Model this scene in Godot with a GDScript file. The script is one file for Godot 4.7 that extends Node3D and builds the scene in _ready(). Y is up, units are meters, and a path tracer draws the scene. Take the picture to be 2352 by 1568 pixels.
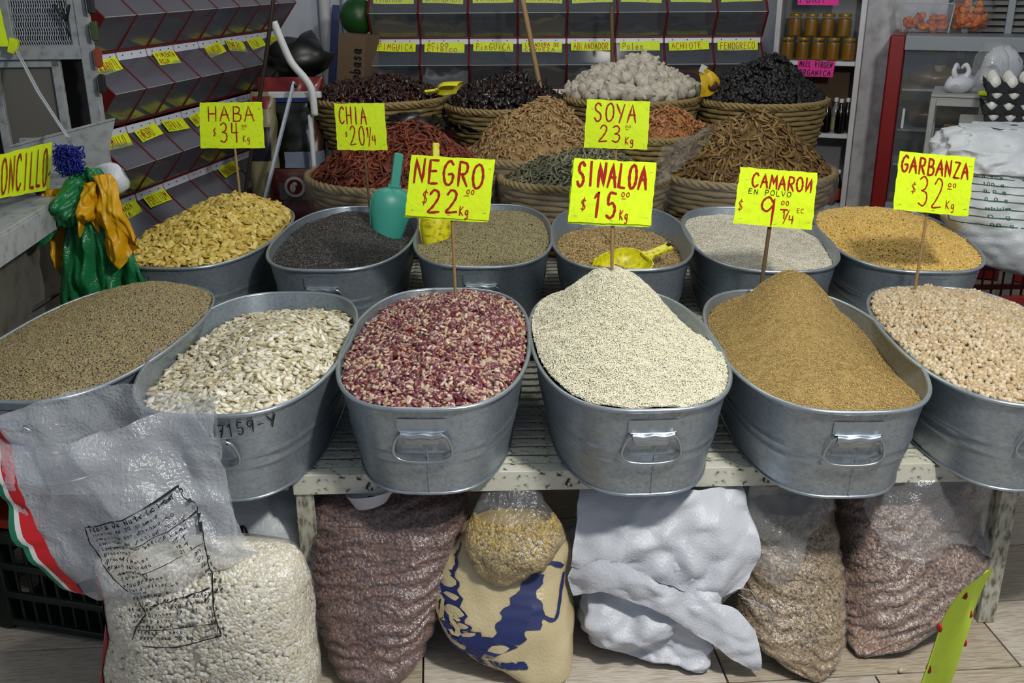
extends Node3D
# A market stall: galvanised tubs of seeds and grain on a slatted rack, bags below, baskets and seed bins behind.

const TUB_W := 0.45
const TUB_L := 0.83
const TUB_H := 0.221
const RACK_Y := 0.446
const REAR_Y := 0.478

var rng := RandomNumberGenerator.new()
var M := {}
var used_names := {}
var noise := FastNoiseLite.new()
var EYE := Vector3(0, 1.515, 0)


# ------------------------------------------------------------------ mesh builder
class MB:
	var v := PackedVector3Array()
	var n := PackedVector3Array()
	var c := PackedColorArray()
	var uv := PackedVector2Array()
	var idx := PackedInt32Array()
	var tint := Color.WHITE
	var colored := false

	func vert(p: Vector3, nn: Vector3, t := Vector2.ZERO) -> int:
		v.append(p)
		n.append(nn)
		c.append(tint)
		uv.append(t)
		return v.size() - 1

	func tri(a: Vector3, b: Vector3, d: Vector3) -> void:
		var nn := (d - a).cross(b - a).normalized()
		var i := v.size()
		vert(a, nn)
		vert(b, nn)
		vert(d, nn)
		idx.append_array([i, i + 1, i + 2])

	func quad(a: Vector3, b: Vector3, d: Vector3, e: Vector3) -> void:
		tri(a, b, d)
		tri(a, d, e)

	# rows: Array of PackedVector3Array of equal length; wrap joins the last column to the first
	func grid(rows: Array, wrap := false, flip := false, colors: Array = []) -> void:
		var h := rows.size()
		var w: int = rows[0].size()
		var start := v.size()
		for r in h:
			for k in w:
				if colors.size():
					tint = colors[r][k]
				vert(rows[r][k], Vector3.ZERO, Vector2(float(k) / (w if wrap else w - 1), float(r) / maxi(1, h - 1)))
		var cols := w if wrap else w - 1
		for r in h - 1:
			for k in cols:
				var a := start + r * w + k
				var b := start + r * w + (k + 1) % w
				var d := a + w
				var e := b + w
				if flip:
					face(a, d, b)
					face(b, d, e)
				else:
					face(a, b, d)
					face(b, e, d)
		for i in range(start, v.size()):
			n[i] = n[i].normalized() if n[i].length_squared() > 1e-20 else Vector3.UP

	func face(a: int, b: int, d: int) -> void:
		var nn := (v[d] - v[a]).cross(v[b] - v[a])
		n[a] += nn
		n[b] += nn
		n[d] += nn
		idx.append_array([a, b, d])

	# box with chamfered edges: verts carry face normals, so edges look rounded
	func box(at: Vector3, size: Vector3, turn := Basis.IDENTITY, bevel := 0.003) -> void:
		var s := size * 0.5
		var bv := minf(bevel, minf(s.x, minf(s.y, s.z)) * 0.6)
		var ids := {}
		for sx in [-1, 1]:
			for sy in [-1, 1]:
				for sz in [-1, 1]:
					var k := Vector3(sx, sy, sz)
					for ax in 3:
						var p := Vector3(k.x * (s.x - bv), k.y * (s.y - bv), k.z * (s.z - bv))
						p[ax] = k[ax] * s[ax]
						var nn := Vector3.ZERO
						nn[ax] = k[ax]
						ids[[sx, sy, sz, ax]] = vert(at + turn * p, turn * nn)
		for ax in 3:
			var b1 := (ax + 1) % 3
			var b2 := (ax + 2) % 3
			for sg in [-1, 1]:
				var q := []
				for o in [[-1, -1], [1, -1], [1, 1], [-1, 1]]:
					var k := [0, 0, 0]
					k[ax] = sg
					k[b1] = o[0]
					k[b2] = o[1]
					q.append(ids[[k[0], k[1], k[2], ax]])
				out_tri(q[0], q[1], q[2], at)
				out_tri(q[0], q[2], q[3], at)
			for s1 in [-1, 1]:
				for s2 in [-1, 1]:
					var k0 := [0, 0, 0]
					var k1 := [0, 0, 0]
					k0[ax] = -1
					k1[ax] = 1
					k0[b1] = s1
					k1[b1] = s1
					k0[b2] = s2
					k1[b2] = s2
					var e0: int = ids[[k0[0], k0[1], k0[2], b1]]
					var e1: int = ids[[k1[0], k1[1], k1[2], b1]]
					var e2: int = ids[[k1[0], k1[1], k1[2], b2]]
					var e3: int = ids[[k0[0], k0[1], k0[2], b2]]
					out_tri(e0, e1, e2, at)
					out_tri(e0, e2, e3, at)
		for sx in [-1, 1]:
			for sy in [-1, 1]:
				for sz in [-1, 1]:
					out_tri(ids[[sx, sy, sz, 0]], ids[[sx, sy, sz, 1]], ids[[sx, sy, sz, 2]], at)

	func out_tri(a: int, b: int, d: int, from: Vector3) -> void:
		var nn := (v[d] - v[a]).cross(v[b] - v[a])
		if nn.dot(v[a] + v[b] + v[d] - from * 3.0) < 0:
			idx.append_array([a, d, b])
		else:
			idx.append_array([a, b, d])

	# bar between two points with a rectangular section
	func bar(a: Vector3, b: Vector3, w: float, d: float, side := Vector3.UP, bevel := 0.002) -> void:
		var z := (b - a).normalized()
		var x := side.cross(z)
		if x.length() < 1e-4:
			x = Vector3.RIGHT.cross(z)
		x = x.normalized()
		box((a + b) * 0.5, Vector3(w, d, a.distance_to(b)), Basis(x, z.cross(x), z), bevel)

	func tube(pts: PackedVector3Array, radius, seg := 8, closed := false, caps := true) -> void:
		var rows := []
		var m := pts.size()
		var x := Vector3.ZERO
		for i in m:
			var d := pts[(i + 1) % m] - pts[(i - 1 + m) % m] if closed else pts[mini(i + 1, m - 1)] - pts[maxi(i - 1, 0)]
			d = d.normalized()
			if x == Vector3.ZERO:
				x = d.cross(Vector3.UP if absf(d.y) < 0.9 else Vector3.RIGHT).normalized()
			x = (x - d * x.dot(d)).normalized()
			var y := d.cross(x)
			var r: float = radius[i] if radius is Array or radius is PackedFloat32Array else radius
			var ring := PackedVector3Array()
			for k in seg:
				var t := TAU * k / seg
				ring.append(pts[i] + (x * cos(t) + y * sin(t)) * r)
			rows.append(ring)
		if closed:
			rows.append(rows[0])
		elif caps:
			var r0 := PackedVector3Array()
			var r1 := PackedVector3Array()
			r0.resize(seg)
			r1.resize(seg)
			r0.fill(pts[0])
			r1.fill(pts[m - 1])
			rows.push_front(r0)
			rows.push_back(r1)
		grid(rows, true, true)

	# profile of Vector2(radius, y), turned about the y axis through at
	func lathe(profile: Array, seg := 24, at := Vector3.ZERO, sx := 1.0, sz := 1.0) -> void:
		var rows := []
		for p in profile:
			var ring := PackedVector3Array()
			for k in seg:
				var t := TAU * k / seg
				ring.append(at + Vector3(cos(t) * p.x * sx, p.y, sin(t) * p.x * sz))
			rows.append(ring)
		grid(rows, true)

	func ellipsoid(at: Vector3, r: Vector3, seg := 8, rows_n := 5, turn := Basis.IDENTITY) -> void:
		var rows := []
		for j in rows_n + 1:
			var f := PI * j / rows_n - PI / 2
			var ring := PackedVector3Array()
			for k in seg:
				var t := TAU * k / seg
				ring.append(at + turn * Vector3(cos(t) * cos(f) * r.x, sin(f) * r.y, sin(t) * cos(f) * r.z))
			rows.append(ring)
		grid(rows, true)

	func mesh() -> ArrayMesh:
		var a := []
		a.resize(Mesh.ARRAY_MAX)
		a[Mesh.ARRAY_VERTEX] = v
		a[Mesh.ARRAY_NORMAL] = n
		a[Mesh.ARRAY_TEX_UV] = uv
		if colored:
			a[Mesh.ARRAY_COLOR] = c
		a[Mesh.ARRAY_INDEX] = idx
		var m := ArrayMesh.new()
		m.add_surface_from_arrays(Mesh.PRIMITIVE_TRIANGLES, a)
		return m


# ------------------------------------------------------------------ scene helpers
func numbered(called: String) -> String:
	if not used_names.has(called):
		used_names[called] = 0
		return called
	used_names[called] += 1
	return "%s_%03d" % [called, used_names[called]]


func meta(o: Node, label := "", category := "", group := "", kind := "") -> Node:
	if label:
		o.set_meta("label", label)
	if category:
		o.set_meta("category", category)
	if group:
		o.set_meta("group", group)
	if kind:
		o.set_meta("kind", kind)
	return o


func thing(called: String, label: String, category: String, at := Vector3.ZERO, turn := 0.0, group := "") -> Node3D:
	var o := Node3D.new()
	o.name = numbered(called)
	add_child(o)
	o.position = at
	o.rotation.y = turn
	meta(o, label, category, group)
	return o


func part(called: String, shape, material: Material, parent: Node, xf := Transform3D.IDENTITY) -> MeshInstance3D:
	var o := MeshInstance3D.new()
	o.mesh = shape.mesh() if shape is MB else shape
	o.material_override = material
	o.name = numbered(called) if parent == self else called
	o.transform = xf
	parent.add_child(o, true)
	return o


func single(called: String, shape, material: Material, label: String, category: String, at := Vector3.ZERO, group := "") -> MeshInstance3D:
	var o := part(called, shape, material, self)
	o.position = at
	meta(o, label, category, group)
	return o


func structure(called: String, shape, material: Material, parent: Node = self) -> MeshInstance3D:
	var o := part(called, shape, material, parent)
	if parent == self:
		o.set_meta("kind", "structure")
	return o


func rf(a: float, b: float) -> float:
	return rng.randf_range(a, b)


func vary(col: Color, amount: float) -> Color:
	var k := 1.0 + rf(-amount, amount)
	return Color(col.r * k * (1 + rf(-amount, amount) * 0.3), col.g * k, col.b * k * (1 + rf(-amount, amount) * 0.3))


func lin(col: Color) -> Color:
	return col.srgb_to_linear()


# smooth curve through points
func smooth(pts: Array, per := 6, closed := false) -> PackedVector3Array:
	var o := PackedVector3Array()
	var m := pts.size()
	for i in (m if closed else m - 1):
		var a: Vector3 = pts[(i - 1 + m) % m] if closed else pts[maxi(i - 1, 0)]
		var b: Vector3 = pts[i]
		var c: Vector3 = pts[(i + 1) % m]
		var d: Vector3 = pts[(i + 2) % m] if closed else pts[mini(i + 2, m - 1)]
		for k in per:
			o.append(b.cubic_interpolate(c, a, d, float(k) / per))
	if not closed:
		o.append(pts[m - 1])
	return o


# ------------------------------------------------------------------ materials
func noise_tex(kind: int, freq: float, colors: Array, size := 256, seed_n := 1, oct := 3, normal := false, bump := 4.0) -> NoiseTexture2D:
	var f := FastNoiseLite.new()
	f.noise_type = kind
	f.frequency = freq
	f.seed = seed_n
	f.fractal_octaves = oct
	if kind == FastNoiseLite.TYPE_CELLULAR:
		f.cellular_return_type = FastNoiseLite.RETURN_CELL_VALUE
	var t := NoiseTexture2D.new()
	t.width = size
	t.height = size
	t.seamless = true
	t.noise = f
	if normal:
		t.as_normal_map = true
		t.bump_strength = bump
	elif colors.size():
		var g := Gradient.new()
		var offs := PackedFloat32Array()
		for i in colors.size():
			offs.append(float(i) / (colors.size() - 1))
		g.offsets = offs
		g.colors = PackedColorArray(colors)
		t.color_ramp = g
	return t


func mat(key: String, col: Color, rough := 0.6, metal := 0.0, opt := {}) -> StandardMaterial3D:
	if M.has(key):
		return M[key]
	var m := StandardMaterial3D.new()
	m.resource_name = key
	m.albedo_color = col
	m.roughness = rough
	m.metallic = metal
	if opt.has("tex"):
		m.albedo_texture = opt.tex
	if opt.has("rtex"):
		m.roughness_texture = opt.rtex
	if opt.has("ntex"):
		m.normal_enabled = true
		m.normal_texture = opt.ntex
		m.normal_scale = opt.get("nscale", 1.0)
	if opt.has("tri"):
		m.uv1_triplanar = true
		m.uv1_world_triplanar = opt.get("world", false)
		m.uv1_scale = opt.tri if opt.tri is Vector3 else Vector3.ONE * opt.tri
	if opt.has("vcol"):
		m.vertex_color_use_as_albedo = true
	if opt.has("alpha"):
		m.transparency = BaseMaterial3D.TRANSPARENCY_ALPHA
		m.albedo_color.a = opt.alpha
	if opt.has("back"):
		m.backlight_enabled = true
		m.backlight = opt.back
	if opt.has("coat"):
		m.clearcoat_enabled = true
		m.clearcoat = opt.coat
		m.clearcoat_roughness = opt.get("coat_rough", 0.2)
	if opt.has("spec"):
		m.metallic_specular = opt.spec
	if opt.has("emit"):
		m.emission_enabled = true
		m.emission = opt.emit
		m.emission_energy_multiplier = opt.get("energy", 1.0)
	if opt.has("glass"):
		m.refraction_enabled = true
		m.refraction_scale = opt.glass
	M[key] = m
	return m


func materials() -> void:
	var simplex := FastNoiseLite.TYPE_SIMPLEX_SMOOTH
	var cell := FastNoiseLite.TYPE_CELLULAR
	var grime := noise_tex(simplex, 0.012, [Color(0.88, 0.88, 0.87), Color(1, 1, 1), Color(0.95, 0.95, 0.95)], 256, 3, 5)
	var fine := noise_tex(simplex, 0.09, [Color(0.78, 0.78, 0.78), Color(1, 1, 1)], 256, 9, 4)
	var wrinkle_n := noise_tex(simplex, 0.03, [], 512, 12, 5, true, 9.0)
	var tight_n := noise_tex(simplex, 0.07, [], 512, 13, 4, true, 6.0)
	M.wrinkle_n = wrinkle_n
	mat("galvanised", Color(0.66, 0.705, 0.75), 0.42, 0.72, {"tri": 5.0, "tex": noise_tex(cell, 0.06, [Color(0.80, 0.81, 0.82), Color(0.93, 0.93, 0.93), Color(1, 1, 1)], 512, 21, 2), "rtex": grime, "ntex": noise_tex(simplex, 0.008, [], 256, 31, 3, true, 2.5), "nscale": 0.35})
	mat("galvanised_rim", Color(0.66, 0.70, 0.74), 0.34, 0.75, {"tri": 7.0, "tex": grime})
	mat("galvanised_wire", Color(0.66, 0.69, 0.71), 0.3, 0.85)
	mat("worn_white", Color(0.80, 0.80, 0.75), 0.55, 0.0, {"tri": 2.2, "tex": noise_tex(simplex, 0.03, [Color(0.10, 0.10, 0.10), Color(0.12, 0.12, 0.11), Color(0.90, 0.90, 0.88), Color(0.97, 0.97, 0.96), Color(1, 1, 1), Color(0.97, 0.97, 0.96), Color(1, 1, 1), Color(0.98, 0.98, 0.97)], 512, 41, 5)})
	mat("grimy_white", Color(0.74, 0.74, 0.69), 0.6, 0.0, {"tri": Vector3(5.0, 2.0, 5.0), "tex": noise_tex(simplex, 0.02, [Color(0.40, 0.38, 0.34), Color(0.62, 0.60, 0.55), Color(0.90, 0.89, 0.86), Color(1, 1, 1), Color(0.95, 0.95, 0.93)], 512, 42, 5)})
	mat("white_paint", Color(0.82, 0.83, 0.84), 0.5, 0.0, {"tri": 1.0, "tex": grime})
	mat("card_yellow", Color(0.85, 0.96, 0.08), 0.62, 0.0, {"tri": 6.0, "tex": noise_tex(simplex, 0.03, [Color(0.93, 0.94, 0.9), Color(1, 1, 1), Color(1, 1, 1)], 256, 51, 4)})
	mat("label_yellow", Color(0.84, 0.92, 0.07), 0.6, 0.0, {"tri": 4.0, "tex": grime})
	mat("marker_red", Color(0.62, 0.07, 0.06), 0.5)
	mat("marker_black", Color(0.06, 0.06, 0.07), 0.6)
	mat("card_pink", Color(0.93, 0.16, 0.62), 0.6)
	mat("card_back", Color(0.80, 0.82, 0.72), 0.7)
	mat("stick", Color(0.66, 0.54, 0.36), 0.6, 0.0, {"tri": Vector3(40, 3, 40), "tex": fine})
	mat("stick_dark", Color(0.42, 0.34, 0.24), 0.6, 0.0, {"tri": Vector3(40, 3, 40), "tex": fine})
	mat("wicker", Color(0.60, 0.52, 0.34), 0.7, 0.0, {"tri": 14.0, "tex": noise_tex(simplex, 0.04, [Color(0.55, 0.52, 0.44), Color(1, 1, 1), Color(0.85, 0.8, 0.7)], 256, 61, 4)})
	mat("film_clear", Color(0.93, 0.94, 0.96), 0.15, 0.0, {"alpha": 0.05, "tri": 6.0, "ntex": wrinkle_n, "nscale": 1.0})
	mat("film_milky", Color(0.88, 0.90, 0.93), 0.2, 0.0, {"alpha": 0.28, "tri": 7.0, "ntex": wrinkle_n, "nscale": 1.0})
	mat("film_haze", Color(0.86, 0.88, 0.90), 0.2, 0.0, {"alpha": 0.07, "tri": 6.0, "ntex": wrinkle_n, "nscale": 1.0})
	mat("sack_white", Color(0.76, 0.775, 0.81), 0.42, 0.0, {"tri": 8.0, "ntex": wrinkle_n, "nscale": 0.5, "back": Color(0.25, 0.25, 0.26)})
	mat("sack_grey", Color(0.74, 0.76, 0.78), 0.5, 0.0, {"tri": 6.0, "ntex": wrinkle_n, "nscale": 0.5, "back": Color(0.2, 0.2, 0.2)})
	mat("acrylic", Color(0.70, 0.76, 0.84), 0.08, 0.0, {"alpha": 0.06})
	mat("acrylic_dull", Color(0.50, 0.54, 0.60), 0.14, 0.0, {"alpha": 0.20})
	mat("glass", Color(0.9, 0.93, 0.95), 0.04, 0.0, {"alpha": 0.05})
	mat("bin_red", Color(0.40, 0.04, 0.045), 0.42)
	mat("bin_back", Color(0.16, 0.15, 0.14), 0.7)
	mat("bin_strip", Color(0.80, 0.81, 0.86), 0.4)
	mat("black_plastic", Color(0.035, 0.035, 0.04), 0.35)
	mat("wall_paint", Color(0.76, 0.79, 0.84), 0.75, 0.0, {"tri": 0.7, "tex": grime})
	mat("dark_wall", Color(0.42, 0.44, 0.47), 0.8, 0.0, {"tri": 0.7, "tex": grime})
	mat("ceiling_paint", Color(0.70, 0.72, 0.74), 0.85)
	mat("grout", Color(0.16, 0.15, 0.15), 0.9)


# ------------------------------------------------------------------ hand lettering: strokes of a marker
const GLYPHS := {
	"A": "0,0 4.6,10 9,0|1.2,4 8.4,4.2", "B": "1,0 1,10|1,10 6,9.4 7,7.6 5.5,5.6 1.2,5.2|1.2,5.2 7,4.8 8.4,2.6 6.6,.3 1,0", "C": "8,8.4 5.5,10 2,8.4 .5,5 1.6,1.4 4.8,0 8.2,1.6",
	"D": "1,0 1,10|1,10 5.5,9.2 8,5.4 6,1 1,0", "E": "7.6,9.8 1,9.8 1,0 7.8,.2|1,5.2 6.4,5.4", "F": "7.6,9.8 1,9.8 1,0|1,5.2 6.4,5.4", "G": "8,8.6 5.2,10 1.8,8 .6,4.6 2.4,.8 5.4,0 8,1.6 8.2,4.4 4.8,4.4",
	"H": "1,0 .8,10|8,0 8.2,10|.9,5 8.1,5.2", "I": "4,0 4,10", "J": "7,10 7,3 5,0 2,.6 1,2.6", "K": "1,0 1,10|7.6,9.6 1.2,4.6 8,0", "L": "1.4,10 1,.2 7.6,0", "M": "0,0 1.6,10 4.8,3.4 8,10 9.6,0",
	"N": "1,0 1,10 7.8,.2 8,10", "O": "4.4,10 1.4,8.4 .4,4.8 2,.8 4.8,0 7.8,1.8 8.6,5.4 7,9 4.4,10", "P": "1,0 1,10|1,10 6.4,9.4 7.8,7.2 6,5 1,4.6", "Q": "4.4,10 1.4,8.4 .4,4.8 2,.8 4.8,0 7.8,1.8 8.6,5.4 7,9 4.4,10|5.4,3 9,-.6",
	"R": "1,0 1,10|1,10 6.4,9.4 7.6,7.4 6,5.2 1.2,4.8|3.4,4.8 8,0", "S": "7.6,8.6 5,10 2,9 1.4,7 3,5.6 6,4.6 7.6,2.6 6,.4 3,0 .8,1.8", "T": "0,9.8 8.6,10|4.4,10 4.2,0", "U": "1,10 .8,3 2.8,.2 5.6,.2 7.6,3 7.8,10",
	"V": "0,10 4.2,0 8.4,10", "Y": "0,10 4.2,5|8.6,10 3.4,0", "Z": "1,9.8 8,9.8 .8,.2 8.6,.2", "X": "0,0 8.4,10|0,10 8.4,0", "W": "0,10 2,0 4.6,7 7,0 9.4,10",
	"@": "1,10 1,0 7.8,9.8 8,0",
	"0": "4,10 1.2,7.6 1,3 3.4,0 6.4,1.4 7.4,6 6,9.6 4,10", "1": "1.6,7.6 4.4,10 4.2,0", "2": "1,8 3.4,10 6.6,9 6.6,6.4 3.4,2.6 .6,0 7.8,.4", "3": "1,9 4.4,10 7,8.4 6,6 3,5.2|3,5.2 7,4.4 7.6,2 5,0 1,.8",
	"4": "1.4,10 1,5 7.4,5.2|6,10 5.8,0", "5": "7.2,9.8 2,9.8 1.4,5.6 5,6 7.4,4 6.6,1.2 3.6,0 .8,1", "6": "6.6,9.6 2.6,7 1,3 3,.2 6.4,.8 7,3.6 4.6,5.4 1.4,3.8", "7": "1,9.8 7.6,9.8 3.4,0|2.4,5 6.6,5.2",
	"9": "7.4,8 4.6,10 1.4,8.4 1.2,6 4,5 7.4,7.4|7.6,9.4 6.6,0", "8": "4,5.4 1.4,7.4 3,9.8 6,9.6 6.8,7.2 4,5.2 1.2,2.8 3,.1 6.4,.4 7.2,2.8 4,5.4", "$": "6.8,7.8 4,8.6 1.4,7 3.2,5.2 6.4,3.8 5.4,1.6 1,1.8|4.4,10 3.4,0",
	"/": "1,0 7,10", "-": "1.4,4.6 6.6,4.8", ".": "3.6,.3 4.2,.2", "a": "6.4,5.4 3,6 1,3.4 2,.4 5,.6 6.4,4|6.6,5.6 6.6,.4 7.6,0", "b": "1,10 1,0|1,3.4 3.6,5.6 6.4,4.2 6,1 3,0 1,1", "c": "6.4,5 4,6 1.2,4 1.8,.8 4.4,0 6.6,1.2",
	"d": "6.6,10 6.6,0|6.6,4 4,5.8 1.2,4 1.8,.6 4.6,.2 6.4,2", "e": "1.2,3 6.4,3.4 5.2,6 2.2,5.4 1,2.6 3,0 6.4,1", "f": "6,9.6 4,9.8 3,8 3,0|1,5.6 5.6,5.6", "g": "6.2,5.4 3,6 1.2,3.6 3,1 6,2.6|6.4,6 6.4,-2 4,-3.8 1.6,-2.8", "i": "3.6,6 3.6,0|3.4,8.4 3.8,8.6",
	"l": "3.6,10 3.4,1 4.6,0", "m": "1,6 1,0|1,4.4 3,6 4.2,4.4 4.2,0|4.2,4.4 6,6 7.4,4.4 7.4,0", "n": "1,6 1,0|1,4 3.6,6 6,4.6 6.2,0", "o": "3.8,6 1.2,4.2 1.6,.8 4.4,0 6.8,2.2 6,5.4 3.8,6", "p": "1,6 1,-3.6|1,4.4 4,6 6.6,4 5.6,.6 1.2,1", "r": "1,6 1,0|1,3.6 3,5.8 5.4,5.6",
	"s": "6,5 3.6,6 1.6,4.6 5.2,2.6 5.4,.6 2.8,0 1,.8", "t": "3.4,9 3.2,1 5.4,.2|1,6.2 6,6.2", "u": "1,6 1.2,1 4,.1 6,2|6.2,6 6.4,0", "v": "1,6 3.6,0 6.4,6", "z": "1,6 6.2,6 .8,0 6.6,0", "k": "1,9 1,0|5.6,5.6 1.2,2.8 6,0",
}
const SOFT := "BCDGJOPQRSU0235689$abcdefghlmnopqrstu"


func stroke(mb: MB, pts: PackedVector2Array, width: float, place: Callable) -> void:
	var m := pts.size()
	var rows := []
	var l := PackedVector3Array()
	var r := PackedVector3Array()
	for i in m:
		var d := (pts[mini(i + 1, m - 1)] - pts[maxi(i - 1, 0)]).normalized()
		var p := pts[i]
		if i == 0:
			p -= d * width * 0.35
		if i == m - 1:
			p += d * width * 0.35
		var w := width * 0.5 * (0.75 if i == 0 or i == m - 1 else 1.0) * (1.0 + 0.18 * sin(i * 1.7 + pts[0].x * 190.0))
		var q := Vector2(-d.y, d.x) * w
		l.append(place.call(p + q))
		r.append(place.call(p - q))
	rows = [l, r]
	mb.grid(rows, false, false)


func write(mb: MB, text: String, x: float, y: float, wide: float, high: float, width: float, place: Callable, jitter := 0.04, slope := 0.0) -> void:
	var n := text.length()
	var step := wide / maxf(1.0, n)
	for i in n:
		var ch := text[i]
		if not GLYPHS.has(ch):
			continue
		var ox := x + step * i
		var oy := y + rf(-jitter, jitter) * high + slope * (ox - x)
		var lean := rf(-0.06, 0.06)
		for line in GLYPHS[ch].split("|"):
			var raw := []
			for q in line.split(" "):
				var ab: PackedStringArray = q.split(",")
				raw.append(Vector3(float(ab[0]) * 0.1, float(ab[1]) * 0.1, 0))
			var pts := smooth(raw, 5) if SOFT.contains(ch) and raw.size() > 2 else smooth(raw, 1)
			var dense := PackedVector2Array()
			for k in pts.size():
				var p := Vector2(ox + (pts[k].x + lean * pts[k].y) * step * 0.82, oy + pts[k].y * high)
				if k > 0 and pts.size() < 6:
					var b := dense[dense.size() - 1]
					for t in 3:
						dense.append(b.lerp(p, (t + 1) / 3.0))
				else:
					dense.append(p)
			stroke(mb, dense, width, place)


func lamp(at: Vector3, energy: float, size: float, label: String) -> void:
	var t := thing("ceiling_lamp", label, "lamp", at, 0.0, "hanging globe lamps")
	var g := MB.new()
	g.ellipsoid(Vector3.ZERO, Vector3(size, size, size), 20, 12)
	part("globe", g, mat("lamp_globe", Color(0.9, 0.95, 1.0), 0.4, 0.0, {"emit": Color(1.0, 0.99, 0.96), "energy": 6.0}), t)
	var c := MB.new()
	c.tube(PackedVector3Array([Vector3(0, size * 0.9, 0), Vector3(0, 2.90 - at.y, 0)]), 0.006, 6)
	c.lathe([Vector2(0.0, size + 0.07), Vector2(0.03, size + 0.065), Vector2(0.035, size), Vector2(0.04, size * 0.85)], 14)
	part("cord_and_socket", c, M.black_plastic, t)
	var l := OmniLight3D.new()
	l.name = "lamp_light"
	l.light_energy = energy
	l.light_color = Color(1.0, 0.985, 0.95)
	l.light_size = size
	l.omni_range = 12.0
	l.omni_attenuation = 2.0
	l.shadow_enabled = true
	t.add_child(l)


func _ready() -> void:
	rng.seed = 7
	noise.noise_type = FastNoiseLite.TYPE_SIMPLEX_SMOOTH
	noise.frequency = 0.02
	noise.seed = 5
	noise.fractal_octaves = 3
	# camera
	var cam := Camera3D.new()
	cam.name = "camera"
	cam.fov = rad_to_deg(2.0 * atan(784.0 / 2301.2))
	cam.near = 0.05
	cam.far = 60.0
	cam.transform = Transform3D(Basis(Vector3(0.99998283, -0.00549301, 0.00204109), Vector3(0.00585997, 0.9373632, -0.34830431), Vector3(0, 0.3483103, 0.93737929)).orthonormalized(), EYE)
	add_child(cam)
	# surroundings: a dim street beyond the open front of the stall
	var env := Environment.new()
	env.background_mode = Environment.BG_COLOR
	env.background_color = Color(0.54, 0.63, 0.78)
	env.background_energy_multiplier = 0.50
	env.ambient_light_source = Environment.AMBIENT_SOURCE_DISABLED
	env.tonemap_mode = Environment.TONE_MAPPER_LINEAR
	env.tonemap_exposure = 1.0
	env.sdfgi_enabled = true
	env.ssao_enabled = true
	env.ssil_enabled = true
	var we := WorldEnvironment.new()
	we.name = "surroundings"
	we.environment = env
	add_child(we)
	materials()
	# lamps that hang above the stall
	lamp(Vector3(0.85, 2.22, -0.98), 4.0, 0.10, "white globe lamp hanging above the front of the rack")
	lamp(Vector3(-0.45, 2.45, -3.9), 0.40, 0.09, "white globe lamp hanging above the baskets of chillies")
	lamp(Vector3(0.75, 2.45, -4.1), 0.40, 0.09, "white globe lamp hanging above the garlic basket")
	floor_and_room()
	racks()
	tubs_and_heaps()
	signs()
	scoops()
	bags()
	background()


# ------------------------------------------------------------------ tubs
func sup(t: float, a: float, b: float) -> Vector2:
	var c := cos(t)
	var s := sin(t)
	return Vector2(signf(c) * pow(absf(c), 2.0 / 3.0) * a, signf(s) * pow(absf(s), 2.0 / 2.4) * b)


func tub_ring(shrink: float, y: float, seg := 80) -> PackedVector3Array:
	var o := PackedVector3Array()
	for k in seg:
		# even spacing of the angle along the outline
		var t := TAU * k / seg
		t += 0.10 * sin(4.0 * t)
		var p := sup(t, TUB_W * 0.5 - shrink, TUB_L * 0.5 - shrink)
		o.append(Vector3(p.x, y, p.y))
	return o


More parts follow.
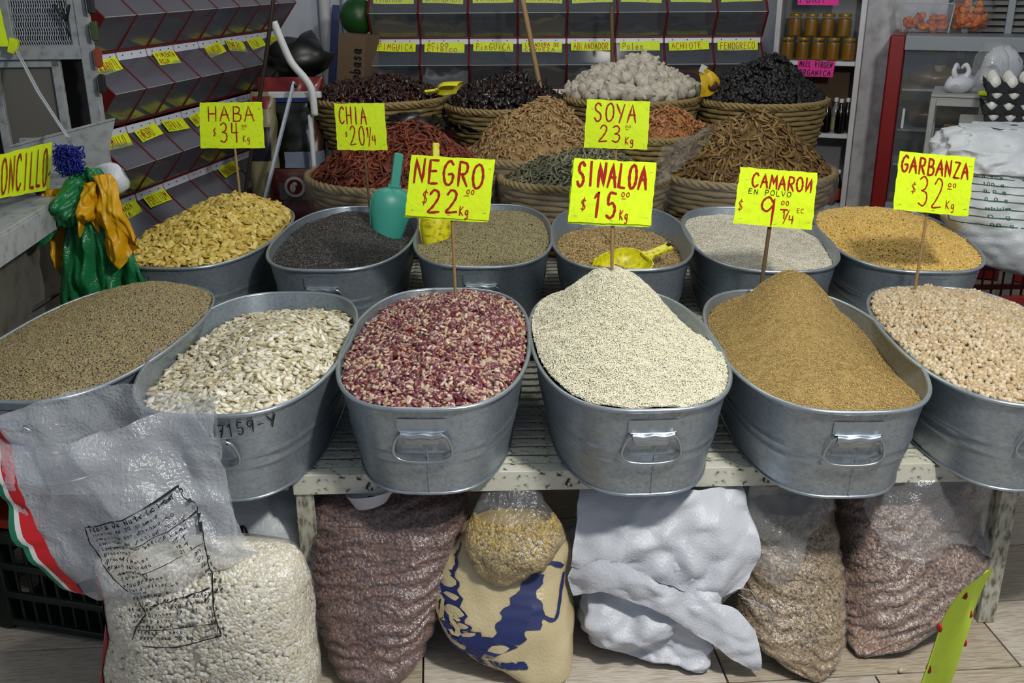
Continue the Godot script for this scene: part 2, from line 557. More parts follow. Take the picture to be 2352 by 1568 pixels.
func tub_meshes() -> Dictionary:
	var body := MB.new()
	var rows := []
	var taper := 0.042
	var ribs := {0.40: 0.003, 0.52: 0.003}
	var ys := []
	for i in 45:
		ys.append(i / 44.0)
	for f in ys:
		var bulge := 0.0
		for r in ribs:
			bulge += 0.0035 * exp(-pow((f - r) / 0.018, 2.0))
		rows.append(tub_ring(taper * (1.0 - f) + 0.004 - bulge, f * TUB_H))
	body.grid(rows, true)
	# inside wall and bottom
	rows = []
	for i in 12:
		var f := 1.0 - i / 11.0
		rows.append(tub_ring(taper * (1.0 - f) + 0.0065, maxf(0.004, f * TUB_H)))
	for k in [0.5, 0.0]:
		var ring := tub_ring(taper + 0.0065, 0.004)
		for i in ring.size():
			ring[i].x *= k
			ring[i].z *= k
		rows.append(ring)
	body.grid(rows, true)
	var rim := MB.new()
	rim.tube(tub_ring(0.002, TUB_H, 96), 0.0055, 8, true)
	var foot := MB.new()
	foot.tube(tub_ring(taper + 0.003, 0.004, 80), 0.004, 6, true)
	var seam := MB.new()
	var line := PackedVector3Array()
	for i in 12:
		var f := i / 11.0 * 0.62
		line.append(Vector3(0.008, f * TUB_H + 0.004, TUB_L * 0.5 - taper * (1.0 - f) - 0.0035))
	seam.tube(line, 0.0026, 5)
	# folded bracket that holds the drop handle
	var bracket := MB.new()
	var zz := TUB_L * 0.5 - 0.012
	var br := []
	var prof := [Vector2(0.002, 0.198), Vector2(0.0035, 0.170), Vector2(0.006, 0.166), Vector2(0.013, 0.168), Vector2(0.018, 0.163), Vector2(0.017, 0.155), Vector2(0.010, 0.152), Vector2(0.0045, 0.154), Vector2(0.003, 0.142), Vector2(0.0022, 0.135)]
	for i in prof.size():
		var row := PackedVector3Array()
		for k in 13:
			var x := (k / 12.0 - 0.5) * (0.088 + (0.016 if i < 2 else 0.0) - (0.02 if i > 7 else 0.0))
			var f: float = prof[i].y / TUB_H
			var curve := tub_z_at(x, f)
			row.append(Vector3(x, prof[i].y + 0.002 * cos(k * 1.05) * float(i > 2 and i < 7), curve + prof[i].x))
		br.append(row)
	bracket.grid(br, false, true)
	br.reverse()
	var br2 := []
	for row in br:
		var r2 := PackedVector3Array()
		for p in row:
			r2.append(p - Vector3(0, 0, 0.0012))
		br2.append(r2)
	bracket.grid(br2, false, true)
	var handle := MB.new()
	var hp := []
	for q in [[-0.040, 0.162], [-0.052, 0.154], [-0.060, 0.135], [-0.062, 0.112], [-0.050, 0.098], [-0.025, 0.093], [0.0, 0.092], [0.025, 0.093], [0.050, 0.098], [0.062, 0.112], [0.060, 0.135], [0.052, 0.154], [0.040, 0.162]]:
		hp.append(Vector3(q[0], q[1], tub_z_at(q[0], q[1] / TUB_H) + 0.010))
	handle.tube(smooth(hp, 4), 0.0036, 7)
	return {"body": body.mesh(), "rim": rim.mesh(), "foot": foot.mesh(), "seam": seam.mesh(), "bracket": bracket.mesh(), "handle": handle.mesh()}


# outer z of the short end at sideways offset x and height share f
func tub_z_at(x: float, f: float) -> float:
	var sh := 0.042 * (1.0 - f) + 0.004
	var a := TUB_W * 0.5 - sh
	var b := TUB_L * 0.5 - sh
	return b * pow(maxf(0.0, 1.0 - pow(absf(x) / a, 3.0)), 1.0 / 2.4)


var tub_parts := {}


func tub(label: String, at: Vector3, yaw_deg: float) -> Node3D:
	if tub_parts.is_empty():
		tub_parts = tub_meshes()
	var t := thing("galvanised_tub", label, "tub", at, deg_to_rad(yaw_deg), "galvanised tubs on the rack")
	part("body", tub_parts.body, M.galvanised, t)
	part("rim", tub_parts.rim, M.galvanised_rim, t)
	part("foot_bead", tub_parts.foot, M.galvanised_rim, t)
	for s in 2:
		part("seam", tub_parts.seam, M.galvanised, t, Transform3D(Basis(Vector3.UP, PI * s), Vector3.ZERO))
		var xf := Transform3D(Basis(Vector3.UP, PI * s), Vector3.ZERO)
		var b := part("handle_bracket", tub_parts.bracket, M.galvanised_rim, t, xf)
		part("drop_handle", tub_parts.handle, M.galvanised_wire, b)
	return t


# ------------------------------------------------------------------ heaps of grain
# a heap lives in a tub's own axes; y is counted from the rim. humps: [x, z, height, sx, sz]
func heap_y(x: float, z: float, h: Dictionary) -> float:
	var m := pow(absf(x) / (TUB_W * 0.5), 3.0) + pow(absf(z) / (TUB_L * 0.5), 2.4)
	var y: float = h.edge
	for q in h.humps:
		y += q[2] * exp(-pow((x - q[0]) / q[3], 2.0) - pow((z - q[1]) / q[4], 2.0))
	var fade := clampf(m, 0.0, 1.0)
	y = lerpf(y, minf(y, h.get("at_rim", 0.0)), pow(fade, 3.0))
	y += noise.get_noise_2d(x * 900.0 + h.get("seed", 0.0), z * 900.0) * h.get("rough", 0.006)
	return y


func heap_inside(x: float, z: float, y: float, margin := 0.008) -> bool:
	var sh := margin - minf(0.0, y) * 0.19
	return pow(absf(x) / (TUB_W * 0.5 - sh), 3.0) + pow(absf(z) / (TUB_L * 0.5 - sh), 2.4) < 1.0


# the solid mound under the loose grain
func mound(h: Dictionary, drop: float) -> MB:
	var mb := MB.new()
	var rows := []
	var n := 26
	for j in n + 1:
		var s := float(j) / n
		var row := PackedVector3Array()
		for k in 64:
			var t := TAU * k / 64.0
			var p := sup(t, TUB_W * 0.5 - 0.008, TUB_L * 0.5 - 0.008) * s
			var y := heap_y(p.x, p.y, h)
			var sc := 1.0 + minf(0.0, y) * 0.19 / (TUB_W * 0.5)
			row.append(Vector3(p.x * sc, y - drop, p.y * sc))
		rows.append(row)
	rows.reverse()
	mb.grid(rows, true)
	return mb


# places for grains over the heap: an Array of Transform3D in the tub's axes with y from the rim
func scatter(h: Dictionary, spacing: float, grain: float, lie: float, lift := 0.3, layers := 2) -> Array:
	var o := []
	var nx := int(TUB_W / spacing)
	var nz := int(TUB_L / spacing)
	for layer in layers:
		for i in nx:
			for k in nz:
				var x := (i + rng.randf()) / nx * TUB_W - TUB_W * 0.5
				var z := (k + rng.randf()) / nz * TUB_L - TUB_L * 0.5
				var y := heap_y(x, z, h)
				if not heap_inside(x, z, y, h.get("margin", 0.008)):
					continue
				var e := 0.008
				var up := Vector3(heap_y(x - e, z, h) - heap_y(x + e, z, h), 2 * e, heap_y(x, z - e, h) - heap_y(x, z + e, h)).normalized()
				# lie: 0 flat on the heap, 1 any way up
				up = (up + Vector3(rf(-1, 1), rf(-1, 1), rf(-1, 1)) * lie).normalized()
				var side := up.cross(Vector3(cos(rf(0, TAU)), 0.1, sin(rf(0, TAU)))).normalized()
				var b := Basis(side, up, side.cross(up)).rotated(up, rf(0, TAU)).scaled(Vector3.ONE * rf(0.88, 1.12))
				o.append(Transform3D(b, Vector3(x, y + grain * (lift - layer * 0.55) + rf(-0.2, 0.2) * grain, z)))
	return o


func copies(called: String, shape: Mesh, material: Material, list: Array, colors: Array, parent: Node, spread := 0.12) -> MultiMeshInstance3D:
	var mm := MultiMesh.new()
	mm.transform_format = MultiMesh.TRANSFORM_3D
	mm.use_colors = true
	mm.mesh = shape
	mm.instance_count = list.size()
	for i in list.size():
		mm.set_instance_transform(i, list[i])
		var c: Color = colors[rng.randi() % colors.size()]
		mm.set_instance_color(i, vary(c, spread))
	var o := MultiMeshInstance3D.new()
	o.name = called
	o.multimesh = mm
	o.material_override = material
	parent.add_child(o, true)
	return o


func pile(called: String, label: String, category: String, t: Node3D, h: Dictionary, under: Color, rough := 0.8) -> Node3D:
	var p := thing(called, label, category, t.position + Vector3(0, TUB_H, 0), t.rotation.y)
	p.set_meta("kind", "stuff")
	part("mound", mound(h, h.get("drop", 0.004)), mat("under_" + called, under, rough, 0.0, {"tri": 30.0, "tex": noise_tex(FastNoiseLite.TYPE_SIMPLEX, 0.12, [Color(0.7, 0.7, 0.7), Color(1, 1, 1)], 128, 5, 3)}), p)
	return p


# the 300 grains that show largest become things of their own, the rest one loose heap
func split_pile(p: Node3D, list: Array, shapes: Array, mats: Array, vmat: Material, colors: Array, called: String, label: String, category: String, group: String, cut := 300) -> void:
	var keyed := []
	for i in list.size():
		var w: Vector3 = p.transform * list[i].origin
		var score := w.distance_to(EYE) - w.y * 1.5 + (0.0 if absf(w.x) < 1.35 else 5.0)
		keyed.append([score, i])
	keyed.sort_custom(func(a, b): return a[0] < b[0])
	var loose := []
	for i in shapes.size():
		loose.append([])
	for k in keyed.size():
		var xf: Transform3D = list[keyed[k][1]]
		var which := rng.randi() % shapes.size()
		if k < cut:
			var o := part(called, shapes[which], mats[rng.randi() % mats.size()], self, p.transform * xf)
			meta(o, label, category, group)
		else:
			loose[which].append(xf)
	for i in shapes.size():
		copies("loose_" + called, shapes[i], vmat, loose[i], colors, p)


# ------------------------------------------------------------------ grain shapes
func g_lentil() -> ArrayMesh:
	var mb := MB.new()
	mb.ellipsoid(Vector3.ZERO, Vector3(0.0031, 0.0014, 0.0031), 8, 4)
	return mb.mesh()


func g_spindle(l: float, r: float, flat := 1.0) -> ArrayMesh:
	var mb := MB.new()
	var rows := []
	for q in [[-1.0, 0.0], [-0.75, 0.7], [0.0, 1.0], [0.7, 0.75], [1.0, 0.0]]:
		var ring := PackedVector3Array()
		for k in 5:
			var t := TAU * k / 5
			ring.append(Vector3(q[0] * l, cos(t) * q[1] * r * flat, sin(t) * q[1] * r))
		rows.append(ring)
	mb.grid(rows, true)
	return mb.mesh()


func g_chickpea(v: int) -> ArrayMesh:
	var mb := MB.new()
	var rows := []
	for j in 7:
		var f := PI * j / 6.0 - PI / 2
		var ring := PackedVector3Array()
		for k in 9:
			var t := TAU * k / 9
			var r := 0.0061 * (1.0 + 0.06 * sin(3 * t + v) + 0.05 * cos(2.0 * f * (v + 1)))
			var p := Vector3(cos(t) * cos(f), sin(f), sin(t) * cos(f)) * r
			if j == 6:
				p += Vector3(0.0012, 0.0022, 0)
			if sin(t) > 0.9 and j > 1 and j < 5:
				p *= 0.88
			ring.append(p)
		rows.append(ring)
	mb.grid(rows, true)
	return mb.mesh()


# flat pumpkin seed: pointed at one end with a raised border
func g_pepita(v: int) -> ArrayMesh:
	var mb := MB.new()
	mb.colored = true
	var rows := []
	var cols := []
	var l := 0.0120 + 0.0008 * v
	for side in [[0.0, 0.0030], [0.62, 0.0026], [0.86, 0.0012], [1.0, 0.0014], [1.02, 0.0], [1.0, -0.0014], [0.86, -0.0012], [0.6, -0.0022], [0.0, -0.0026]]:
		var ring := PackedVector3Array()
		for k in 12:
			var t := TAU * k / 12
			var w := 0.0064 * (1.0 - 0.28 * cos(t)) * sin(t)
			var x := cos(t) * l * (1.0 + 0.12 * float(k == 0))
			ring.append(Vector3(x * side[0], side[1] + 0.0007 * (v - 1) * cos(t), w * side[0]))
		var tone := Color(0.72, 0.66, 0.50) if side[0] > 0.8 else Color(1, 1, 1)
		var cr := []
		cr.resize(12)
		cr.fill(tone)
		cols.append(cr)
		rows.append(ring)
	mb.grid(rows, true, false, cols)
	return mb.mesh()


# split broad bean: a flat kidney with a dent
func g_haba(v: int) -> ArrayMesh:
	var mb := MB.new()
	var rows := []
	for j in 7:
		var f := PI * j / 6.0 - PI / 2
		var ring := PackedVector3Array()
		for k in 12:
			var t := TAU * k / 12
			var r := 1.0 + 0.12 * cos(2 * t) - 0.22 * maxf(0.0, sin(t)) * float(v != 2) - 0.05 * v * sin(3 * t)
			var p := Vector3(cos(t) * cos(f) * 0.0115 * r, sin(f) * 0.0034, sin(t) * cos(f) * 0.0088 * r)
			p.y += 0.0016 * (p.x / 0.0115) * (p.x / 0.0115) * (1 if v == 1 else -1) * 1.3
			ring.append(p)
		rows.append(ring)
	mb.grid(rows, true)
	return mb.mesh()


# maize kernel: a rounded wedge, pale at the tip
func g_kernel(v: int, body: Color, crown: Color) -> ArrayMesh:
	var mb := MB.new()
	mb.colored = true
	var rows := []
	var cols := []
	var prof := [[-0.0080, 0.05, 0.05], [-0.0072, 0.42, 0.5], [-0.0035, 0.72, 0.85], [0.001, 0.98, 1.0], [0.0042, 1.0, 1.0], [0.0062, 0.86, 0.8], [0.0068, 0.45, 0.4], [0.0064, 0.02, 0.02]]
	for j in prof.size():
		var ring := PackedVector3Array()
		var cr := []
		var q: Array = prof[j]
		for k in 8:
			var t := TAU * (k + 0.5) / 8
			var c := signf(cos(t)) * pow(absf(cos(t)), 0.7)
			var s := signf(sin(t)) * pow(absf(sin(t)), 0.7)
			ring.append(Vector3(c * 0.0058 * q[1] * (1.0 + 0.08 * v), s * 0.0033 * q[2], q[0] + 0.0006 * sin(t * 2 + v)))
			var pale: bool = j <= 1 or (v % 2 == 1 and j >= 5) or (v == 2 and j >= 4 and k < 4)
			cr.append(crown if pale else body)
		rows.append(ring)
		cols.append(cr)
	mb.grid(rows, true, false, cols)
	return mb.mesh()


func tubs_and_heaps() -> void:
	var f := RACK_Y
	var r := REAR_Y
	var vm := func(key: String, rough: float): return mat(key, Color.WHITE, rough, 0.0, {"vcol": true})
	# front row
	var t1 := tub("galvanised oval tub heaped level with brown lentils, beside the green plastic bags", Vector3(-1.034, f, -2.345), -6.6)
	var t2 := tub("galvanised oval tub of whole pumpkin seeds with black marker writing on its end", Vector3(-0.618, f, -2.268), -1.8)
	var t3 := tub("galvanised oval tub of purple maize under the NEGRO sign", Vector3(-0.180, f, -2.294), -1.3)
	var t4 := tub("galvanised oval tub with the tall heap of white rice", Vector3(0.270, f, -2.282), 3.0)
	var t5 := tub("galvanised oval tub of tan shrimp powder under the CAMARON sign", Vector3(0.710, f, -2.267), 0.0)
	var t6 := tub("galvanised oval tub of chickpeas under the GARBANZA sign", Vector3(1.140, f, -2.288), -2.5)
	# rear row
	var t7 := tub("galvanised oval tub of yellow broad beans under the HABA sign", Vector3(-0.985, r, -3.235), -4.5)
	var t8 := tub("galvanised oval tub of dark chia seed with a turquoise scoop", Vector3(-0.538, r, -3.205), -2.3)
	var t9 := tub("galvanised oval tub of green lentils with a yellow scoop standing upright", Vector3(-0.090, r, -3.228), -0.1)
	var t10 := tub("galvanised oval tub of brown soya flakes with a yellow scoop lying in it", Vector3(0.355, r, -3.190), -2.0)
	var t11 := tub("galvanised oval tub of fine off-white broken grain behind the CAMARON sign", Vector3(0.792, r, -3.165), -1.4)
	var t12 := tub("galvanised oval tub of yellow popping maize behind the GARBANZA sign", Vector3(1.232, r, -3.150), -5.0)

	# writing on the pumpkin seed tub
	var ink := MB.new()
	write(ink, "N7159-Y", 0.008, 0.170, 0.135, 0.030, 0.0028, func(p: Vector2): return Vector3(p.x, p.y, tub_z_at(p.x, p.y / TUB_H) + 0.0045), 0.06, 0.08)
	part("marker_writing", ink, M.marker_black, t2)
	var ink2 := MB.new()
	write(ink2, "0394", -0.185, 0.178, 0.06, 0.022, 0.0018, func(p: Vector2): return Vector3(p.x, p.y, tub_z_at(p.x, p.y / TUB_H) + 0.0045), 0.06)
	part("marker_writing", ink2, M.marker_black, t7)

	# brown lentils
	var h := {"edge": -0.004, "at_rim": -0.001, "humps": [[0.02, -0.24, 0.055, 0.17, 0.26], [0.0, 0.12, 0.030, 0.18, 0.26]], "rough": 0.004, "seed": 10.0, "drop": 0.003}
	var p := pile("lentil_pile", "small brown lentils filling the tub beside the green plastic bags", "lentils", t1, h, Color(0.54, 0.49, 0.37))
	copies("loose_lentils", g_lentil(), vm.call("grain_lentil", 0.6), scatter(h, 0.0041, 0.0014, 0.35, 0.3, 1), [lin(Color(0.56, 0.52, 0.39)), lin(Color(0.50, 0.46, 0.34)), lin(Color(0.60, 0.55, 0.42)), lin(Color(0.46, 0.39, 0.29)), lin(Color(0.54, 0.49, 0.38)), lin(Color(0.60, 0.52, 0.32))], p, 0.16)

	# pumpkin seeds
	h = {"edge": -0.052, "at_rim": -0.012, "humps": [[0.05, 0.0, 0.085, 0.15, 0.24], [0.10, -0.20, 0.02, 0.12, 0.12], [0.06, 0.30, 0.045, 0.22, 0.15]], "rough": 0.010, "seed": 20.0, "margin": 0.018, "drop": 0.009}
	p = pile("pumpkin_seed_pile", "whole pale pumpkin seeds heaped in the tub with marker writing", "seeds", t2, h, Color(0.80, 0.77, 0.66))
	var shapes := [g_pepita(0), g_pepita(1), g_pepita(2)]
	var mats := []
	var cols := [Color(0.86, 0.85, 0.79), Color(0.82, 0.80, 0.72), Color(0.90, 0.89, 0.86), Color(0.72, 0.69, 0.58), Color(0.85, 0.83, 0.77)]
	for i in cols.size():
		mats.append(mat("pumpkin_seed_%d" % i, cols[i], 0.5, 0.0, {"vcol": true}))
	split_pile(p, scatter(h, 0.0132, 0.0065, 0.42, 0.55, 3), shapes, mats, vm.call("grain_seed", 0.5), cols.map(lin), "pumpkin_seed", "flat pale pumpkin seed lying on the heap in the tub with marker writing", "seed", "pumpkin seeds on the heap")

	# purple maize
	h = {"edge": -0.030, "at_rim": -0.006, "humps": [[0.05, -0.08, 0.075, 0.17, 0.30], [0.0, 0.24, 0.040, 0.22, 0.20]], "rough": 0.008, "seed": 30.0, "margin": 0.014, "drop": 0.008}
	p = pile("purple_maize_pile", "purple and cream maize kernels heaped in the tub under the NEGRO sign", "maize", t3, h, Color(0.44, 0.24, 0.26))
	shapes = []
	for q in [[0, Color(0.40, 0.17, 0.21), Color(0.72, 0.63, 0.54)], [1, Color(0.44, 0.23, 0.27), Color(0.76, 0.69, 0.60)], [2, Color(0.33, 0.14, 0.19), Color(0.76, 0.68, 0.58)], [0, Color(0.50, 0.31, 0.34), Color(0.74, 0.66, 0.60)], [1, Color(0.68, 0.60, 0.52), Color(0.78, 0.72, 0.62)], [2, Color(0.42, 0.15, 0.15), Color(0.72, 0.58, 0.46)], [0, Color(0.36, 0.18, 0.23), Color(0.52, 0.36, 0.38)], [2, Color(0.46, 0.24, 0.28), Color(0.70, 0.60, 0.55)]]:
		shapes.append(g_kernel(q[0], lin(q[1]), lin(q[2])))
	var km = vm.call("grain_maize", 0.32)
	split_pile(p, scatter(h, 0.0118, 0.0075, 0.9, 0.5, 3).map(func(x): return x * Transform3D(Basis.from_scale(Vector3.ONE * 1.25), Vector3.ZERO)), shapes, [km], km, [Color(1, 1, 1), Color(0.9, 0.88, 0.9), Color(1.05, 1.0, 0.95)], "maize_kernel", "purple and cream maize kernel on the heap under the NEGRO sign", "kernel", "purple maize kernels")

	# white rice
	h = {"edge": -0.008, "at_rim": 0.006, "humps": [[0.0, -0.19, 0.115, 0.135, 0.20], [-0.04, 0.02, 0.055, 0.20, 0.24], [-0.06, 0.24, 0.028, 0.22, 0.18], [0.21, -0.22, -0.05, 0.07, 0.2]], "rough": 0.006, "seed": 40.0, "drop": 0.002}
	p = pile("rice_pile", "white long grain rice in a tall pointed heap under the SINALOA sign", "rice", t4, h, Color(0.87, 0.85, 0.77))
	copies("loose_rice", g_spindle(0.0036, 0.0010), vm.call("grain_rice", 0.45), scatter(h, 0.0032, 0.0012, 0.55, 0.4, 1), [lin(Color(0.88, 0.87, 0.79)), lin(Color(0.84, 0.82, 0.72)), lin(Color(0.90, 0.89, 0.83)), lin(Color(0.86, 0.84, 0.72))], p, 0.06)

	# shrimp powder
	h = {"edge": -0.040, "at_rim": -0.010, "humps": [[0.02, -0.20, 0.135, 0.12, 0.19], [-0.03, 0.02, 0.060, 0.15, 0.22], [-0.02, 0.26, 0.042, 0.20, 0.14], [0.20, 0.05, -0.03, 0.06, 0.25], [-0.10, -0.1, 0.03, 0.1, 0.2]], "rough": 0.004, "seed": 50.0, "drop": 0.0006}
	p = pile("shrimp_powder_pile", "tan ground shrimp powder heaped in the tub under the CAMARON sign", "powder", t5, h, Color(0.65, 0.55, 0.33))
	copies("powder_flakes", g_spindle(0.0026, 0.0008, 0.5), vm.call("grain_powder", 0.8), scatter(h, 0.0036, 0.0008, 0.5, 0.2, 1), [lin(Color(0.68, 0.58, 0.35)), lin(Color(0.62, 0.51, 0.29)), lin(Color(0.72, 0.63, 0.41)), lin(Color(0.56, 0.44, 0.24)), lin(Color(0.66, 0.54, 0.32))], p, 0.10)

	# chickpeas
	h = {"edge": -0.010, "at_rim": 0.0, "humps": [[-0.02, -0.1, 0.050, 0.19, 0.30], [0.05, 0.2, 0.02, 0.2, 0.2]], "rough": 0.007, "seed": 60.0, "margin": 0.013, "drop": 0.006}
	p = pile("chickpea_pile", "cream chickpeas heaped in the tub under the GARBANZA sign", "chickpeas", t6, h, Color(0.71, 0.64, 0.52))
	mats = []
	cols = [Color(0.72, 0.66, 0.55), Color(0.68, 0.61, 0.49), Color(0.76, 0.70, 0.60), Color(0.68, 0.59, 0.45)]
	for i in cols.size():
		mats.append(mat("chickpea_%d" % i, cols[i], 0.55))
	split_pile(p, scatter(h, 0.0108, 0.006, 1.5, 0.3, 2), [g_chickpea(0), g_chickpea(1), g_chickpea(2)], mats, vm.call("grain_pea", 0.55), cols.map(lin), "chickpea", "round cream chickpea on the heap under the GARBANZA sign", "chickpea", "chickpeas on the heap")

	# broad beans
	h = {"edge": -0.006, "at_rim": 0.004, "humps": [[0.03, -0.12, 0.100, 0.17, 0.24], [0.0, 0.16, 0.045, 0.19, 0.2]], "rough": 0.010, "seed": 70.0, "margin": 0.018, "drop": 0.008}
	p = pile("broad_bean_pile", "yellow split broad beans heaped in the tub under the HABA sign", "beans", t7, h, Color(0.76, 0.67, 0.32))
	mats = []
	cols = [Color(0.78, 0.69, 0.32), Color(0.74, 0.63, 0.26), Color(0.82, 0.75, 0.44), Color(0.70, 0.60, 0.27), Color(0.80, 0.70, 0.37)]
	for i in cols.size():
		mats.append(mat("broad_bean_%d" % i, cols[i], 0.5))
	split_pile(p, scatter(h, 0.0182, 0.0085, 0.5, 0.5, 3).map(func(x): return x * Transform3D(Basis.from_scale(Vector3.ONE * 1.22), Vector3.ZERO)), [g_haba(0), g_haba(1), g_haba(2)], mats, vm.call("grain_bean", 0.5), cols.map(lin), "broad_bean", "yellow dried broad bean on the heap under the HABA sign", "bean", "broad beans on the heap")

	# chia
	h = {"edge": -0.040, "at_rim": -0.018, "humps": [[-0.02, -0.15, 0.075, 0.16, 0.22], [0.0, 0.16, 0.040, 0.18, 0.2], [0.16, -0.2, -0.03, 0.08, 0.12]], "rough": 0.004, "seed": 80.0, "drop": 0.0005}
	p = pile("chia_pile", "dark speckled chia seed heaped in the tub under the CHIA sign", "chia", t8, h, Color(0.22, 0.21, 0.21))
	copies("loose_chia", g_spindle(0.0015, 0.0009), vm.call("grain_chia", 0.45), scatter(h, 0.0032, 0.0008, 0.5, 0.3, 1), [lin(Color(0.20, 0.19, 0.19)), lin(Color(0.16, 0.155, 0.16)), lin(Color(0.24, 0.23, 0.22)), lin(Color(0.20, 0.19, 0.19)), lin(Color(0.50, 0.49, 0.47))], p, 0.15)

	# green lentils
	h = {"edge": -0.022, "at_rim": -0.012, "humps": [[0.0, 0.0, 0.022, 0.2, 0.3], [0.06, -0.22, 0.012, 0.1, 0.12], [-0.19, -0.02, -0.03, 0.05, 0.08]], "rough": 0.004, "seed": 90.0, "drop": 0.003}
	p = pile("green_lentil_pile", "green-brown lentils in the tub behind the NEGRO sign", "lentils", t9, h, Color(0.52, 0.49, 0.35))
	copies("loose_lentils", g_lentil(), M.grain_lentil, scatter(h, 0.0044, 0.0014, 0.35, 0.3, 1), [lin(Color(0.54, 0.51, 0.37)), lin(Color(0.49, 0.46, 0.32)), lin(Color(0.58, 0.54, 0.40)), lin(Color(0.44, 0.39, 0.28)), lin(Color(0.58, 0.54, 0.36))], p, 0.15)

	# soya flakes
	h = {"edge": -0.085, "at_rim": -0.03, "humps": [[-0.02, -0.12, 0.050, 0.15, 0.22], [-0.15, 0.1, 0.035, 0.1, 0.25], [0.0, 0.3, 0.02, 0.2, 0.15]], "rough": 0.008, "seed": 100.0, "drop": 0.004}
	p = pile("soya_flake_pile", "brown textured soya flakes in the tub with the yellow scoop lying in it", "soya", t10, h, Color(0.64, 0.54, 0.36))
	copies("loose_flakes", g_spindle(0.0052, 0.0024, 0.6), vm.call("grain_flake", 0.75), scatter(h, 0.0060, 0.003, 0.7, 0.4, 2), [lin(Color(0.68, 0.59, 0.40)), lin(Color(0.62, 0.52, 0.33)), lin(Color(0.72, 0.64, 0.46)), lin(Color(0.55, 0.44, 0.28))], p, 0.14)

	# broken white grain
	h = {"edge": -0.036, "at_rim": -0.014, "humps": [[-0.05, -0.14, 0.060, 0.16, 0.20], [-0.03, 0.18, 0.030, 0.16, 0.18], [0.12, -0.04, 0.03, 0.09, 0.1], [0.10, 0.12, -0.025, 0.07, 0.10]], "rough": 0.004, "seed": 110.0, "drop": 0.001}
	p = pile("broken_grain_pile", "fine off-white broken grain in the tub behind the CAMARON sign", "grain", t11, h, Color(0.83, 0.81, 0.75))
	copies("loose_grain", g_spindle(0.0019, 0.0011), vm.call("grain_broken", 0.6), scatter(h, 0.0036, 0.0010, 0.6, 0.3, 1), [lin(Color(0.86, 0.85, 0.80)), lin(Color(0.81, 0.79, 0.72)), lin(Color(0.89, 0.88, 0.84)), lin(Color(0.74, 0.70, 0.60))], p, 0.1)

	# popping maize
	h = {"edge": -0.014, "at_rim": -0.004, "humps": [[-0.02, -0.14, 0.060, 0.17, 0.24], [0.0, 0.2, 0.022, 0.2, 0.2]], "rough": 0.008, "seed": 120.0, "drop": 0.005}
	p = pile("yellow_maize_pile", "small yellow popping maize heaped in the tub behind the GARBANZA sign", "maize", t12, h, Color(0.78, 0.65, 0.34))
	copies("loose_maize", g_kernel(1, lin(Color(0.80, 0.66, 0.32)), lin(Color(0.85, 0.77, 0.54))), km, scatter(h, 0.0066, 0.004, 1.2, 0.4, 2).map(func(x): return x * Transform3D(Basis.from_scale(Vector3.ONE * 0.62), Vector3.ZERO)), [Color(1, 1, 1), Color(0.95, 0.85, 0.7), Color(1.0, 0.92, 0.8), Color(0.95, 0.95, 0.9)], p, 0.12)


# ------------------------------------------------------------------ rack, floor
func rack(label: String, at: Vector3, turn: float, wide: float, deep: float, high: float, legs: Array) -> void:
	var t := thing("slatted_rack", label, "rack", at, turn)
	var rail := MB.new()
	rail.box(Vector3(wide / 2, high - 0.026, 0.002), Vector3(wide, 0.050, 0.006), Basis.IDENTITY, 0.002)
	rail.box(Vector3(wide / 2, high - 0.004, -0.016), Vector3(wide, 0.005, 0.034), Basis.IDENTITY, 0.002)
	part("front_rail", rail, M.worn_white, t)
	var back := MB.new()
	back.box(Vector3(wide / 2, high - 0.030, -deep), Vector3(wide, 0.040, 0.006))
	part("rear_rail", back, M.worn_white, t)
	var n := int(deep / 0.046)
	var slat := MB.new()
	slat.box(Vector3.ZERO, Vector3(wide - 0.01, 0.006, 0.033), Basis.IDENTITY, 0.0015)
	var sm := slat.mesh()
	for i in range(1, n):
		part("slat", sm, M.worn_white, t, Transform3D(Basis.IDENTITY, Vector3(wide / 2, high - 0.004, -0.010 - i * 0.046)))
	for k in 3:
		var cross := MB.new()
		cross.box(Vector3(0.02 + (wide - 0.04) * k / 2.0, high - 0.020, -deep / 2), Vector3(0.03, 0.024, deep - 0.01))
		part("cross_bar", cross, M.worn_white, t)
	var leg := MB.new()
	leg.box(Vector3(0, (high - 0.052) / 2, 0), Vector3(0.042, high - 0.052, 0.006), Basis.IDENTITY, 0.0015)
	leg.box(Vector3(-0.019, (high - 0.052) / 2, -0.021), Vector3(0.005, high - 0.052, 0.040), Basis.IDENTITY, 0.0015)
	var lm := leg.mesh()
	for p in legs:
		part("leg", lm, M.grimy_white, t, Transform3D(Basis.IDENTITY, Vector3(p.x, 0, p.y)))


func racks() -> void:
	var a := deg_to_rad(1.66)
	rack("white painted slatted metal rack under the front row of tubs", Vector3(-0.500, 0, -2.022), a, 1.695, 0.70, RACK_Y, [Vector2(0.024, -0.003), Vector2(1.665, -0.003), Vector2(0.024, -0.68), Vector2(1.665, -0.68)])
	rack("white slatted metal rack under the tub of brown lentils", Vector3(-1.36, 0, -2.02), a, 0.845, 0.72, RACK_Y, [Vector2(0.024, -0.003), Vector2(0.024, -0.69), Vector2(0.82, -0.69)])
	rack("white slatted metal rack carrying the rear row of tubs", Vector3(-1.30, 0, -2.775), a, 2.85, 0.93, REAR_Y, [Vector2(0.024, -0.003), Vector2(2.82, -0.003), Vector2(0.024, -0.92), Vector2(2.82, -0.92)])


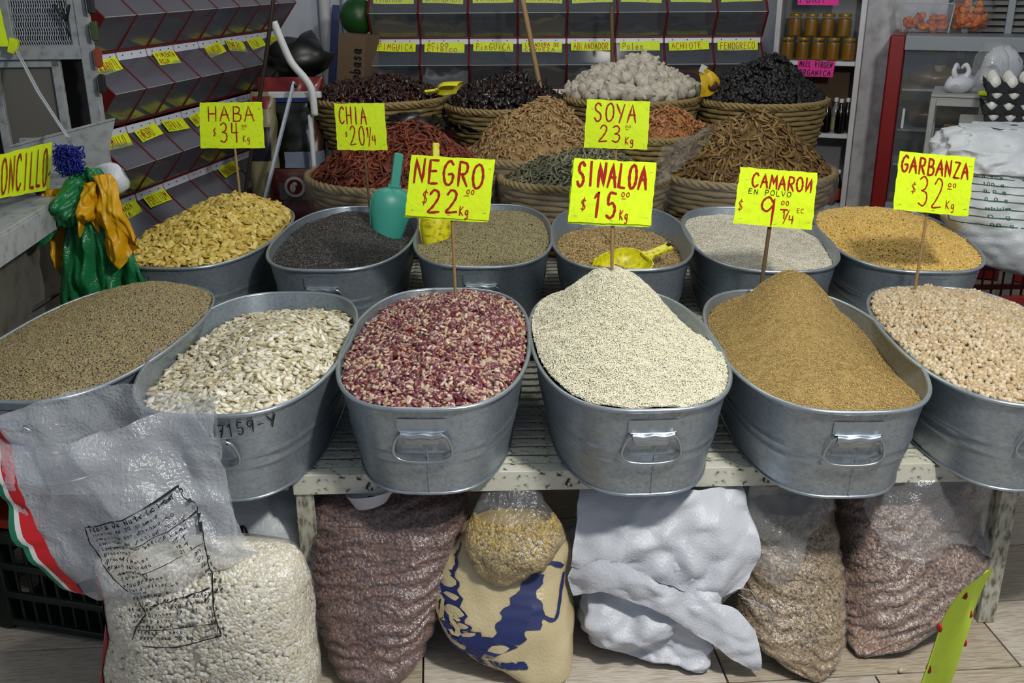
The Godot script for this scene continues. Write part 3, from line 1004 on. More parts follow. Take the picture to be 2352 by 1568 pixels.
func wood_tile(i: int) -> StandardMaterial3D:
	var base: Array = [Color(0.76, 0.73, 0.68), Color(0.72, 0.68, 0.61), Color(0.80, 0.77, 0.73), Color(0.73, 0.70, 0.66)]
	return mat("wood_tile_%d" % i, base[i], 0.38, 0.0, {"tri": Vector3(0.8, 1.0, 14.0), "world": false, "tex": noise_tex(FastNoiseLite.TYPE_SIMPLEX_SMOOTH, 0.02, [Color(0.70, 0.67, 0.63), Color(0.90, 0.88, 0.86), Color(1, 1, 1), Color(0.80, 0.77, 0.73), Color(0.98, 0.97, 0.95)], 512, 70 + i, 5)})


func floor_and_room() -> void:
	var fl := MB.new()
	fl.box(Vector3(0, -0.06, -2.6), Vector3(7.0, 0.10, 8.4), Basis.IDENTITY, 0.002)
	var f := structure("floor", fl, M.grout)
	var shapes := []
	for i in 4:
		wood_tile(i)
	var pl := MB.new()
	pl.box(Vector3.ZERO, Vector3(0.685, 0.012, 0.2455), Basis.IDENTITY, 0.0012)
	var pm := pl.mesh()
	var turn := Basis(Vector3.UP, deg_to_rad(4.2))
	var org := Vector3(1.172, -0.006, -1.905)
	var offs := [0.0, 0.30, 0.11, 0.52, 0.35, 0.18, 0.60, 0.04]
	for row in range(-3, 6):
		for k in range(-5, 3):
			var ox: float = offs[(row + 8) % 8] if row != 0 else 0.0
			if row == -1:
				ox = 0.34
			var local := Vector3((k + 0.5) * 0.689 + ox, 0, -0.125 - row * 0.25)
			var at := org + turn * local
			if at.x < -2.3 or at.x > 2.2 or at.z > -0.9:
				continue
			part("floor_plank", pm, M["wood_tile_%d" % (rng.randi() % 4)], f, Transform3D(turn, at + Vector3(0, rf(-0.0005, 0.0005), 0)))
	var rest := MB.new()
	rest.box(Vector3(0, -0.008, -4.9), Vector3(7.0, 0.012, 3.0))
	part("floor_field", rest, M.wood_tile_1, f)
	var rest2 := MB.new()
	rest2.box(Vector3(0, -0.008, 0.2), Vector3(7.0, 0.012, 2.0))
	part("floor_field", rest2, M.wood_tile_0, f)
	var w := MB.new()
	w.box(Vector3(0, 1.45, -6.40), Vector3(7.0, 3.0, 0.12))
	structure("wall_back", w, M.wall_paint)
	w = MB.new()
	w.box(Vector3(-2.55, 1.45, -2.6), Vector3(0.12, 3.0, 7.7))
	structure("wall_left", w, M.wall_paint)
	w = MB.new()
	w.box(Vector3(3.45, 1.45, -2.6), Vector3(0.12, 3.0, 7.7))
	structure("wall_right", w, M.wall_paint)
	w = MB.new()
	w.box(Vector3(0.45, 2.95, -2.6), Vector3(6.2, 0.10, 7.8))
	structure("ceiling", w, M.ceiling_paint)


# ------------------------------------------------------------------ price signs
func sign_card(t: Node3D, c: Array, thick: float, bend: float, material: Material, called := "card") -> Callable:
	var w: float = c[0].distance_to(c[1])
	var hh: float = c[0].distance_to(c[3])
	var ph := rf(0, 6)
	var place := func(p: Vector2, off := 0.0) -> Vector3:
		var u := p.x / w
		var v := p.y / hh
		var q: Vector3 = (c[3] as Vector3).lerp(c[2], u).lerp((c[0] as Vector3).lerp(c[1], u), v)
		q.z += bend * sin(u * PI) + bend * 0.6 * sin(v * 4.0 + u * 3.0 + ph) * 0.5 + off
		return q
	var mb := MB.new()
	var front := []
	var rear := []
	for j in 13:
		var a := PackedVector3Array()
		var b := PackedVector3Array()
		for i in 17:
			var p := Vector2(w * i / 16.0, hh * (1.0 - j / 12.0))
			if i == 0 or i == 16:
				p.x += rf(-0.0012, 0.0012)
			if j == 0 or j == 12:
				p.y += rf(-0.0012, 0.0012)
			a.append(place.call(p, 0.0))
			b.append(place.call(p, -thick))
		front.append(a)
		rear.append(b)
	mb.grid(front, false, false)
	mb.grid(rear, false, true)
	for j in [0, 12]:
		mb.grid([front[j], rear[j]], false, j == 0)
	var e := [PackedVector3Array(), PackedVector3Array(), PackedVector3Array(), PackedVector3Array()]
	for j in 13:
		e[0].append(front[j][0])
		e[1].append(rear[j][0])
		e[2].append(front[j][16])
		e[3].append(rear[j][16])
	mb.grid([e[0], e[1]], false, false)
	mb.grid([e[2], e[3]], false, true)
	part(called, mb, material, t)
	return place


# c: corners (x, y) top-left, top-right, bottom-right, bottom-left at depth z; texts: [string, x, y, wide, high, stroke, ink] as shares of the card
func price_sign(label: String, base: Vector3, z: float, c2: Array, texts: Array, stick_mat: Material, double := false, stick_r := 0.0042) -> Node3D:
	var t := thing("price_sign", label, "sign", base, 0.0, "yellow price signs on sticks")
	var c := []
	for q in c2:
		c.append(Vector3(q[0], q[1], z) - base)
	var place := sign_card(t, c, 0.0012, 0.003, M.card_yellow)
	if double:
		var c_b := []
		for q in c:
			c_b.append(q + Vector3(-0.002, -0.006, -0.005))
		sign_card(t, c_b, 0.0012, 0.003, M.card_yellow, "backing_card")
	var mid: Vector3 = (c[0] + c[1] + c[2] + c[3]) * 0.25
	var top: Vector3 = (c[0] + c[1]) * 0.5 + Vector3(0, -0.015, 0)
	var st := MB.new()
	var low := Vector3(0, -0.06, 0)
	var high := Vector3(lerpf(0.0, mid.x, 1.0), top.y, mid.z - 0.010)
	st.tube(PackedVector3Array([low, low.lerp(high, 0.3), low.lerp(high, 0.7), high]), stick_r, 8)
	part("stick", st, stick_mat, t)
	var w: float = c[0].distance_to(c[1])
	var hh: float = c[0].distance_to(c[3])
	var ink := {}
	for q in texts:
		var key: String = q[6] if q.size() > 6 else "marker_red"
		if not ink.has(key):
			ink[key] = MB.new()
		write(ink[key], q[0], q[1] * w, q[2] * hh, q[3] * w, q[4] * hh, q[5] * hh * 0.85, func(p: Vector2): return place.call(p, 0.0011), 0.03, q[7] if q.size() > 7 else 0.0)
	for key in ink:
		part("lettering", ink[key], M[key], t)
	# staples at the edges
	var sp := MB.new()
	for q in [[0.06, 0.10], [0.5, 0.05], [0.92, 0.12], [0.08, 0.8], [0.93, 0.85]]:
		var p0: Vector3 = place.call(Vector2(q[0] * w, q[1] * hh), 0.0012)
		sp.tube(PackedVector3Array([p0, p0 + Vector3(0.008, 0.0, 0.0003)]), 0.0005, 4)
	part("staple", sp, M.galvanised_wire, t)
	return t


func signs() -> void:
	price_sign("yellow price sign reading HABA 34 on a stick in the broad beans", Vector3(-0.911, 0.770, -3.33), -3.34, [[-1.016, 1.112], [-0.812, 1.113], [-0.816, 0.963], [-1.030, 0.964]],
		[["HABA", 0.13, 0.60, 0.78, 0.32, 0.032], ["$", 0.20, 0.26, 0.10, 0.20, 0.016], ["34", 0.31, 0.13, 0.36, 0.42, 0.034], ["00", 0.66, 0.46, 0.09, 0.05, 0.014], ["-", 0.64, 0.40, 0.12, 0.05, 0.014], ["Kg", 0.67, 0.14, 0.13, 0.14, 0.018]], M.stick)
	price_sign("yellow price sign reading CHIA 20 on a stick in the chia seed", Vector3(-0.492, 0.722, -3.45), -3.45, [[-0.595, 1.093], [-0.427, 1.093], [-0.423, 0.935], [-0.595, 0.937]],
		[["CHIA", 0.08, 0.57, 0.58, 0.36, 0.034], ["$", 0.17, 0.28, 0.10, 0.12, 0.014], ["20", 0.27, 0.12, 0.36, 0.40, 0.030], ["1", 0.60, 0.28, 0.10, 0.22, 0.030], ["/", 0.63, 0.10, 0.12, 0.40, 0.026], ["4", 0.71, 0.12, 0.12, 0.20, 0.024]], M.stick_dark)
	price_sign("large yellow price sign reading NEGRO 22 on a stick in the purple maize", Vector3(-0.152, 0.690, -2.595), -2.58, [[-0.255, 1.070], [-0.041, 1.055], [-0.059, 0.896], [-0.279, 0.911]],
		[["NEGRO", 0.05, 0.555, 0.88, 0.39, 0.046, "marker_red", -0.02], ["$", 0.18, 0.20, 0.10, 0.26, 0.020], ["22", 0.26, 0.09, 0.42, 0.37, 0.044], ["00", 0.70, 0.42, 0.11, 0.07, 0.016], ["-", 0.66, 0.37, 0.13, 0.04, 0.014], ["Kg", 0.64, 0.06, 0.13, 0.15, 0.022]], M.stick, true)
	price_sign("large yellow price sign reading SINALOA 15 on a stick in the rice", Vector3(0.256, 0.772, -2.44), -2.42, [[0.152, 1.087], [0.352, 1.074], [0.345, 0.920], [0.140, 0.931]],
		[["SINALOA", 0.06, 0.585, 0.87, 0.37, 0.050, "marker_red", -0.01], ["$", 0.13, 0.18, 0.10, 0.22, 0.020], ["15", 0.27, 0.10, 0.34, 0.40, 0.048], ["00", 0.61, 0.44, 0.12, 0.07, 0.016], ["-", 0.60, 0.39, 0.13, 0.04, 0.014], ["Kg", 0.61, 0.07, 0.12, 0.16, 0.020]], M.stick, true)
	price_sign("yellow price sign reading SOYA 23 on a stick in the soya flakes", Vector3(0.335, 0.62, -3.20), -3.18, [[0.237, 1.135], [0.435, 1.126], [0.431, 0.978], [0.231, 0.986]],
		[["SOYA", 0.13, 0.56, 0.70, 0.37, 0.040], ["23", 0.22, 0.14, 0.40, 0.34, 0.036], ["00", 0.63, 0.44, 0.10, 0.05, 0.012], ["-", 0.62, 0.39, 0.12, 0.04, 0.012], ["Kg", 0.64, 0.10, 0.16, 0.16, 0.024]], M.stick)
	price_sign("yellow price sign reading CAMARON EN POLVO 9 on a leaning stick in the shrimp powder", Vector3(0.668, 0.690, -2.58), -2.56, [[0.588, 1.037], [0.787, 1.020], [0.788, 0.871], [0.579, 0.890]],
		[["CAMARO@", 0.17, 0.68, 0.80, 0.24, 0.038, "marker_red", -0.02], ["EN POLVO", 0.14, 0.55, 0.56, 0.09, 0.014, "marker_black"], ["$", 0.03, 0.22, 0.10, 0.22, 0.016], ["9", 0.32, 0.03, 0.28, 0.50, 0.042], ["00", 0.57, 0.40, 0.12, 0.07, 0.016], ["-", 0.55, 0.27, 0.20, 0.10, 0.034], ["1", 0.60, 0.16, 0.07, 0.14, 0.024], ["/", 0.61, 0.06, 0.13, 0.26, 0.022], ["4", 0.68, 0.08, 0.11, 0.14, 0.024], ["EC", 0.78, 0.28, 0.10, 0.08, 0.012]], M.stick_dark, false, 0.0055)
	price_sign("yellow price sign reading GARBANZA 32 on a stick in the chickpeas", Vector3(1.095, 0.700, -2.60), -2.57, [[0.995, 1.074], [1.190, 1.055], [1.196, 0.901], [0.997, 0.922]],
		[["GARBANZA", 0.04, 0.66, 0.92, 0.27, 0.040, "marker_red", -0.02], ["$", 0.20, 0.30, 0.10, 0.20, 0.016], ["32", 0.30, 0.10, 0.38, 0.50, 0.028], ["00", 0.68, 0.48, 0.13, 0.06, 0.016], ["-", 0.66, 0.42, 0.15, 0.05, 0.016], ["Kg", 0.68, 0.10, 0.14, 0.14, 0.018]], M.stick)
	# a sign of a nearer stall seen almost edge on
	var org := Vector3(0.62, 0, -1.20)
	var t := thing("folded_sign", "yellow card sign seen edge on, in front of the rack leg", "sign", org)
	var near := [Vector3(0.545, 0.545, -1.12), Vector3(0.548, 0.582, -1.12), Vector3(0.557, 0.621, -1.12), Vector3(0.570, 0.688, -1.12), Vector3(0.579, 0.716, -1.12), Vector3(0.593, 0.748, -1.12), Vector3(0.616, 0.775, -1.12)]
	var far := [Vector3(0.663, 0.414, -1.27), Vector3(0.669, 0.456, -1.27), Vector3(0.679, 0.501, -1.27), Vector3(0.692, 0.573, -1.27), Vector3(0.696, 0.615, -1.27), Vector3(0.701, 0.655, -1.27), Vector3(0.706, 0.679, -1.27)]
	var rows := []
	var back := []
	var sn := smooth(near, 3)
	var sf := smooth(far, 3)
	for j in sn.size():
		var a := PackedVector3Array()
		var b := PackedVector3Array()
		for i in 7:
			var p := sn[j].lerp(sf[j], i / 6.0) - org + Vector3(0.004 * sin(i * 1.1 + j * 0.4), 0, 0)
			a.append(p)
			b.append(p + Vector3(0.001, 0.0008, 0))
		rows.append(a)
		back.append(b)
	var mb := MB.new()
	mb.grid(rows, false, true)
	mb.grid(back, false, false)
	part("card", mb, M.card_yellow, t)
	for q in [[6, 1], [9, 0], [11, 5], [14, 1], [3, 4], [8, 6]]:
		var ink := MB.new()
		ink.ellipsoid(rows[q[0]][q[1]], Vector3(0.004, 0.007, 0.006), 6, 4)
		part("marker_stroke", ink, M.marker_red, t)
	var st := MB.new()
	st.tube(PackedVector3Array([Vector3(-0.02, 0, -0.02), Vector3(-0.015, 0.3, -0.015), Vector3(-0.006, 0.52, 0.0)]), 0.005, 6)
	part("stick", st, M.stick, t)


# ------------------------------------------------------------------ scoops
# a trough with a closed round back and a flat handle; length runs along +x from the back to the lip
func scoop(t: Node3D, l: float, w: float, d: float, handle: float, material: Material) -> void:
	var mb := MB.new()
	var inner := []
	var outer := []
	for j in 11:
		var s := j / 10.0
		var k := sqrt(clampf(1.0 - pow(1.0 - minf(1.0, s * 2.6), 2.0), 0.0, 1.0))
		var a := PackedVector3Array()
		var b := PackedVector3Array()
		for i in 13:
			var f := PI * i / 12.0
			var hw := w * 0.5 * k * (1.0 - 0.18 * maxf(0.0, s - 0.55) / 0.45)
			var dip := d * k
			var x := s * l - (0.18 * l * s * sin(f) * -0.5) - 0.20 * l * s * s * pow(absf(cos(f)), 2.0)
			var p := Vector3(x, -sin(f) * dip + d * 0.12 * (1.0 - s), cos(f) * hw)
			a.append(p)
			b.append(p + Vector3(-0.0012, -sin(f) * 0.0018, cos(f) * 0.0018))
		inner.append(a)
		outer.append(b)
	mb.grid(inner, false, true)
	mb.grid(outer, false, false)
	mb.grid([inner[10], outer[10]], false, true)
	var e := [PackedVector3Array(), PackedVector3Array(), PackedVector3Array(), PackedVector3Array()]
	for j in 11:
		e[0].append(inner[j][0])
		e[1].append(outer[j][0] + Vector3(0, 0, 0.003))
		e[2].append(inner[j][12])
		e[3].append(outer[j][12] - Vector3(0, 0, 0.003))
	mb.grid([e[0], e[1]], false, false)
	mb.grid([e[2], e[3]], false, true)
	part("trough", mb, material, t)
	var h := MB.new()
	h.box(Vector3(-handle * 0.5 + 0.006, d * 0.10, 0), Vector3(handle, 0.013, w * 0.24), Basis(Vector3.BACK, -0.12), 0.005)
	h.box(Vector3(0.004, d * 0.02, 0), Vector3(0.02, 0.012, w * 0.34), Basis.IDENTITY, 0.005)
	part("handle", h, material, t)
	var hole := MB.new()
	hole.box(Vector3(-handle * 0.86, d * 0.10 + 0.0135, 0), Vector3(0.014, 0.004, w * 0.10), Basis(Vector3.BACK, -0.12), 0.0015)
	part("hanging_hole", hole, mat("hole_dark", Color(0.10, 0.09, 0.03), 0.9), t)


func scoops() -> void:
	var stain := noise_tex(FastNoiseLite.TYPE_SIMPLEX_SMOOTH, 0.02, [Color(0.45, 0.42, 0.20), Color(0.85, 0.82, 0.6), Color(1, 1, 1), Color(1, 1, 1), Color(1, 1, 1)], 256, 91, 4)
	var yel := mat("scoop_yellow", Color(0.86, 0.84, 0.08), 0.42, 0.0, {"tri": 9.0, "tex": stain})
	var teal := mat("scoop_teal", Color(0.22, 0.58, 0.52), 0.4)
	var t := thing("grain_scoop", "yellow plastic scoop lying on the soya flakes, stained inside", "scoop", Vector3(0.425, 0.675, -3.02))
	t.basis = Basis(Vector3.UP, PI + 0.55) * Basis(Vector3.BACK, -0.10) * Basis(Vector3.RIGHT, -0.25)
	scoop(t, 0.205, 0.145, 0.055, 0.095, yel)
	t = thing("grain_scoop", "turquoise plastic scoop standing in the chia seed", "scoop", Vector3(-0.385, 0.845, -3.28))
	t.basis = Basis(Vector3(-0.20, -0.975, 0.06).normalized(), Vector3(-0.35, 0.06, -0.93).normalized(), Vector3(-0.9, 0.2, 0.35).normalized()).orthonormalized()
	scoop(t, 0.175, 0.135, 0.045, 0.115, teal)
	t = thing("grain_scoop", "yellow plastic scoop standing upright in the green lentils", "scoop", Vector3(-0.245, 0.80, -3.22))
	t.basis = Basis(Vector3(-0.04, -0.99, 0.10).normalized(), Vector3(-0.3, -0.08, -0.95).normalized(), Vector3(-0.95, 0.05, 0.3).normalized()).orthonormalized()
	scoop(t, 0.16, 0.10, 0.045, 0.20, yel)


# ------------------------------------------------------------------ bags
class Sack:
	var lv: Array          # [y, cx, cz, rx, rz]
	var e := 2.4
	var nz: FastNoiseLite
	var amp := 0.006
	var freq := 9.0
	var ridge := 0.0
	var ridge_n := 30.0
	var ridge_slope := 0.0
	var seed_v := 0.0

	func level(t: float) -> PackedFloat32Array:
		var f := clampf(t, 0.0, 1.0) * (lv.size() - 1)
		var i := mini(int(f), lv.size() - 2)
		var k := f - i
		var o := PackedFloat32Array()
		for c in 5:
			var a: float = lv[maxi(i - 1, 0)][c]
			var b: float = lv[i][c]
			var d: float = lv[i + 1][c]
			var g: float = lv[mini(i + 2, lv.size() - 1)][c]
			o.append(cubic_interpolate(b, d, a, g, k))
		return o

	# u round the sack (0.25 faces the camera), t from the first level to the last
	func pt(u: float, t: float, inset := 0.0) -> Vector3:
		var l := level(t)
		var ph := TAU * u
		var c := cos(ph)
		var s := sin(ph)
		var d := Vector3(signf(c) * pow(absf(c), 2.0 / e), 0, signf(s) * pow(absf(s), 2.0 / e))
		var k := nz.get_noise_3d((l[1] + d.x * l[3]) * freq * 80 + seed_v, l[0] * freq * 80, d.z * l[4] * freq * 80) * amp * 2.0
		k += ridge * sin((l[0] + ridge_slope * d.x * l[3]) * TAU * ridge_n + nz.get_noise_2d(d.x * 60.0, l[0] * 300.0 + seed_v) * 6.0)
		return Vector3(l[1] + d.x * maxf(0.001, l[3] - inset + k), l[0], l[2] + d.z * maxf(0.001, l[4] - inset + k))

	func rows(seg: int, n: int, t0 := 0.0, t1 := 1.0, inset := 0.0, u0 := 0.0, u1 := 1.0) -> Array:
		var o := []
		for j in n + 1:
			var r := PackedVector3Array()
			for k in seg:
				r.append(pt(u0 + (u1 - u0) * (float(k) / seg if u1 - u0 > 0.999 else float(k) / (seg - 1)), lerpf(t0, t1, float(j) / n), inset))
			o.append(r)
		return o

	func normal(u: float, t: float) -> Vector3:
		var a := pt(u + 0.004, t) - pt(u - 0.004, t)
		var b := pt(u, t + 0.006) - pt(u, t - 0.006)
		var n := a.cross(b).normalized()
		var l := level(t)
		var out := pt(u, t) - Vector3(l[1], l[0], l[2])
		return n if n.dot(out) > 0 else -n


func sack(lv: Array, opt := {}) -> Sack:
	var s := Sack.new()
	s.lv = lv
	s.nz = noise
	for k in opt:
		s.set(k, opt[k])
	return s


func sack_mesh(s: Sack, seg := 72, n := 48, t0 := 0.0, t1 := 1.0, inset := 0.0) -> MB:
	var mb := MB.new()
	mb.grid(s.rows(seg, n, t0, t1, inset), true, false)
	return mb


# grains seen through the wall of a clear bag
func bag_grains(parent: Node3D, s: Sack, called: String, shape: Mesh, material: Material, colors: Array, count: int, t0: float, t1: float, inset: float, lie := 0.4) -> void:
	var o := []
	for i in count:
		var u := rf(-0.03, 0.53)
		var t := rf(t0, t1)
		var nn := s.normal(u, t)
		var up := (nn + Vector3(rf(-1, 1), rf(-1, 1), rf(-1, 1)) * lie).normalized()
		var side := up.cross(Vector3(rf(-1, 1), rf(-1, 1), rf(-1, 1))).normalized()
		o.append(Transform3D(Basis(side, up, side.cross(up)).scaled(Vector3.ONE * rf(0.9, 1.1)), s.pt(u, t, inset)))
	copies(called, shape, material, o, colors, parent, 0.14).set_meta("kind", "stuff")


func g_bean(r: Vector3) -> ArrayMesh:
	var mb := MB.new()
	var rows := []
	for j in 6:
		var f := PI * j / 5.0 - PI / 2
		var ring := PackedVector3Array()
		for k in 8:
			var t := TAU * k / 8
			var p := Vector3(cos(t) * cos(f) * r.x, sin(f) * r.y, sin(t) * cos(f) * r.z)
			p.z += 0.25 * r.z * pow(p.x / r.x, 2.0)
			ring.append(p)
		rows.append(ring)
	mb.grid(rows, true)
	return mb.mesh()


func sheet(mb: MB, rows: Array, thick := 0.0008) -> void:
	mb.grid(rows, false, false)


# a crumpled sheet through a lattice of points (rows of Vector3), with folds
func crumple(lattice: Array, per: int, amp: float, freq: float, sd: float) -> Array:
	var wide := []
	for r in lattice:
		wide.append(smooth(r, per))
	var out := []
	var cols: int = wide[0].size()
	var n := wide.size()
	for j in (n - 1) * per + 1:
		var f := float(j) / per
		var i := mini(int(f), n - 2)
		var row := PackedVector3Array()
		for k in cols:
			var p: Vector3 = wide[i][k].cubic_interpolate(wide[i + 1][k], wide[maxi(i - 1, 0)][k], wide[mini(i + 2, n - 1)][k], f - i)
			var q := p * freq * 80.0
			var n1 := absf(noise.get_noise_3d(q.x + sd, q.y, q.z)) * 2.0 - 0.4
			var n2 := absf(noise.get_noise_3d(q.x * 0.5 + sd + 70.0, q.y * 0.5, q.z * 0.5)) * 2.0 - 0.4
			p += Vector3(noise.get_noise_3d(q.x, q.y + sd + 50, q.z) * 0.5, noise.get_noise_3d(q.x, q.y, q.z + sd + 90) * 0.5, n1 * 0.6 + n2) * amp
			row.append(p)
		out.append(row)
	return out


func bags() -> void:
	var bean_mat := mat("grain_bagged", Color.WHITE, 0.5, 0.0, {"vcol": true})
	# --- white bean sack in front of the rack
	var t := thing("bean_sack", "tall clear woven sack of white beans with red edge stripe and black printed panel", "sack", Vector3.ZERO)
	var bulk := sack([[0.005, -0.665, -1.80, 0.180, 0.10], [0.03, -0.660, -1.80, 0.220, 0.13], [0.10, -0.650, -1.80, 0.230, 0.145], [0.18, -0.645, -1.80, 0.222, 0.145], [0.26, -0.640, -1.80, 0.214, 0.14], [0.33, -0.645, -1.80, 0.212, 0.125], [0.375, -0.655, -1.80, 0.205, 0.09], [0.395, -0.665, -1.80, 0.17, 0.05], [0.402, -0.67, -1.80, 0.06, 0.02], [0.403, -0.67, -1.80, 0.005, 0.005]], {"amp": 0.006, "freq": 3.0, "e": 2.5})
	part("bean_core", sack_mesh(bulk, 64, 40, 0.0, 1.0, 0.010), mat("bean_core", Color(0.82, 0.80, 0.73), 0.8), t)
	bag_grains(t, bulk, "beans", g_bean(Vector3(0.0076, 0.0046, 0.0052)), bean_mat, [lin(Color(0.84, 0.82, 0.76)), lin(Color(0.80, 0.77, 0.69)), lin(Color(0.88, 0.87, 0.83)), lin(Color(0.78, 0.75, 0.66))], 13500, 0.06, 0.99, 0.006, 0.35)
	part("full_film", sack_mesh(bulk, 96, 80), M.film_clear, t)
	var red := mat("stripe_red", Color(0.72, 0.10, 0.12), 0.45)
	var green := mat("stripe_green", Color(0.10, 0.42, 0.30), 0.45)
	# the slack upper part: front sheet, back sheet
	var Lf := [Vector3(-0.830, 0.290, -1.770), Vector3(-0.868, 0.318, -1.745), Vector3(-0.905, 0.345, -1.735), Vector3(-0.945, 0.420, -1.74), Vector3(-0.985, 0.520, -1.75), Vector3(-1.010, 0.610, -1.765), Vector3(-1.035, 0.690, -1.79)]
	var Rt := [Vector3(-0.490, 0.300, -1.85), Vector3(-0.475, 0.345, -1.825), Vector3(-0.500, 0.388, -1.785), Vector3(-0.540, 0.430, -1.745), Vector3(-0.560, 0.530, -1.76), Vector3(-0.578, 0.640, -1.785), Vector3(-0.575, 0.735, -1.79)]
	var lat := []
	for j in Lf.size():
		var row := []
		for i in 6:
			var u := i / 5.0
			var p: Vector3 = Lf[j].lerp(Rt[j], u)
			var belly := sin(u * PI)
			p.z += belly * [0.02, 0.055, 0.07, 0.06, 0.05, 0.035, 0.03][j] + (0.022 * sin(u * 9.0 + j * 0.7) if j > 2 else 0.0)
			if j == 6:
				p.y -= belly * 0.055 * (1.2 - u)
			row.append(p)
		lat.append(row)
	var front := crumple(lat, 8, 0.020, 5.0, 3.0)
	var mb := MB.new()
	mb.grid(front, false, false)
	part("slack_front", mb, M.film_milky, t)
	lat = []
	for j in range(2, Lf.size()):
		var row := []
		for i in 6:
			var u := i / 5.0
			var p: Vector3 = Lf[j].lerp(Rt[j], u)
			p.z -= sin(u * PI) * 0.045 + 0.002
			p.y += 0.03 * sin(u * PI) * float(j == 6)
			row.append(p)
		lat.append(row)
	mb = MB.new()
	mb.grid(crumple(lat, 8, 0.016, 5.0, 23.0), false, true)
	part("slack_back", mb, M.film_milky, t)
	# stripes down the left edge
	var white := mat("stripe_white", Color(0.80, 0.81, 0.80), 0.45)
	for band in [[0.2, 2.3, red, "red_stripe"], [-0.8, 0.2, white, "white_stripe"], [-1.9, -0.8, green, "green_stripe"]]:
		var a := PackedVector3Array()
		var b := PackedVector3Array()
		for k in range(10, front.size()):
			var p: Vector3 = front[k][0]
			var step: Vector3 = (front[k][3] - p) / 3.0
			step.z = clampf(step.z, -0.002, 0.006)
			for q in [[band[0], a], [band[1], b]]:
				var at: Vector3 = p.lerp(front[k][int(ceil(q[0]))], 1.0) if q[0] > 0.9 else p + step * q[0]
				q[1].append(at + Vector3(0, 0, 0.0035))
		mb = MB.new()
		mb.grid([a, b], false, true)
		part(band[3], mb, band[2], t)
	for band in [[0.420, 0.455, red, "red_stripe"], [0.455, 0.475, white, "white_stripe"], [0.475, 0.505, green, "green_stripe"]]:
		var rows := bulk.rows(4, 24, 0.0, 0.62, -0.0015, band[0], band[1])
		mb = MB.new()
		mb.grid(rows, false, false)
		part(band[3], mb, band[2], t)
	# printed panel: over the slack sheet and on over the full part
	var print_place := func(p: Vector2) -> Vector3:
		var best := Vector3(p.x, p.y, -1.70)
		var zb := -9.0
		if p.y < 0.40:
			for k in 40:
				var t2 := 0.25 + k / 53.0
				var l := bulk.level(t2)
				if l[0] >= p.y:
					var d := clampf(absf(p.x - l[1]) / l[3], 0.0, 0.999)
					zb = l[2] + l[4] * pow(1.0 - pow(d, 2.5), 1.0 / 2.5)
					break
		var zs := -9.0
		if p.y > 0.33:
			var j := 0
			while j < front.size() - 2 and front[j + 1][20].y < p.y:
				j += 1
			var row: PackedVector3Array = front[j]
			var i := 0
			while i < row.size() - 2 and row[i + 1].x < p.x:
				i += 1
			zs = row[i].z
		best.z = maxf(zb, zs) + 0.004
		return best
	var ink := MB.new()
	var words := ["Tabla De Nutricion", "Porcion de 30 gramos", "porciones por envase 50", "cantidad por racion 100 g", "contenido energetico kcal", "proteinas", "grasas totales", "grasa saturada", "colesterol", "carbohidratos", "azucares", "fibra dietetica", "sodio", "vitamina a", "valor diario de consumo", "en base a dieta normal", "ingredientes frijol", "alubia blanca", "conserve en lugar", "fresco y seco", "peso neto 50 kg"]
	var axis := Vector2(cos(0.33), sin(0.33))
	for k in words.size():
		var f := k / 20.0
		var org := Vector2(-0.828, 0.487).lerp(Vector2(-0.745, 0.268), f)
		if k > 7 and k < 15:
			org.x += 0.018
		var turn := lerpf(0.36, 0.05, f)
		var ax := Vector2(cos(turn), sin(turn))
		var here := func(p: Vector2): return print_place.call(org + ax * p.x + ax.orthogonal() * -p.y)
		var flip := func(p: Vector2): return print_place.call(org + ax * p.x + Vector2(-ax.y, ax.x) * p.y)
		write(ink, words[k] if k == 0 else words[k].to_lower(), 0.0, 0.0, (0.0074 if k > 0 else 0.0100) * words[k].length(), 0.0072 if k > 0 else 0.0115, 0.0014 if k > 0 else 0.0022, flip, 0.05)
		if k > 4:
			write(ink, "%d g" % (k * 3), 0.155, 0.0, 0.022, 0.007, 0.0014, flip, 0.05)
	var out := [[-0.84, 0.493], [-0.657, 0.568], [-0.645, 0.546], [-0.628, 0.534], [-0.617, 0.493], [-0.607, 0.434], [-0.602, 0.384], [-0.59, 0.312], [-0.58, 0.279], [-0.671, 0.255], [-0.767, 0.251], [-0.753, 0.287], [-0.729, 0.322], [-0.762, 0.367], [-0.807, 0.416], [-0.831, 0.453]]
	var line := PackedVector2Array()
	for k in out.size() + 1:
		var a := Vector2(out[k % out.size()][0], out[k % out.size()][1])
		if k > 0:
			var b := line[line.size() - 1]
			for i in 6:
				line.append(b.lerp(a, (i + 1) / 6.0))
		else:
			line.append(a)
	stroke(ink, line, 0.0024, print_place)
	for q in [[-0.80, 0.45, -0.625, 0.515], [-0.78, 0.40, -0.612, 0.455], [-0.72, 0.335, -0.603, 0.365], [-0.75, 0.285, -0.59, 0.305]]:
		var pts := PackedVector2Array()
		for k in 13:
			pts.append(Vector2(q[0], q[1]).lerp(Vector2(q[2], q[3]), k / 12.0))
		stroke(ink, pts, 0.0016, print_place)
	part("printed_panel", ink, M.marker_black, t)

	# --- the sack with dark lettering behind it
	t = thing("printed_sack", "grey-white sack with dark lettering behind the white bean sack", "sack")
	var s := sack([[0.005, -0.60, -2.10, 0.12, 0.09], [0.04, -0.60, -2.12, 0.15, 0.12], [0.15, -0.60, -2.14, 0.155, 0.13], [0.27, -0.61, -2.16, 0.145, 0.12], [0.35, -0.64, -2.18, 0.10, 0.08], [0.40, -0.66, -2.19, 0.04, 0.03]], {"amp": 0.012, "freq": 7.0})
	part("cloth", sack_mesh(s, 56, 36), M.sack_grey, t)
	ink = MB.new()
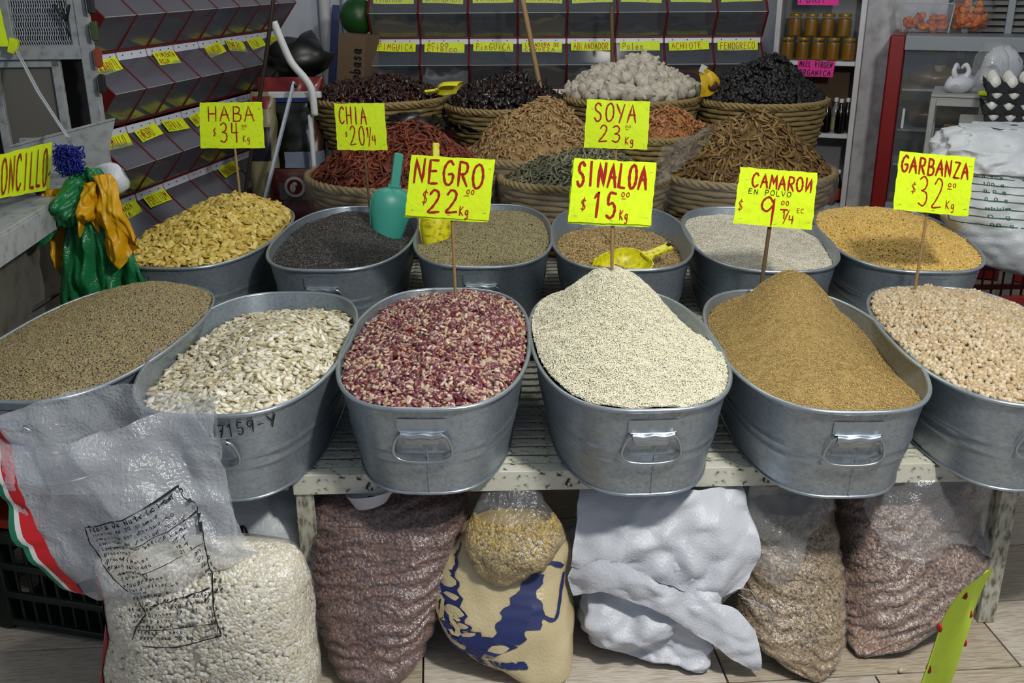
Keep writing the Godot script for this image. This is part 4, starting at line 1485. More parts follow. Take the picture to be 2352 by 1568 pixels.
	var on_s := func(p: Vector2): return s.pt(0.25 - p.x, p.y, -0.003)
	write(ink, "RICO", 0.0 - 0.10, 0.55, 0.10, 0.10, 0.010, on_s, 0.05)
	write(ink, "Frijol", 0.0 - 0.11, 0.40, 0.11, 0.08, 0.008, on_s, 0.05)
	part("lettering", ink, mat("print_navy", Color(0.07, 0.09, 0.20), 0.6), t)

	# --- brown beans
	t = thing("bean_bag", "tall clear bag of reddish-brown beans with horizontal wrinkles, beside the rack leg", "bag")
	s = sack([[0.006, -0.318, -1.855, 0.055, 0.035], [0.03, -0.314, -1.90, 0.092, 0.075], [0.065, -0.315, -1.945, 0.118, 0.10], [0.12, -0.314, -2.00, 0.148, 0.13], [0.18, -0.312, -2.05, 0.168, 0.145], [0.25, -0.305, -2.10, 0.184, 0.15], [0.33, -0.302, -2.14, 0.194, 0.14], [0.372, -0.300, -2.15, 0.18, 0.10], [0.40, -0.300, -2.15, 0.09, 0.05]], {"amp": 0.006, "freq": 3.0, "ridge": 0.0034, "ridge_n": 34.0, "ridge_slope": -0.12, "seed_v": 40.0})
	part("bean_core", sack_mesh(s, 64, 40, 0.0, 1.0, 0.012), mat("brown_core", Color(0.41, 0.26, 0.21), 0.8), t)
	bag_grains(t, s, "beans", g_bean(Vector3(0.0066, 0.0042, 0.0048)), bean_mat, [lin(Color(0.42, 0.27, 0.22)), lin(Color(0.38, 0.23, 0.19)), lin(Color(0.48, 0.34, 0.27)), lin(Color(0.36, 0.21, 0.19))], 9500, 0.0, 0.97, 0.008, 0.5)
	part("film", sack_mesh(s, 112, 110), M.film_haze, t)
	var cup := MB.new()
	for i in 1:
		var rows := []
		for j in 7:
			var f := j / 6.0
			var ring := PackedVector3Array()
			for k in 20:
				var a := TAU * k / 20
				ring.append(Vector3(-0.325 + cos(a) * (0.058 - 0.022 * f), 0.398 - f * 0.035 + 0.010 * cos(a), -2.03 + sin(a) * (0.03 - 0.01 * f)))
			rows.append(ring)
		cup.grid(rows, true, true)
	single("tied_bag_neck", cup, M.sack_white, "rolled white neck of plastic hanging under the rack above the brown beans", "plastic")

	# --- sugar sack with blue print
	t = thing("sugar_sack", "cream woven sack with blue printed letters, under the small bag of yellow peas", "sack")
	s = sack([[0.006, 0.060, -1.862, 0.045, 0.03], [0.022, 0.050, -1.89, 0.085, 0.055], [0.055, 0.015, -1.93, 0.128, 0.085], [0.10, -0.008, -1.97, 0.156, 0.11], [0.15, -0.016, -2.01, 0.162, 0.125], [0.20, -0.019, -2.04, 0.157, 0.125], [0.25, -0.012, -2.06, 0.140, 0.11], [0.285, -0.008, -2.07, 0.10, 0.08], [0.305, -0.005, -2.07, 0.03, 0.03]], {"amp": 0.012, "freq": 2.6, "seed_v": 80.0})
	part("cloth", sack_mesh(s, 128, 90), mat("sack_cream", Color(0.75, 0.69, 0.54), 0.32, 0.0, {"tri": 7.0, "ntex": M.wrinkle_n, "nscale": 0.5, "coat": 0.4}), t)
	ink = MB.new()
	var on_sugar := func(p: Vector2): return s.pt(0.25 - p.x, p.y, -0.0035)
	var navy := mat("print_blue", Color(0.12, 0.16, 0.36), 0.5)
	var band := func(list: Array, width: float, mbx: MB) -> void:
		var raw := []
		for q in list:
			raw.append(Vector3(q[0], q[1], 0))
		var pts := PackedVector2Array()
		for q in smooth(raw, 6):
			pts.append(Vector2(q.x, q.y))
		stroke(mbx, pts, width, on_sugar)
	band.call([[-0.19, 0.78], [-0.155, 0.66], [-0.13, 0.56], [-0.11, 0.46], [-0.075, 0.40], [-0.035, 0.36]], 0.085, ink)
	band.call([[-0.24, 0.60], [-0.215, 0.50], [-0.18, 0.42], [-0.13, 0.36], [-0.09, 0.33]], 0.075, ink)
	band.call([[0.0, 0.40], [0.015, 0.50], [0.035, 0.60], [0.065, 0.68]], 0.050, ink)
	band.call([[0.035, 0.62], [0.06, 0.54], [0.05, 0.46]], 0.035, ink)
	band.call([[0.075, 0.50], [0.11, 0.47], [0.14, 0.55], [0.16, 0.66]], 0.014, ink)
	band.call([[0.055, 0.70], [0.10, 0.74], [0.15, 0.70]], 0.020, ink)
	write(ink, "mexicano", -0.115, 0.245, 0.13, 0.070, 0.010, on_sugar, 0.02, -0.1)
	var pale := MB.new()
	var on_band := func(p: Vector2): return s.pt(0.25 - p.x, p.y, -0.0060)
	write(pale, "cas", -0.235, 0.52, 0.165, 0.15, 0.016, on_band, 0.02, -0.95)
	part("pale_lettering", pale, M.sack_cream, t)
	part("lettering", ink, navy, t)

	# --- small clear bag of yellow peas
	t = thing("pea_bag", "small clear bag of yellow peas resting on the blue printed sack", "bag")
	s = sack([[0.225, -0.030, -1.925, 0.022, 0.018], [0.25, -0.014, -1.945, 0.070, 0.045], [0.285, 0.0, -1.965, 0.105, 0.065], [0.315, 0.004, -1.985, 0.110, 0.065], [0.345, 0.002, -2.005, 0.098, 0.05], [0.372, 0.0, -2.03, 0.075, 0.035], [0.395, -0.002, -2.05, 0.06, 0.02], [0.408, -0.003, -2.06, 0.05, 0.012]], {"amp": 0.006, "freq": 8.0, "seed_v": 120.0})
	part("pea_core", sack_mesh(s, 48, 24, 0.0, 0.55, 0.010), mat("pea_core", Color(0.61, 0.52, 0.30), 0.8), t)
	bag_grains(t, s, "peas", g_bean(Vector3(0.0052, 0.0048, 0.0050)), bean_mat, [lin(Color(0.62, 0.53, 0.30)), lin(Color(0.56, 0.47, 0.25)), lin(Color(0.66, 0.58, 0.36))], 2200, 0.02, 0.58, 0.006, 1.0)
	part("film", sack_mesh(s, 80, 60), M.film_haze, t)

	# --- white sack with the torn flap
	t = thing("white_sack", "crumpled white plastic sack with a long torn flap hanging to the floor", "sack")
	s = sack([[0.008, 0.408, -1.915, 0.028, 0.02], [0.03, 0.355, -1.95, 0.105, 0.06], [0.06, 0.330, -1.985, 0.145, 0.09], [0.10, 0.322, -2.015, 0.172, 0.115], [0.15, 0.338, -2.055, 0.198, 0.13], [0.21, 0.342, -2.085, 0.214, 0.13], [0.27, 0.352, -2.115, 0.200, 0.11], [0.34, 0.354, -2.14, 0.178, 0.07], [0.39, 0.358, -2.15, 0.165, 0.04], [0.405, 0.358, -2.15, 0.15, 0.02]], {"amp": 0.026, "freq": 4.5, "seed_v": 160.0})
	part("cloth", sack_mesh(s, 110, 80), M.sack_white, t)
	lat = [
		[Vector3(0.135, 0.235, -1.965), Vector3(0.20, 0.262, -1.94), Vector3(0.28, 0.255, -1.925), Vector3(0.36, 0.215, -1.915), Vector3(0.44, 0.180, -1.91), Vector3(0.50, 0.160, -1.905), Vector3(0.545, 0.115, -1.90)],
		[Vector3(0.128, 0.205, -1.960), Vector3(0.19, 0.225, -1.925), Vector3(0.27, 0.215, -1.910), Vector3(0.35, 0.185, -1.895), Vector3(0.43, 0.150, -1.890), Vector3(0.495, 0.110, -1.885), Vector3(0.555, 0.060, -1.875)],
		[Vector3(0.140, 0.165, -1.955), Vector3(0.20, 0.190, -1.925), Vector3(0.27, 0.178, -1.910), Vector3(0.34, 0.155, -1.890), Vector3(0.42, 0.105, -1.880), Vector3(0.49, 0.060, -1.870), Vector3(0.555, 0.022, -1.860)],
	]
	mb = MB.new()
	mb.grid(crumple(lat, 9, 0.018, 4.5, 11.0), false, true)
	part("torn_flap", mb, M.sack_white, t)
	lat = [
		[Vector3(0.165, 0.395, -2.06), Vector3(0.27, 0.405, -2.03), Vector3(0.38, 0.405, -2.03), Vector3(0.47, 0.40, -2.04), Vector3(0.535, 0.39, -2.06)],
		[Vector3(0.150, 0.33, -2.01), Vector3(0.26, 0.345, -1.985), Vector3(0.37, 0.335, -1.975), Vector3(0.47, 0.33, -1.985), Vector3(0.550, 0.315, -2.01)],
		[Vector3(0.140, 0.27, -1.975), Vector3(0.26, 0.28, -1.95), Vector3(0.37, 0.255, -1.945), Vector3(0.47, 0.24, -1.95), Vector3(0.560, 0.25, -1.98)],
		[Vector3(0.135, 0.235, -1.965), Vector3(0.25, 0.23, -1.94), Vector3(0.37, 0.20, -1.93), Vector3(0.46, 0.165, -1.93), Vector3(0.530, 0.185, -1.95)],
	]
	mb = MB.new()
	mb.grid(crumple(lat, 9, 0.026, 4.0, 31.0), false, true)
	part("loose_mouth", mb, M.sack_white, t)
	var thread := MB.new()
	for k in 5:
		var a := Vector3(0.50 + 0.008 * k, 0.20 - 0.012 * k, -1.925)
		thread.tube(smooth([a, a + Vector3(0.03, rf(-0.02, 0.02), 0.02), a + Vector3(0.06, -0.02 + rf(-0.02, 0.01), 0.015), a + Vector3(0.075, -0.05 + rf(-0.02, 0.02), 0.01)], 5), 0.0007, 4)
	part("loose_thread", thread, M.sack_white, t)

	# --- tan lentil bag
	t = thing("lentil_bag", "clear bag of tan lentils with a slumped neck, beside the white torn sack", "bag")
	s = sack([[0.006, 0.684, -1.858, 0.018, 0.015], [0.022, 0.678, -1.885, 0.055, 0.04], [0.05, 0.660, -1.935, 0.096, 0.075], [0.09, 0.650, -1.98, 0.120, 0.10], [0.15, 0.656, -2.04, 0.128, 0.11], [0.22, 0.659, -2.08, 0.119, 0.10], [0.28, 0.652, -2.11, 0.110, 0.08], [0.33, 0.648, -2.13, 0.085, 0.05], [0.385, 0.640, -2.13, 0.085, 0.03]], {"amp": 0.006, "freq": 3.5, "ridge": 0.0028, "ridge_n": 30.0, "ridge_slope": 0.25, "seed_v": 200.0})
	part("lentil_core", sack_mesh(s, 56, 36, 0.0, 0.8, 0.010), mat("tan_core", Color(0.56, 0.47, 0.33), 0.8), t)
	bag_grains(t, s, "lentils", g_bean(Vector3(0.0050, 0.0028, 0.0048)), bean_mat, [lin(Color(0.58, 0.49, 0.34)), lin(Color(0.52, 0.43, 0.29)), lin(Color(0.64, 0.55, 0.40)), lin(Color(0.50, 0.40, 0.28))], 7500, 0.0, 0.82, 0.006, 0.5)
	part("film", sack_mesh(s, 96, 90), M.film_haze, t)
	lat = [
		[Vector3(0.545, 0.40, -2.06), Vector3(0.60, 0.405, -2.03), Vector3(0.66, 0.405, -2.03), Vector3(0.73, 0.40, -2.05)],
		[Vector3(0.545, 0.32, -2.03), Vector3(0.60, 0.33, -1.99), Vector3(0.65, 0.33, -1.985), Vector3(0.735, 0.345, -2.02)],
		[Vector3(0.548, 0.25, -2.00), Vector3(0.59, 0.25, -1.965), Vector3(0.64, 0.265, -1.965), Vector3(0.69, 0.31, -1.99)],
		[Vector3(0.562, 0.205, -1.99), Vector3(0.595, 0.195, -1.955), Vector3(0.635, 0.205, -1.955), Vector3(0.665, 0.26, -1.98)],
	]
	mb = MB.new()
	mb.grid(crumple(lat, 9, 0.016, 8.0, 61.0), false, true)
	part("slumped_neck", mb, mat("film_neck", Color(0.84, 0.85, 0.86), 0.18, 0.0, {"alpha": 0.15, "tri": 9.0, "ntex": M.wrinkle_n, "nscale": 0.8}), t)

	# --- pinkish brown beans
	t = thing("pinto_bag", "clear bag of pinkish-brown pinto beans with slanting wrinkles by the rack leg", "bag")
	s = sack([[0.006, 0.822, -1.945, 0.020, 0.015], [0.022, 0.845, -1.965, 0.055, 0.04], [0.05, 0.905, -2.02, 0.112, 0.07], [0.09, 0.955, -2.06, 0.156, 0.10], [0.16, 0.980, -2.12, 0.178, 0.125], [0.23, 0.978, -2.17, 0.176, 0.125], [0.30, 0.982, -2.20, 0.174, 0.10], [0.345, 0.980, -2.21, 0.160, 0.06], [0.385, 0.976, -2.21, 0.15, 0.03]], {"amp": 0.008, "freq": 3.0, "ridge": 0.0036, "ridge_n": 26.0, "ridge_slope": -0.55, "seed_v": 240.0})
	part("bean_core", sack_mesh(s, 64, 40, 0.0, 0.86, 0.012), mat("pinto_core", Color(0.52, 0.41, 0.35), 0.8), t)
	bag_grains(t, s, "beans", g_bean(Vector3(0.0066, 0.0040, 0.0048)), bean_mat, [lin(Color(0.55, 0.44, 0.37)), lin(Color(0.49, 0.38, 0.32)), lin(Color(0.60, 0.50, 0.43)), lin(Color(0.46, 0.34, 0.28))], 8000, 0.0, 0.84, 0.008, 0.5)
	part("film", sack_mesh(s, 112, 100), M.film_haze, t)
	lat = [
		[Vector3(0.845, 0.40, -2.10), Vector3(0.93, 0.405, -2.06), Vector3(1.03, 0.405, -2.05), Vector3(1.125, 0.40, -2.10)],
		[Vector3(0.830, 0.335, -2.08), Vector3(0.92, 0.33, -2.03), Vector3(1.03, 0.335, -2.03), Vector3(1.135, 0.33, -2.09)],
		[Vector3(0.850, 0.275, -2.05), Vector3(0.93, 0.255, -2.015), Vector3(1.02, 0.285, -2.025), Vector3(1.14, 0.25, -2.09)],
		[Vector3(0.880, 0.225, -2.03), Vector3(0.95, 0.215, -2.00), Vector3(1.04, 0.255, -2.02), Vector3(1.15, 0.185, -2.07)],
	]
	mb = MB.new()
	mb.grid(crumple(lat, 9, 0.016, 8.0, 91.0), false, true)
	part("slack_mouth", mb, M.film_neck, t)

	# --- a single chickpea on the floor
	single("dropped_chickpea", g_chickpea(1), M.chickpea_2, "single chickpea lying on the floor beside a plank joint", "chickpea", Vector3(0.885, 0.006, -1.885))


# ------------------------------------------------------------------ bins of dry goods
# x runs along the columns, z out of the face, y is the world's; rows are the heights of the front edges
func bin_cabinet(label: String, xf: Transform3D, cols: int, w: float, rows: Array, s: float, words: Array, tints: Array, loose: bool, pane: Material, where: String) -> void:
	var t := thing("bin_cabinet", label, "cabinet")
	t.transform = xf
	var n_rows := rows.size()
	var lid_a := Vector3(0, 0, 0)
	var lid_b := Vector3(0, 0.10 * s, -0.105 * s)
	var low := Vector3(0, -0.122 * s, -0.098 * s)
	var back := MB.new()
	var y0: float = rows[n_rows - 1] - 0.14 * s
	back.box(Vector3(cols * w / 2, (rows[0] + 0.14 * s + y0) / 2, -0.345 * s), Vector3(cols * w + 0.02, rows[0] + 0.14 * s - y0, 0.012))
	part("back_board", back, M.bin_back, t)
	var base := MB.new()
	base.box(Vector3(cols * w / 2, y0 / 2, -0.20 * s), Vector3(cols * w, y0, 0.26 * s))
	part("plinth", base, M.bin_red, t)
	# red partition with the slanted outline
	var d := MB.new()
	var prof := [Vector2(0.004, 0.0), Vector2(-0.105 * s, 0.104 * s), Vector2(-0.112 * s, 0.136 * s), Vector2(-0.34 * s, 0.136 * s), Vector2(-0.34 * s, -0.128 * s), Vector2(-0.096 * s, -0.128 * s)]
	var mid := Vector2(-0.17 * s, 0.0)
	for i in prof.size():
		var a: Vector2 = prof[i]
		var b: Vector2 = prof[(i + 1) % prof.size()]
		d.tri(Vector3(0.004, mid.y, mid.x), Vector3(0.004, a.y, a.x), Vector3(0.004, b.y, b.x))
		d.tri(Vector3(-0.004, mid.y, mid.x), Vector3(-0.004, b.y, b.x), Vector3(-0.004, a.y, a.x))
		d.quad(Vector3(-0.004, a.y, a.x), Vector3(-0.004, b.y, b.x), Vector3(0.004, b.y, b.x), Vector3(0.004, a.y, a.x))
	var dm := d.mesh()
	var shelf := MB.new()
	shelf.box(Vector3(cols * w / 2, -0.127 * s, -0.218 * s), Vector3(cols * w, 0.010, 0.240 * s))
	var shm := shelf.mesh()
	var strip := MB.new()
	strip.box(Vector3(w / 2, 0.113 * s, -0.106 * s), Vector3(w - 0.010, 0.030 * s, 0.006), Basis(Vector3.RIGHT, -0.2), 0.001)
	var stm := strip.mesh()
	var screw := MB.new()
	for k in 3:
		screw.ellipsoid(Vector3(w * (0.18 + 0.3 * k), 0.116 * s, -0.102 * s), Vector3(0.003, 0.003, 0.003), 6, 4)
	var scm := screw.mesh()
	var lid := MB.new()
	var th := 0.003
	lid.bar(lid_a + Vector3(w / 2, 0, 0), lid_b + Vector3(w / 2, 0, 0), w - 0.011, th, Vector3.UP, 0.001)
	var lm := lid.mesh()
	var fp := MB.new()
	fp.bar(lid_a + Vector3(w / 2, -0.003, -0.001), low + Vector3(w / 2, 0, 0), w - 0.011, th, Vector3.BACK, 0.001)
	var fm := fp.mesh()
	var edge := MB.new()
	edge.box(Vector3(w / 2, 0.0, 0.001), Vector3(w - 0.010, 0.0035, 0.0035), Basis.IDENTITY, 0.001)
	var em := edge.mesh()
	for r in n_rows:
		var up := Vector3(0, rows[r], 0)
		part("shelf", shm, M.bin_red, t, Transform3D(Basis.IDENTITY, up))
		for c in cols + 1:
			part("partition", dm, M.bin_red, t, Transform3D(Basis.IDENTITY, up + Vector3(c * w, 0, 0)))
		for c in cols:
			var at := Transform3D(Basis.IDENTITY, up + Vector3(c * w, 0, 0))
			var st := part("hinge_strip", stm, M.bin_strip, t, at)
			part("screw", scm, M.black_plastic, st)
			part("lid", lm, pane, t, at)
			part("front_pane", fm, pane, t, at)
			part("pane_edge", em, mat("pane_edge", Color(0.62, 0.66, 0.66), 0.3), t, at)
			var word: String = words[r][c] if r < words.size() and c < words[r].size() else ""
			if word != "":
				bin_label(t, up + Vector3(c * w, 0, 0), w, s, word, loose, 1.4 if r == 0 and not loose else 1.0)
			var tint: Color = tints[r][c] if r < tints.size() and c < tints[r].size() else Color(0, 0, 0, 0)
			if tint.a > 0.0:
				bin_fill(xf, up + Vector3(c * w, 0, 0), w, s, tint, word, where, (r * cols + c))


func bin_label(t: Node3D, at: Vector3, w: float, s: float, word: String, loose: bool, tall: float) -> void:
	var lines := word.split("|")
	var ww := w * (0.82 if not loose else 0.78)
	var hh := 0.052 * s * tall + (0.006 if lines.size() > 1 else 0.0)
	var slope := Vector3(0, 0.94, -0.34).normalized()
	var nrm := Vector3(0, 0.34, 0.94).normalized()
	var tilt := rf(-0.05, 0.05) if not loose else rf(-0.16, 0.14)
	var start := at + Vector3(w * 0.5, 0.106 * s, -0.105 * s) + Vector3(0, 0.002, 0.004)
	var curl := rf(0.2, 1.0)
	var place := func(p: Vector2, off := 0.0) -> Vector3:
		var q := (p - Vector2(ww / 2, hh)).rotated(tilt)
		var lift := 0.004 + 0.012 * curl * (1.0 - p.y / hh) * (1.0 if not loose else 1.6) + 0.003 * sin(p.x / ww * 6.0 + curl * 9.0)
		return start + Vector3(q.x, 0, 0) + slope * q.y * 0.96 + nrm * (lift + off) + Vector3(0, 0, 0.005)
	var mb := MB.new()
	for layer in 2:
		var g := []
		for j in 5:
			var row := PackedVector3Array()
			for i in 9:
				row.append(place.call(Vector2(ww * i / 8.0, hh * (1.0 - j / 4.0)), -0.0006 * layer))
			g.append(row)
		mb.grid(g, false, layer == 1)
	var card := part("label_card", mb, M.label_yellow, t)
	var ink := MB.new()
	for k in lines.size():
		var lh := hh * (0.72 if lines.size() == 1 else 0.36)
		var ly := hh * 0.14 if lines.size() == 1 else hh * (0.54 - 0.46 * k)
		write(ink, lines[k], ww * 0.07, ly, ww * minf(0.88, 0.11 * lines[k].length()), lh, 0.0032, func(p: Vector2): return place.call(p, 0.0012), 0.05)
	part("lettering", ink, M.marker_red, card)


func bin_fill(xf: Transform3D, at: Vector3, w: float, s: float, tint: Color, word: String, where: String, k: int) -> void:
	var mb := MB.new()
	var level := tint.a
	var top := []
	var front := []
	var fa := PackedVector3Array()
	var fb := PackedVector3Array()
	for j in 6:
		var row := PackedVector3Array()
		for i in 9:
			var x := 0.009 + (w - 0.018) * i / 8.0
			var y := lerpf(-0.118, -0.012, level) * s + noise.get_noise_2d(x * 900.0 + k * 37.0, j * 14.0) * 0.030 * s + 0.012 * s * sin(float(i) * 0.7 + k)
			y = clampf(y, -0.116 * s, -0.004 * s)
			var zf := -0.098 * s * (-y / (0.122 * s)) - 0.005
			row.append(at + Vector3(x, y + 0.02 * s * j / 5.0, lerpf(zf, -0.33 * s, j / 5.0)))
			if j == 0:
				fa.append(row[i])
				fb.append(at + Vector3(x, -0.120 * s, -0.098 * s - 0.005))
		top.append(row)
	mb.grid(top, false, true)
	mb.grid([fa, fb], false, false)
	var col := Color(tint.r, tint.g, tint.b)
	var o := part("bin_contents", mb, mat("fill_%s" % col.to_html(false), col, 0.85, 0.0, {"tri": 12.0, "tex": noise_tex(FastNoiseLite.TYPE_SIMPLEX, 0.10, [Color(0.72, 0.72, 0.72), Color(1, 1, 1)], 128, 5, 3) if not M.has("fill_%s" % col.to_html(false)) else null}), self, xf)
	var first := word.replace("|", " ")
	var hue := "pale" if col.v > 0.6 else "reddish" if col.r > col.g * 1.5 else "dark" if col.v < 0.3 else "greenish" if col.g > col.r else "tan"
	meta(o, "%s dry goods in the bin %s %s" % [hue, ("labelled " + first) if first != "" else "without a label", where], "dry goods", "contents of the bins " + where, "stuff")


func bins() -> void:
	var sp := [Color(0.45, 0.38, 0.24, 0.55), Color(0.32, 0.27, 0.15, 0.45), Color(0.20, 0.19, 0.16, 0.15), Color(0.44, 0.38, 0.26, 0.72), Color(0.10, 0.08, 0.07, 0.45), Color(0.30, 0.28, 0.24, 0.1), Color(0.16, 0.11, 0.08, 0.4), Color(0.14, 0.10, 0.08, 0.5)]
	var sp2 := [Color(0.58, 0.60, 0.62, 0.4), Color(0.74, 0.76, 0.78, 0.45), Color(0.26, 0.15, 0.11, 0.9), Color(0.44, 0.40, 0.32, 0.8), Color(0.50, 0.50, 0.48, 0.5), Color(0.52, 0.42, 0.20, 0.6), Color(0.42, 0.20, 0.10, 0.7), Color(0.38, 0.32, 0.20, 0.6)]
	bin_cabinet("red cabinet of clear sloping bins with yellow labels on the rear wall", Transform3D(Basis(Vector3.UP, -0.008), Vector3(-0.730, 0, -5.40)), 8, 0.2562, [1.305, 1.046, 0.787], 1.0,
		[["PAJARO", "CALABAZA", "GUARANA", "CHIA EN POLVO", "PIMIENTA", "COMINO", "COCOA", "PIMIENTO@"], ["PIMGUICA", "ACIDO|CITRICO", "PinGUiCA", "LEVADURA DE|CERVEZA", "ABLANDADOR", "Polen", "ACHIOTE", "FENOGRECO"]], [sp, sp2], false, M.acrylic, "on the rear wall")
	var th := deg_to_rad(11.62)
	var b := Basis(Vector3(sin(th), 0, -cos(th)), Vector3.UP, Vector3(cos(th), 0, sin(th)))
	var c1 := [Color(0.26, 0.17, 0.10, 0.9), Color(0.30, 0.14, 0.08, 0.85), Color(0.20, 0.22, 0.24, 0.7), Color(0.42, 0.18, 0.08, 0.9), Color(0.26, 0.34, 0.46, 0.8), Color(0.22, 0.26, 0.10, 0.7), Color(0.40, 0.40, 0.38, 0.5), Color(0.36, 0.36, 0.36, 0.4)]
	var c2 := [Color(0.30, 0.28, 0.17, 0.6), Color(0.24, 0.26, 0.22, 0.5), Color(0.10, 0.11, 0.07, 0.8), Color(0.26, 0.28, 0.28, 0.6), Color(0.30, 0.26, 0.18, 0.5), Color(0.28, 0.15, 0.09, 0.7), Color(0.3, 0.28, 0.2, 0.5), Color(0.26, 0.26, 0.26, 0.5)]
	var c3 := [Color(0.27, 0.28, 0.24, 0.6), Color(0.30, 0.27, 0.24, 0.7), Color(0.17, 0.12, 0.12, 0.8), Color(0.28, 0.30, 0.24, 0.6), Color(0.30, 0.27, 0.2, 0.6), Color(0.26, 0.24, 0.2, 0.5), Color(0.2, 0.2, 0.2, 0.5), Color(0.2, 0.2, 0.2, 0.5)]
	bin_cabinet("long red cabinet of clear sloping bins with curling yellow labels along the side wall", Transform3D(b, Vector3(-1.555, 0, -4.028)), 8, 0.231, [1.350, 1.061, 0.763, 0.475], 1.10,
		[["", "", "", "", "", "", "ANIS", "TE"], ["ZACAHUITL", "", "PIMIENTA|ROJA", "", "HINOJO", "ROMERO", "TILA", "BOLDO"], ["TOMILLO", "ENEBRO", "STEVIA", "ANIS", "", "", "SALVIA", ""], ["LINAZA|CHIA", "PSYLLIUM", "", "", "MANZANA", "", "", ""]], [c1, c2, c3], true, M.acrylic_dull, "along the side wall")


# ------------------------------------------------------------------ baskets and their heaps
func basket(label: String, at: Vector3, rx: float, rz: float, h: float, taper: float, lined := false) -> Node3D:
	var t := thing("wicker_basket", label, "basket", at, 0.0, "round wicker baskets")
	var wall := MB.new()
	var rings := int(h / 0.021)
	var stakes := 26
	for j in rings:
		var f := (j + 0.5) / rings
		var pts := PackedVector3Array()
		var k := lerpf(taper, 1.0, pow(f, 0.8))
		for i in stakes * 2:
			var a := TAU * i / (stakes * 2.0)
			var wv := 0.006 * sin(a * stakes * 0.5 + PI * (j % 2)) + rf(-0.0015, 0.0015)
			pts.append(Vector3(cos(a) * (rx * k + wv), f * h + rf(-0.002, 0.002), sin(a) * (rz * k + wv)))
		wall.tube(pts, 0.0115, 5, true)
	part("woven_wall", wall, M.wicker, t).set_meta("kind", "stuff")
	var fl := MB.new()
	fl.lathe([Vector2(0.0, 0.012), Vector2(taper, 0.012), Vector2(taper, 0.0)], 32, Vector3.ZERO, rx, rz)
	part("base", fl, M.wicker, t)
	for st in 3:
		var rim := MB.new()
		var pts := PackedVector3Array()
		for i in 120:
			var a := TAU * i / 120.0
			var tw := a * 22.0 + TAU * st / 3.0
			pts.append(Vector3(cos(a) * (rx + 0.009 * cos(tw)), h + 0.009 * sin(tw), sin(a) * (rz + 0.009 * cos(tw))))
		rim.tube(pts, 0.0085, 5, true)
		part("rim_strand", rim, M.wicker, t)
	if lined:
		var lin_mb := MB.new()
		var rows := []
		for q in [[0.93, -0.10], [0.97, -0.03], [1.0, 0.014], [1.035, 0.016], [1.05, -0.02], [1.035, -0.07], [1.0, -0.12]]:
			var ring := PackedVector3Array()
			for i in 90:
				var a := TAU * i / 90.0
				var k: float = q[0] + 0.014 * noise.get_noise_2d(i * 9.0, q[1] * 700.0)
				ring.append(Vector3(cos(a) * rx * k, h + q[1] + 0.03 * noise.get_noise_2d(i * 6.0 + 40.0, 3.0) * float(q[1] < -0.01), sin(a) * rz * k))
			rows.append(ring)
		lin_mb.grid(rows, true, true)
		part("plastic_liner", lin_mb, M.film_haze, t)
	return t


# a rounded heap in a basket: returns places in the heap's own axes
func heap_places(rx: float, rz: float, high: float, sink: float, count: int, grain: float, lie: float, sharp := 1.0, layers := 2) -> Array:
	var o := []
	var tries := 0
	while o.size() < count and tries < count * 6:
		tries += 1
		var a := rf(0, TAU)
		var r := sqrt(rng.randf()) * 0.97
		if sin(a) < -0.2 and rng.randf() < 0.6:
			continue
		var x := cos(a) * r * rx
		var z := sin(a) * r * rz
		var y := heap_round(x / rx, z / rz, high, sharp) - sink
		var e := 0.03
		var up := Vector3((heap_round(x / rx - e, z / rz, high, sharp) - heap_round(x / rx + e, z / rz, high, sharp)) / (2 * e * rx), 1.0, (heap_round(x / rx, z / rz - e, high, sharp) - heap_round(x / rx, z / rz + e, high, sharp)) / (2 * e * rz)).normalized()
		up = (up + Vector3(rf(-1, 1), rf(-1, 1), rf(-1, 1)) * lie).normalized()
		var side := up.cross(Vector3(rf(-1, 1), rf(-0.2, 0.2), rf(-1, 1))).normalized()
		o.append(Transform3D(Basis(side, up, side.cross(up)).scaled(Vector3.ONE * rf(0.8, 1.2)), Vector3(x, y + rf(-0.6, 0.9) * grain, z)))
	return o


func heap_round(u: float, v: float, high: float, sharp: float) -> float:
	var r := minf(1.0, sqrt(u * u + v * v))
	return high * pow(1.0 - r, sharp) * (1.0 + 0.10 * sin(u * 7.0 + v * 3.0)) if sharp < 0.95 else high * (1.0 - pow(r, 1.7)) * (1.0 + 0.08 * sin(u * 7.0) + 0.05 * sin(v * 9.0))


func heap_core(called: String, label: String, category: String, at: Vector3, rx: float, rz: float, high: float, sink: float, col: Color, sharp := 1.0) -> Node3D:
	var p := thing(called, label, category, at)
	p.set_meta("kind", "stuff")
	var mb := MB.new()
	var rows := []
	for j in 13:
		var s := 1.0 - j / 12.0
		var ring := PackedVector3Array()
		for k in 40:
			var a := TAU * k / 40
			ring.append(Vector3(cos(a) * s * rx * 0.98, heap_round(cos(a) * s, sin(a) * s, high, sharp) - sink - 0.012, sin(a) * s * rz * 0.98))
		rows.append(ring)
	mb.grid(rows, true)
	part("core", mb, mat("core_" + called, col, 0.85), p)
	return p


